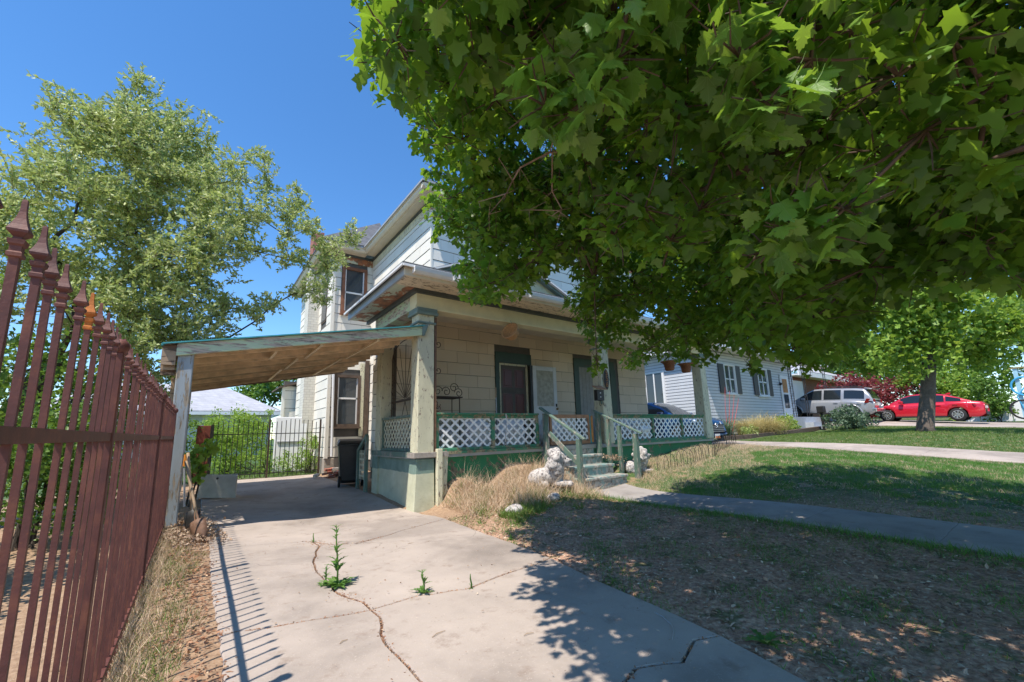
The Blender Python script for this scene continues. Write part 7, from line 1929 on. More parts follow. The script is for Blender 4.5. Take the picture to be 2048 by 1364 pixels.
X, Y = uni(-.29, .36, .8, 6.9, 15000)
m_ = (X < .06 + .09 * nz(X, Y, 1.2)) & (rng.random(len(X)) < .95)
k_ = rng.random(m_.sum()) < .45
blades("verge_grass", "green grass in the verge beside the iron fence", X[m_][k_], Y[m_][k_], .085, .0045, "grass_lit", .6, BLADE)
blades("verge_dry_grass", "dry straw in the verge beside the iron fence", X[m_][~k_], Y[m_][~k_], .10, .0040, "grass_dry", .7, BLADE)
X, Y = uni(-.29, -.16, .8, 6.9, 3500)
blades("fence_grass", "taller dry grass against the foot of the iron fence", X, Y, .11, .004, "grass_dry", .5, BLADE)
X, Y = uni(-5, -.35, 1.0, 4.5, 9000)
blades("lot_dry_grass", "dry grass on the bare lot behind the fence", X, Y, .05, .005, "grass_dry", .6)
X, Y = uni(-1.5, 4.5, 13.4, 20, 16000)
blades("back_grass", "sunny grass behind the black gate", X, Y, .10, .012, "grass_lit", .5)
# fallen leaves and chips
def litter(name, label, X, Y, s0, s1, mat, flat=.35, top=.0):
    n = len(X)
    P = np.stack([X, Y, gz(X, Y) + top + rng.uniform(.004, .016, n)], 1)
    T = np.concatenate([rng.normal(size=(n, 2)), rng.normal(0, flat * .6, (n, 1))], 1)
    N = np.concatenate([rng.normal(0, flat, (n, 2)), np.ones((n, 1))], 1)
    s = s0 + (s1 - s0) * rng.random(n) ** 2
    return kind(scatter(name, *OVAL, P, T, N, np.stack([s * rng.uniform(.4, 1, n), s, s], 1), mat, np.clip(rng.normal(.42, .27, n), 0, 1)), "stuff", label)
X, Y = uni(2.2, 6.4, -1.5, 6.0, 40000)
m_ = notwalk(X, Y)
litter("leaf_litter", "brown leaf litter over the soil under the maple", X[m_], Y[m_], .012, .05, "litter")
X, Y = uni(7.2, 9.4, -1.5, 3.6, 5000)
m_ = notwalk(X, Y)
litter("lawn_litter", "fallen leaves on the bare patch beside the front walk", X[m_], Y[m_], .015, .05, "litter")
X, Y = uni(-.28, .48, .8, 6.9, 9000)
m_ = (X > -.05 + .1 * nz(X, Y, 1.5)) & (X < .19 + .05 * nz(X, Y, 3) + rng.normal(0, .04, len(X)))
litter("verge_litter", "orange brown leaf litter along the driveway edge", X[m_], Y[m_], .012, .040, "litter_orange", .5, .012)
X, Y = rng.normal(.02, .16, 2600), rng.normal(6.75, .42, 2600)
m_ = (X < .42) & (X > -.28)
litter("leaf_pile", "heap of dry leaves at the foot of the carport post", X[m_], Y[m_], .02, .065, "litter", .7, .04)
# debris caught in the joints
def along(poly, n, sd):
    P = np.array(poly)
    i = rng.integers(0, len(P) - 1, n)
    f = rng.random(n)[:, None]
    q = P[i] * (1 - f) + P[i + 1] * f + rng.normal(0, sd, (n, 2))
    return q[:, 0], q[:, 1]
parts_ = [along(CR, 1900, .022), along(CR2, 1700, .018), along(J1L, 800, .012), along(J1R, 1500, .014), along(J2R[:4], 2200, .05), along(J2R[2:], 1000, .020), along([(1.2, 5.85), (1.24, 5.55), (1.4, 5.45)], 1300, .07), along(CR3[:6], 900, .018), along(CR[5:7], 900, .035)]
X, Y = np.concatenate([a for a, b in parts_]), np.concatenate([b for a, b in parts_])
litter("joint_debris", "reddish leaf crumbs caught in the driveway cracks", X, Y, .007, .022, "litter_orange", .5, .004)
X, Y = uni(.35, 2.9, .3, 8.2, 420)
litter("drive_crumbs", "scattered crumbs and dry leaves on the driveway", X, Y, .008, .028, "litter", .4, .022)
X, Y = rng.normal(7.66, .13, 380), rng.normal(6.5, .12, 380)
litter("step_leaves", "dry leaves gathered on the right end of the steps", X, Y, .02, .05, "litter", .9, .42)

# weeds in the cracks
def weed(name, label, base, h, nleaf, seed, lr=.10, stalk=True):
    rd = random.Random(seed)
    t_ = thing(name, label, "weed", base)
    b = Vector(base)
    top = b + Vector((rd.uniform(-.03, .03), rd.uniform(-.03, .03), h))
    pts = [b - Vector((0, 0, .03)), b.lerp(top, .35) + Vector((.01, 0, 0)), b.lerp(top, .7), top]
    if stalk:
        MB().tube(pts, [.008, .007, .006, .003], 6).build("stem", "thistle", t_, True)
    lf = []
    for k in range(11):
        f = k / 10
        w = .17 * math.sin(math.pi * min(1, f * 1.02) ** .8) * (1.0 if k % 2 else .55) + .01
        lf.append((w, f))
    vs, fs = [], []
    for (w, f) in lf:
        vs += [(-w, f, .10 * math.sin(f * 3) + .05 * (1 if w > .1 else 0)), (0, f, .12 * math.sin(f * 3) - .02), (w, f, .10 * math.sin(f * 3) + .05 * (1 if w > .1 else 0))]
    for i in range(10):
        fs += [(i * 3, i * 3 + 1, i * 3 + 4, i * 3 + 3), (i * 3 + 1, i * 3 + 2, i * 3 + 5, i * 3 + 4)]
    me = MB().add(vs, fs).mesh("leaf", "thistle")
    for k in range(nleaf):
        rosette = k < nleaf * .45 or not stalk
        f = 0.02 if rosette else rd.uniform(.12, .97)
        a = k * 2.4 + rd.uniform(-.4, .4)
        L = (lr * rd.uniform(.8, 1.25)) * (1.15 if rosette else (.95 - .5 * f))
        q = b.lerp(top, f)
        piece("leaf", me, t_, tuple(q), (L, L, L), (rd.uniform(.1, .5) + (0 if rosette else .15), 0, a))
    return t_
weed("thistle", "tall thistle growing from the main driveway crack", (1.06, 4.0, g1(1.06, 4) + .0), .52, 52, 1, .125)
weed("weed", "small thistle beside the tall one in the crack", (.98, 4.12, .0), .16, 16, 2, .07)
weed("weed", "leafy weed in the cross joint of the driveway", (1.56, 3.36, .0), .19, 22, 3, .085)
weed("weed", "wispy weed in the cross joint right of the leafy one", (1.9, 3.2, .0), .13, 10, 4, .035)
weed("weed", "tiny weed at the upper driveway joint", (1.22, 5.75, .0), .13, 10, 5, .045)
weed("weed", "broad green weed in the soil near the bottom edge", (2.75, 1.3, g1(2.75, 1.3)), .05, 10, 6, .11, False)
weed("weed", "green weed at the bottom edge of the driveway crack", (1.62, 1.42, .02), .05, 8, 7, .08, False)
weed("weed", "green weed at the edge of the maple shade by the driveway", (3.12, 4.3, .0), .12, 12, 8, .07)
# ================================================================ CARS
def interp(tab, x):
    xs_ = [a for a, b in tab]
    zs_ = [b for a, b in tab]
    return float(np.interp(x, xs_, zs_))
def car(name, label, cat, loc, rotz, paint, L, Wd, belt, roof, wheels, Rw, clear, side_win, glass_f, glass_r, tilt=(0, 0)):
    """x forward from the tail (0) to the nose (L); belt and roof are (x,z) tables"""
    root = thing(name, label, cat, loc, rotz, local=True)
    root.rotation_euler = (tilt[0], tilt[1], rotz)
    hw = Wd / 2
    def w_(x):
        u = 2 * x / L - 1
        return hw * (1 - .16 * abs(u) ** 5)
    def low(x):
        z = clear + .16 * max(0, (abs(2 * x / L - 1) - .86) / .14) ** 2
        for xw in wheels:
            d = abs(x - xw)
            ra = Rw * 1.16
            if d < ra:
                z = max(z, Rw + math.sqrt(ra * ra - d * d) * .98)
        return z
    xs_ = sorted(set(list(np.linspace(0, L, 90)) + [xw + s * Rw * 1.16 for xw in wheels for s in (-1, -.97, .97, 1)]))
    fr = [(.93, 0), (.985, .10), (1.0, .32), (.995, .55), (.975, .80), (.93, .95), (.84, 1.0)]
    vs, fs = [], []
    m_ = len(fr) * 2 + 1
    for x in xs_:
        zl, zt = low(x), interp(belt, x)
        h = zt - zl
        w = w_(x)
        ring = [(x, w * a, zl + h * b) for a, b in fr] + [(x, 0, zt + .02)] + [(x, -w * a, zl + h * b) for a, b in fr[::-1]]
        vs += ring
    for i in range(len(xs_) - 1):
        for j in range(m_ - 1):
            fs.append((i * m_ + j, i * m_ + j + 1, (i + 1) * m_ + j + 1, (i + 1) * m_ + j))
    fs.append(tuple(range(m_)))
    e = (len(xs_) - 1) * m_
    fs.append(tuple(e + j for j in range(m_ - 1, -1, -1)))
    body = MB().add(vs, fs).build("body", paint, root, True)
    MB().box(.35, L - .35, -hw * .86, hw * .86, clear + .02, clear + .12).build("underbody", "rubber", root)
    # greenhouse
    r0, r1 = roof[0][0], roof[-1][0]
    wb, wt = hw * .90, hw * .70
    gs = np.linspace(r0, r1, 50)
    vs, fs = [], []
    for x in gs:
        zb = interp(belt, x) - .03
        zr = max(interp(roof, x), zb + .005)
        f = (zr - zb)
        full = max(b for a, b in roof) - zb
        k = min(1, f / full)
        wtx = wb + (wt - wb) * k
        sec = [(wb, zb), (wb + (wtx - wb) * .5, zb + f * .5), (wtx, zb + f * .90), (wtx * .90, zb + f * .985), (0, zr + .015)]
        vs += [(x, a, b) for a, b in sec] + [(x, -a, b) for a, b in sec[-2::-1]]
    q = 9
    for i in range(len(gs) - 1):
        for j in range(q - 1):
            fs.append((i * q + j, i * q + j + 1, (i + 1) * q + j + 1, (i + 1) * q + j))
    MB().add(vs, fs).build("roof", paint, root, True)
    def side_pt(x, v, s, out=.008):
        zb = interp(belt, x) - .03
        zr = max(interp(roof, x), zb + .005)
        f = zr - zb
        full = max(b for a, b in roof) - zb
        k = min(1, f / full)
        wtx = wb + (wt - wb) * k
        z = zb + f * v
        y = wb + (wtx - wb) * (v if v < .5 else .5 + (v - .5) / .4 * .5)
        return (x, s * (y + out), z + .002)
    for s in (-1, 1):
        for (xa, xb, va, vb) in side_win:
            vs, fs = [], []
            xx = np.linspace(xa, xb, 14)
            for x in xx:
                vs += [side_pt(x, va, s), side_pt(x, (va + vb) / 2, s), side_pt(x, vb, s)]
            for i in range(13):
                fs += [(i * 3, i * 3 + 1, i * 3 + 4, i * 3 + 3), (i * 3 + 1, i * 3 + 2, i * 3 + 5, i * 3 + 4)]
            MB().add(vs, fs).build("window", "glass_car", root, True)
    for nm, (xa, xb) in (("windscreen", glass_f), ("rear_window", glass_r)):
        vs, fs = [], []
        xx = np.linspace(xa, xb, 14)
        for x in xx:
            zb = interp(belt, x) - .03
            zr = max(interp(roof, x), zb + .005)
            full = max(b for a, b in roof) - zb
            k = min(1, (zr - zb) / full)
            wtx = (wb + (wt - wb) * k) * .86
            for y in np.linspace(-1, 1, 7):
                vs.append((x, wtx * y, zr + .024 - .020 * y * y * (1 if abs(y) > .5 else .3)))
        for i in range(13):
            for j in range(6):
                fs.append((i * 7 + j, i * 7 + j + 1, (i + 1) * 7 + j + 1, (i + 1) * 7 + j))
        MB().add(vs, fs).build(nm, "glass_car", root, True)
    for xw in wheels:
        for s in (-1, 1):
            y = s * (hw - .10)
            ty = MB().lathe([(Rw * .62, -.10), (Rw * .93, -.105), (Rw, -.07), (Rw, .07), (Rw * .93, .105), (Rw * .62, .10)], (xw, y, Rw), 28, 0, 1).build("wheel", "rubber", root, True)
            rm = MB().lathe([(Rw * .05, .07), (Rw * .62, .07), (Rw * .66, .10), (Rw * .60, .104), (Rw * .60, .082), (Rw * .05, .078)], (xw, y, Rw), 28, 0, 1) if s > 0 else MB().lathe([(Rw * .05, -.078), (Rw * .60, -.082), (Rw * .60, -.104), (Rw * .66, -.10), (Rw * .62, -.07), (Rw * .05, -.07)], (xw, y, Rw), 28, 0, 1)
            rm.build("rim", "grey_metal", ty)
            sp = MB()
            for k in range(8):
                a = k * math.pi / 4 + .2
                sp.bar((xw + .05 * math.cos(a), y + s * .097, Rw + .05 * math.sin(a)), (xw + Rw * .6 * math.cos(a), y + s * .099, Rw + Rw * .6 * math.sin(a)), Rw * .16, .018, (0, s, 0))
            sp.lathe([(.01, s * .085), (.055, s * .09), (.055, s * .112), (.01, s * .115)] if s > 0 else [(.01, s * .115), (.055, s * .112), (.055, s * .09), (.01, s * .085)], (xw, y, Rw), 14, 0, 1)
            sp.build("spokes", "chrome", ty)
    xm = glass_f[1] - .42
    for s in (-1, 1):
        zb = interp(belt, xm)
        bevel(MB().box(xm - .08, xm + .10, s * (hw - .02), s * (hw + .17), zb + .02, zb + .16).build("mirror", paint, root), .03, 2)
        for xh in (side_win[0][0] + .12, side_win[1][0] + .12 if len(side_win) > 1 else side_win[0][1] - .3):
            zb = interp(belt, xh)
            bevel(MB().box(xh, xh + .20, s * (hw - .005), s * (hw + .022), zb - .16, zb - .125).build("door_handle", paint, root), .008)
        MB().box(wheels[0] + Rw * 1.2, wheels[1] - Rw * 1.2, s * (hw * .975) - .01, s * (hw * .975) + .01, clear - .01, clear + .06).build("sill", "rubber", root)
    return root, body, w_
SED_B = [(0, .80), (.10, .93), (.5, .985), (1.2, .96), (2.2, .94), (3.2, .91), (3.5, .90), (4.1, .80), (4.5, .66), (4.63, .52)]
SED_R = [(.42, .98), (.9, 1.20), (1.35, 1.36), (1.75, 1.42), (2.2, 1.44), (2.6, 1.42), (3.0, 1.28), (3.5, .96)]
xr_, yr_ = 31.5, 5.1
red, rb, wf = car("red_car", "bright red compact sedan parked beyond the street tree trunk", "car", (xr_, yr_ - 2.31, g1(xr_ - .6, yr_) + .03), R(90), "car_red", 4.63, 1.78, SED_B, SED_R, (.95, 3.68), .315, .20,
    [(.78, 1.32, .18, .80), (1.38, 2.02, .12, .86), (2.08, 3.06, .12, .88)], (2.72, 3.42), (.55, 1.25), (0, R(-1.5)))
for s in (-1, 1):
    bevel(MB().hexa([(.02, s * .55, .70), (.34, s * .88, .72), (.34, s * .80, .72), (.02, s * .45, .70)], [(.05, s * .55, .84), (.40, s * .875, .88), (.40, s * .78, .88), (.05, s * .45, .84)]).build("tail_light", "tail_red", red), .01)
    bevel(MB().hexa([(4.50, s * .50, .56), (4.22, s * .87, .60), (4.22, s * .80, .60), (4.52, s * .40, .56)], [(4.46, s * .50, .66), (4.15, s * .865, .73), (4.15, s * .78, .73), (4.48, s * .40, .66)]).build("headlight", "lamp_clear", red), .01)
MB().box(-.015, .02, -.60, .60, .30, .46).build("rear_bumper", "rubber", red)
MB().box(-.02, .0, -.2, .2, .62, .74).build("number_plate", "plate_white", red)
MB().hexa([(1.2, -.02, 1.37), (1.42, -.02, 1.39), (1.42, .02, 1.39), (1.2, .02, 1.37)], [(1.2, -.01, 1.47), (1.30, -.01, 1.45), (1.30, .01, 1.45), (1.2, .01, 1.47)]).build("antenna_fin", "car_red", red)
SUV_B = [(0, 1.02), (.10, 1.12), (1.2, 1.14), (2.6, 1.12), (3.4, 1.12), (3.75, 1.12), (4.5, 1.06), (4.75, .92), (4.83, .75)]
SUV_R = [(.06, 1.14), (.22, 1.50), (.42, 1.76), (.9, 1.81), (2.2, 1.82), (2.75, 1.78), (3.2, 1.52), (3.75, 1.12)]
xs2, ys2 = 29.55, 8.95
suv, sb, wf = car("silver_suv", "silver off-road SUV parked in front of the brick house", "suv", (xs2, ys2 - 2.42, g1(xs2, ys2) - .06), R(90), "car_silver", 4.83, 1.92, SUV_B, SUV_R, (1.0, 3.79), .385, .36,
    [(.42, 1.32, .16, .82), (1.46, 2.26, .10, .86), (2.36, 3.42, .10, .86)], (2.86, 3.62), (.10, .38), (0, R(-4)))
for s in (-1, 1):
    bevel(MB().hexa([(-.01, s * .66, .98), (.42, s * .955, .98), (.42, s * .88, .98), (-.01, s * .56, .98)], [(.02, s * .70, 1.20), (.30, s * .95, 1.22), (.30, s * .86, 1.22), (.02, s * .60, 1.20)]).build("tail_light", "tail_red", suv), .012)
    MB().tube([(.5, s * .62, 1.87), (.7, s * .64, 1.90), (2.2, s * .64, 1.91), (2.5, s * .62, 1.86)], .022, 6).build("roof_rail", "iron_black", suv)
    for xw in (1.0, 3.79):
        arc = [(xw + .49 * math.cos(a), s * .955, .385 + .49 * math.sin(a)) for a in np.linspace(.05, math.pi - .05, 16)]
        MB().tube(arc, .045, 6).build("wheel_arch", "car_silver", suv, True)
bevel(MB().box(-.07, .12, -.84, .84, .52, .72).build("rear_bumper", "chrome", suv), .03, 2)
MB().hexa([(.12, -.66, 1.73), (.42, -.66, 1.80), (.42, .66, 1.80), (.12, .66, 1.73)], [(.10, -.64, 1.77), (.42, -.66, 1.84), (.42, .66, 1.84), (.10, .64, 1.77)]).build("rear_spoiler", "car_silver", suv)
MB().box(-.05, .0, -.2, .2, .86, .99).build("number_plate", "plate_white", suv)
BLU_B = [(0, 1.02), (.10, 1.10), (1.0, 1.10), (2.4, 1.07), (2.95, 1.05), (3.4, 1.04), (4.1, .98), (4.38, .86), (4.46, .66), (4.50, .5)]
BLU_R = [(.12, 1.12), (.5, 1.48), (1.0, 1.60), (1.7, 1.64), (2.2, 1.61), (2.7, 1.42), (3.4, 1.05)]
xb2, yb2 = 15.0, 7.95
blu, bb, wf = car("blue_car", "dark blue crossover parked nose out beside the porch", "car", (xb2, yb2 + 4.50, g1(xb2, 8.6) + .0), R(-90), "car_blue", 4.50, 1.86, BLU_B, BLU_R, (.92, 3.62), .345, .22,
    [(.45, 1.15, .16, .80), (1.2, 1.95, .10, .86), (2.02, 2.95, .10, .86)], (2.30, 3.34), (.16, .60), (0, R(1.5)))
bevel(MB().hexa([(4.40, -.66, .44), (4.53, -.60, .44), (4.53, .60, .44), (4.40, .66, .44)], [(4.40, -.60, .74), (4.49, -.56, .74), (4.49, .56, .74), (4.40, .60, .74)]).build("grille", "iron_black", blu), .02, 2)
for k in range(4):
    MB().box(4.515, 4.535, -.54, .54, .48 + k * .06, .495 + k * .06).build("grille_bar", "grey_metal", blu)
MB().box(4.50, 4.54, -.66, .66, .34, .40).build("bumper_trim", "car_blue", blu)
em = MB().tube([(4.535, .075 * math.cos(a), .70 + .075 * math.sin(a)) for a in np.linspace(0, 2 * math.pi, 24)], .009, 6)
em.tube([(4.54, -.05, .745), (4.54, -.018, .66), (4.54, 0, .70), (4.54, .018, .66), (4.54, .05, .745)], .007, 5)
em.build("emblem", "chrome", blu)
for s in (-1, 1):
    bevel(MB().hexa([(4.47, s * .52, .72), (4.20, s * .90, .76), (4.20, s * .82, .76), (4.47, s * .44, .72)], [(4.42, s * .52, .82), (4.12, s * .895, .90), (4.12, s * .80, .90), (4.42, s * .44, .82)]).build("headlight", "lamp_clear", blu), .012)
MB().box(4.54, 4.555, -.16, .16, .24, .40).build("number_plate", "plate_white", blu)
MB().box(4.556, 4.56, -.155, .155, .245, .32).build("plate_band", "plate_orange", blu)
MB().bar((2.30, -.78, 1.10), (3.10, -.80, 1.09), .02, .02).build("window_trim", "chrome", blu)

# ================================================================ NEIGHBOURING HOUSES
def clap(axis, fixed, a0, a1, z0, z1, step=.115):
    """saw-tooth clapboards as one sheet"""
    mb = MB()
    z = z0
    while z < z1 - .02:
        zt = min(z + step, z1)
        zb_ = zt - .030  # strip left open so the darker wall draws the shadow line
        if axis == 0:
            vs = [(a0, fixed - .014, z), (a1, fixed - .014, z), (a1, fixed - .012, zb_), (a0, fixed - .012, zb_), (a0, fixed, z), (a1, fixed, z), (a1, fixed - .001, zb_), (a0, fixed - .001, zb_)]
        else:
            vs = [(fixed - .016, a1, z), (fixed - .016, a0, z), (fixed - .014, a0, zb_), (fixed - .014, a1, zb_), (fixed, a1, z), (fixed, a0, z), (fixed - .001, a0, zb_), (fixed - .001, a1, zb_)]
        mb.add(vs, [(0, 1, 2, 3), (4, 5, 1, 0), (3, 2, 6, 7)])
        z += step
    return mb
nh = thing("white_house", "white clapboard neighbouring house with black shutters and iron porch posts", "house", (17.5, 9.6, .8))
YN = 9.6
MB().box(17.5, 27.2, YN, 17, .5, 4.75).build("wall", "siding_shade", nh)
clap(0, YN, 17.5, 27.2, .95, 4.7, .14).build("siding", "siding_white", nh)
clap(1, 17.5, YN, 17.0, .95, 4.7, .14).build("siding", "siding_white", nh)
MB().box(17.46, 17.54, YN - .04, YN + .04, .9, 4.7).build("corner_board", "white_trim", nh)
MB().box(17.1, 31.3, 8.95, 9.55, 4.72, 4.78).box(17.1, 17.5, 9.55, 17.3, 4.72, 4.78).build("soffit", "white_trim", nh)
MB().box(17.05, 31.4, 8.87, 8.95, 4.72, 4.92).box(17.03, 17.1, 8.87, 17.4, 4.72, 4.92).build("gutter", "white_trim", nh)
roof_sheet([(17.0, 8.86, 4.9), (31.4, 8.86, 4.9), (28, 13.2, 6.6), (20, 13.2, 6.6)], "roof_grey").build("roof", "roof_grey", nh)
roof_sheet([(17.0, 17.4, 4.9), (17.0, 8.86, 4.9), (20, 13.2, 6.6), (20, 14, 6.6)], "roof_grey").build("roof", "roof_grey", nh)
def nwin(x0, x1, z0, z1, parent, sh=.42):
    w_ = window(x0, x1, z0, z1, YN - .03, "white_trim", .07, .5, "glass", parent)
    MB().box((x0 + x1) / 2 - .03, (x0 + x1) / 2 + .03, YN - .055, YN - .02, z0, z1).build("mullion", "white_trim", w_)
    for s in (0, 1):
        a = x0 - .09 - sh if s == 0 else x1 + .09
        sh_ = MB().box(a, a + sh, YN - .075, YN - .03, z0 - .05, z1 + .05)
        bevel(sh_.build("shutter", "shutter", parent), .008)
    return w_
w_ = nwin(19.38, 20.30, 2.85, 4.10, nh, .46)
nwin(22.75, 23.75, 2.85, 4.15, nh, .46)
wl = MB().box(17.42, 17.49, 11.45, 11.56, 2.35, 4.0).box(17.42, 17.49, 12.44, 12.55, 2.35, 4.0).box(17.42, 17.49, 11.56, 12.44, 3.9, 4.0).box(17.42, 17.49, 11.56, 12.44, 2.35, 2.45).build("window", "white_trim", nh)
MB().box(17.45, 17.46, 11.56, 12.44, 2.45, 3.9).build("pane", "glass", wl)
MB().box(17.425, 17.47, 11.97, 12.03, 2.45, 3.9).build("mullion", "white_trim", wl)
dn = MB().box(25.35, 26.35, YN - .07, YN - .03, 1.72, 4.0).build("front_door", "white_trim", nh, label="white storm door with amber glass")
MB().box(25.55, 26.15, YN - .085, YN - .072, 3.05, 3.8).build("pane", "amber", dn)
MB().box(25.55, 26.15, YN - .085, YN - .072, 2.2, 2.95).build("pane", "glass", dn)
MB().ball((25.2, YN - .12, 3.5), .08, 8, 6).build("porch_lamp", "iron_black", nh)
MB().box(25.0, 31.2, 9.0, 9.58, .9, 1.70).build("porch_floor", "paver_grey", nh)
MB().box(26.4, 28.0, 8.6, 9.0, .9, 1.4).box(26.4, 28.0, 8.25, 8.6, .9, 1.15).build("step", "paver_grey", nh)
for px in (25.45, 27.3, 30.6):
    mb = MB()
    for dx in (-.16, .16):
        mb.tube([(px + dx, 9.08, 1.7), (px + dx, 9.08, 4.74)], .018, 6)
    for k in range(7):
        z = 1.9 + k * .42
        mb.tube([(px - .16, 9.08, z), (px + .1 * math.sin(k), 9.08, z + .2), (px + .16, 9.08, z + .4)], .010, 5)
    mb.build("iron_post", "iron_black", nh)
# back neighbour
bh_ = thing("grey_roof_house", "low pale house with grey hip roof behind the gate shrubs", "house", (2, 30, .4))
MB().box(-6, 3.4, 28.4, 36, .3, 2.8).build("wall", "pale_blue", bh_)
MB().box(-6.4, 3.8, 27.9, 28.4, 2.74, 2.82).build("soffit", "white_trim", bh_)
MB().box(-6.4, 3.85, 27.84, 27.9, 2.70, 2.86).box(3.8, 3.86, 27.9, 36, 2.70, 2.86).build("gutter", "white_trim", bh_)
roof_sheet([(-6.4, 27.85, 2.86), (3.86, 27.85, 2.86), (1.0, 31, 4.55), (-4, 31, 4.55)], "roof_grey").build("roof", "roof_grey", bh_)
roof_sheet([(3.86, 27.85, 2.86), (3.86, 36, 2.86), (1.0, 33, 4.55), (1.0, 31, 4.55)], "roof_grey").build("roof", "roof_grey", bh_)
wq = MB().box(2.0, 3.0, 28.33, 28.39, 1.4, 2.4).build("window", "white_trim", bh_)
MB().box(2.1, 2.9, 28.31, 28.325, 1.5, 2.3).build("pane", "glass", wq)
# annex behind the wing
an = thing("rear_annex", "weathered white shed wall behind the rear wing", "shed", (2.9, 18.2, .3))
wa = MB().box(2.55, 5.0, 18.2, 18.35, .3, 3.5).build("wall", "wall_back", an)
wall_shingles(wa, 0, 18.2, 2.55, 3.3, .4, 3.3, "shingle_white", row=.34)
roof_sheet([(2.35, 18.0, 3.2), (5, 18.0, 4.0), (5, 20, 4.0), (2.35, 20, 3.2)], "roof_grey").build("roof", "timber", an)
MB().box(2.48, 2.58, 18.1, 18.2, .3, 3.3).build("corner_board", "shingle_white", an)
# brick house
br = thing("brick_house", "red brick house with white eaves behind the silver SUV", "house", (40, 13, 1.2))
MB().box(36.5, 56, 13.0, 21, .8, 5.1).build("wall", "red_brick", br)
MB().box(35.8, 57, 12.2, 13, 5.0, 5.12).build("soffit", "white_trim", br)
MB().box(35.7, 57, 12.1, 12.2, 4.95, 5.3).build("fascia", "white_trim", br)
roof_sheet([(35.7, 12.1, 5.3), (57, 12.1, 5.3), (52, 17, 7.4), (41, 17, 7.4)], "roof_grey").build("roof", "roof_grey", br)
roof_sheet([(35.7, 21, 5.3), (35.7, 12.1, 5.3), (41, 17, 7.4), (41, 18, 7.4)], "roof_grey").build("roof", "roof_grey", br)
for (x0, x1) in ((42.2, 44.3), (48, 50)):
    wq = MB().box(x0, x1, 12.93, 12.99, 2.3, 4.6).build("window", "white_trim", br)
    MB().box(x0 + .15, x1 - .15, 12.9, 12.925, 2.45, 4.45).build("pane", "curtain", wq)
MB().box(36.4, 38.6, 12.88, 12.98, 1.6, 4.7).build("garage_door", "white_trim", br)
# raised bed in front of the white house
bd_ = thing("planting_bed", "raised bed of dark railway timbers before the white house", "bed", (17, 8, .75))
for (a, b) in (((15.9, 8.35), (17.5, 7.95)), ((17.5, 7.95), (21.5, 8.15)), ((21.5, 8.15), (26.2, 8.3))):
    za, zb = g1(*a), g1(*b)
    bevel(MB().bar((a[0], a[1], za + .06), (b[0], b[1], zb + .06), .16, .20).build("timber", "timber", bd_), .012)
def tuft(name, label, x, y, h, w, n, mat, tilt, cat="grass plant", wd=.012):
    n = int(n)
    z0 = g1(x, y) + .05
    root = thing(name, label, cat, (x, y, z0))
    P = np.stack([rng.normal(x, w * .35, n), rng.normal(y, w * .35, n), np.full(n, z0)], 1)
    dd = rng.normal(0, tilt, (n, 2))
    T = np.concatenate([dd, np.ones((n, 1))], 1)
    N = np.concatenate([dd, np.full((n, 1), -.2)], 1) + rng.normal(0, .1, (n, 3))
    hh = h * rng.uniform(.6, 1.15, n)
    kind(scatter("foliage", *BLADE4, P, T, N, np.stack([np.full(n, wd), hh, hh * 1.8], 1), mat, None, root), "stuff")
    return root
tuft("ornamental_grass", "large pale straw coloured grass clump spilling over the timber bed", 20.4, 8.5, 1.15, .7, 1500, "straw", .42)
tuft("ornamental_grass", "pale straw grass clump left of the largest one", 18.9, 8.6, 1.0, .5, 1000, "straw", .36)
yu = tuft("yucca", "upright dark green spiky plant near the blue car", 17.2, 8.7, .95, .25, 170, "blue_leaf", .30, "plant", .03)
fl_ = MB()
for k in range(4):
    x = 17.3 + .35 * k
    fl_.tube([(17.3 + .1 * k, 8.7, g1(17.2, 8.7)), (x, 8.65, 2.2), (x + .05, 8.6, 2.9 - .15 * k)], [.012, .009, .006], 5)
fl_.build("flower_stalk", "flower_red", yu, label="thin red flower stalks")
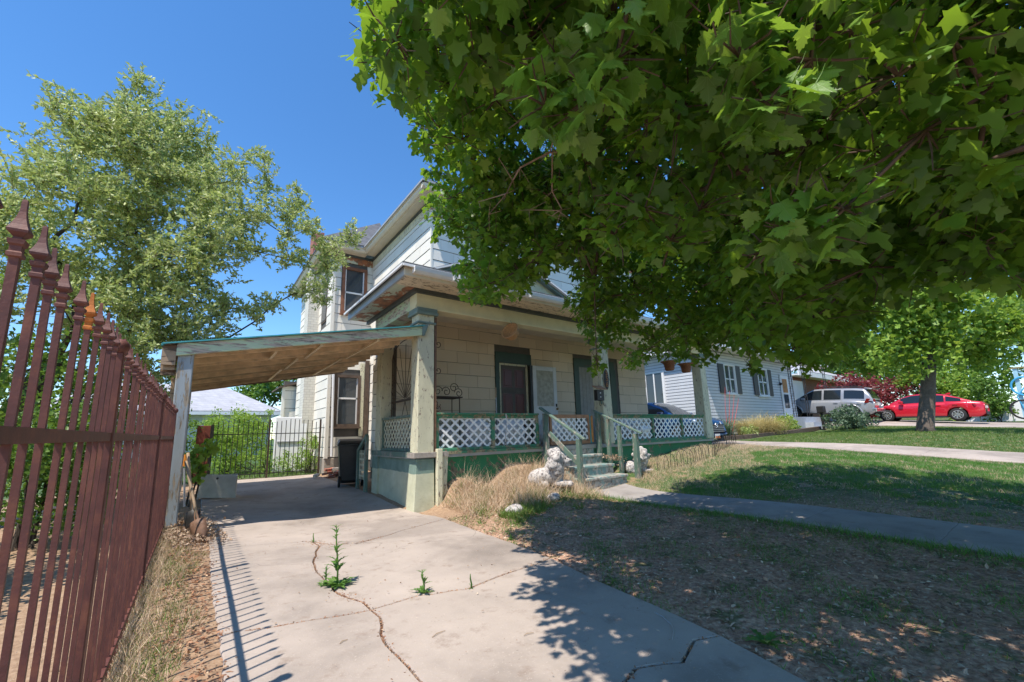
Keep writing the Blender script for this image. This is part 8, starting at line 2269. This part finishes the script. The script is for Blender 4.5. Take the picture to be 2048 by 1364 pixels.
bushy("bed_shrub", "silvery low shrub in front of the straw grasses", "shrub", on(18.3, 8.25), [(0, 0, .2, .55, .3, .25)], 900, .06, "olive_leaf")
bushy("bed_shrub", "green shrub right of the straw grasses", "shrub", on(22.8, 8.7), [(0, 0, .45, .8, .4, .5), (.6, 0, .35, .5, .4, .4)], 1600, .09, "sunny_leaf")
bushy("bed_shrub", "blue-green shrub by the porch step of the white house", "shrub", on(25.8, 6.9), [(0, 0, .55, 1.0, .8, .55), (1.0, -.2, .4, .8, .7, .4), (-.8, .2, .4, .6, .6, .4)], 2600, .11, "blue_leaf")
mp = thing("post_mailbox", "black mailbox on a post before the silver SUV", "mailbox", (25.6, 7.9, 1.0))
bevel(MB().box(25.45, 25.85, 7.8, 8.1, 1.85, 2.2).build("box", "iron_black", mp), .03)
MB().box(25.6, 25.7, 7.9, 8.0, .8, 1.85).build("post", "iron_black", mp)
# far right yard
wf_ = thing("white_fence", "low white board fence behind the red car", "fence", (36, 0, 1.2))
for k in range(16):
    y = 3.6 - k * .62
    bevel(MB().box(36.6, 36.64, y, y + .58, 1.15, 2.2 + .03 * math.sin(k)).build("board", "white_trim", wf_), .006)
bi = thing("bicycle_ornament", "pale blue post with a bicycle hung on it at the right edge", "ornament", (34.6, 2.0, 1.2))
MB().box(34.5, 34.66, 1.7, 1.86, 1.1, 3.9).build("post", "sky_blue_paint", bi)
MB().bar((34.6, 1.8, 3.85), (34.6, 1.2, 3.3), .10, .12).build("arm", "sky_blue_paint", bi)
MB().box(34.45, 34.8, 1.4, 2.0, 3.9, 3.97).build("cap", "straw", bi)
for (y, z) in ((1.55, 2.95), (1.75, 1.75)):
    MB().tube([(34.45, y + .48 * math.cos(a), z + .48 * math.sin(a)) for a in np.linspace(0, 2 * math.pi, 26)], .045, 6, False).build("bicycle_wheel", "bike_blue" if z > 2 else "iron_black", bi)
MB().tube([(34.45, 1.55, 2.95), (34.45, 1.9, 2.4), (34.45, 1.75, 1.75)], .03, 6).build("bicycle_frame", "bike_blue", bi)
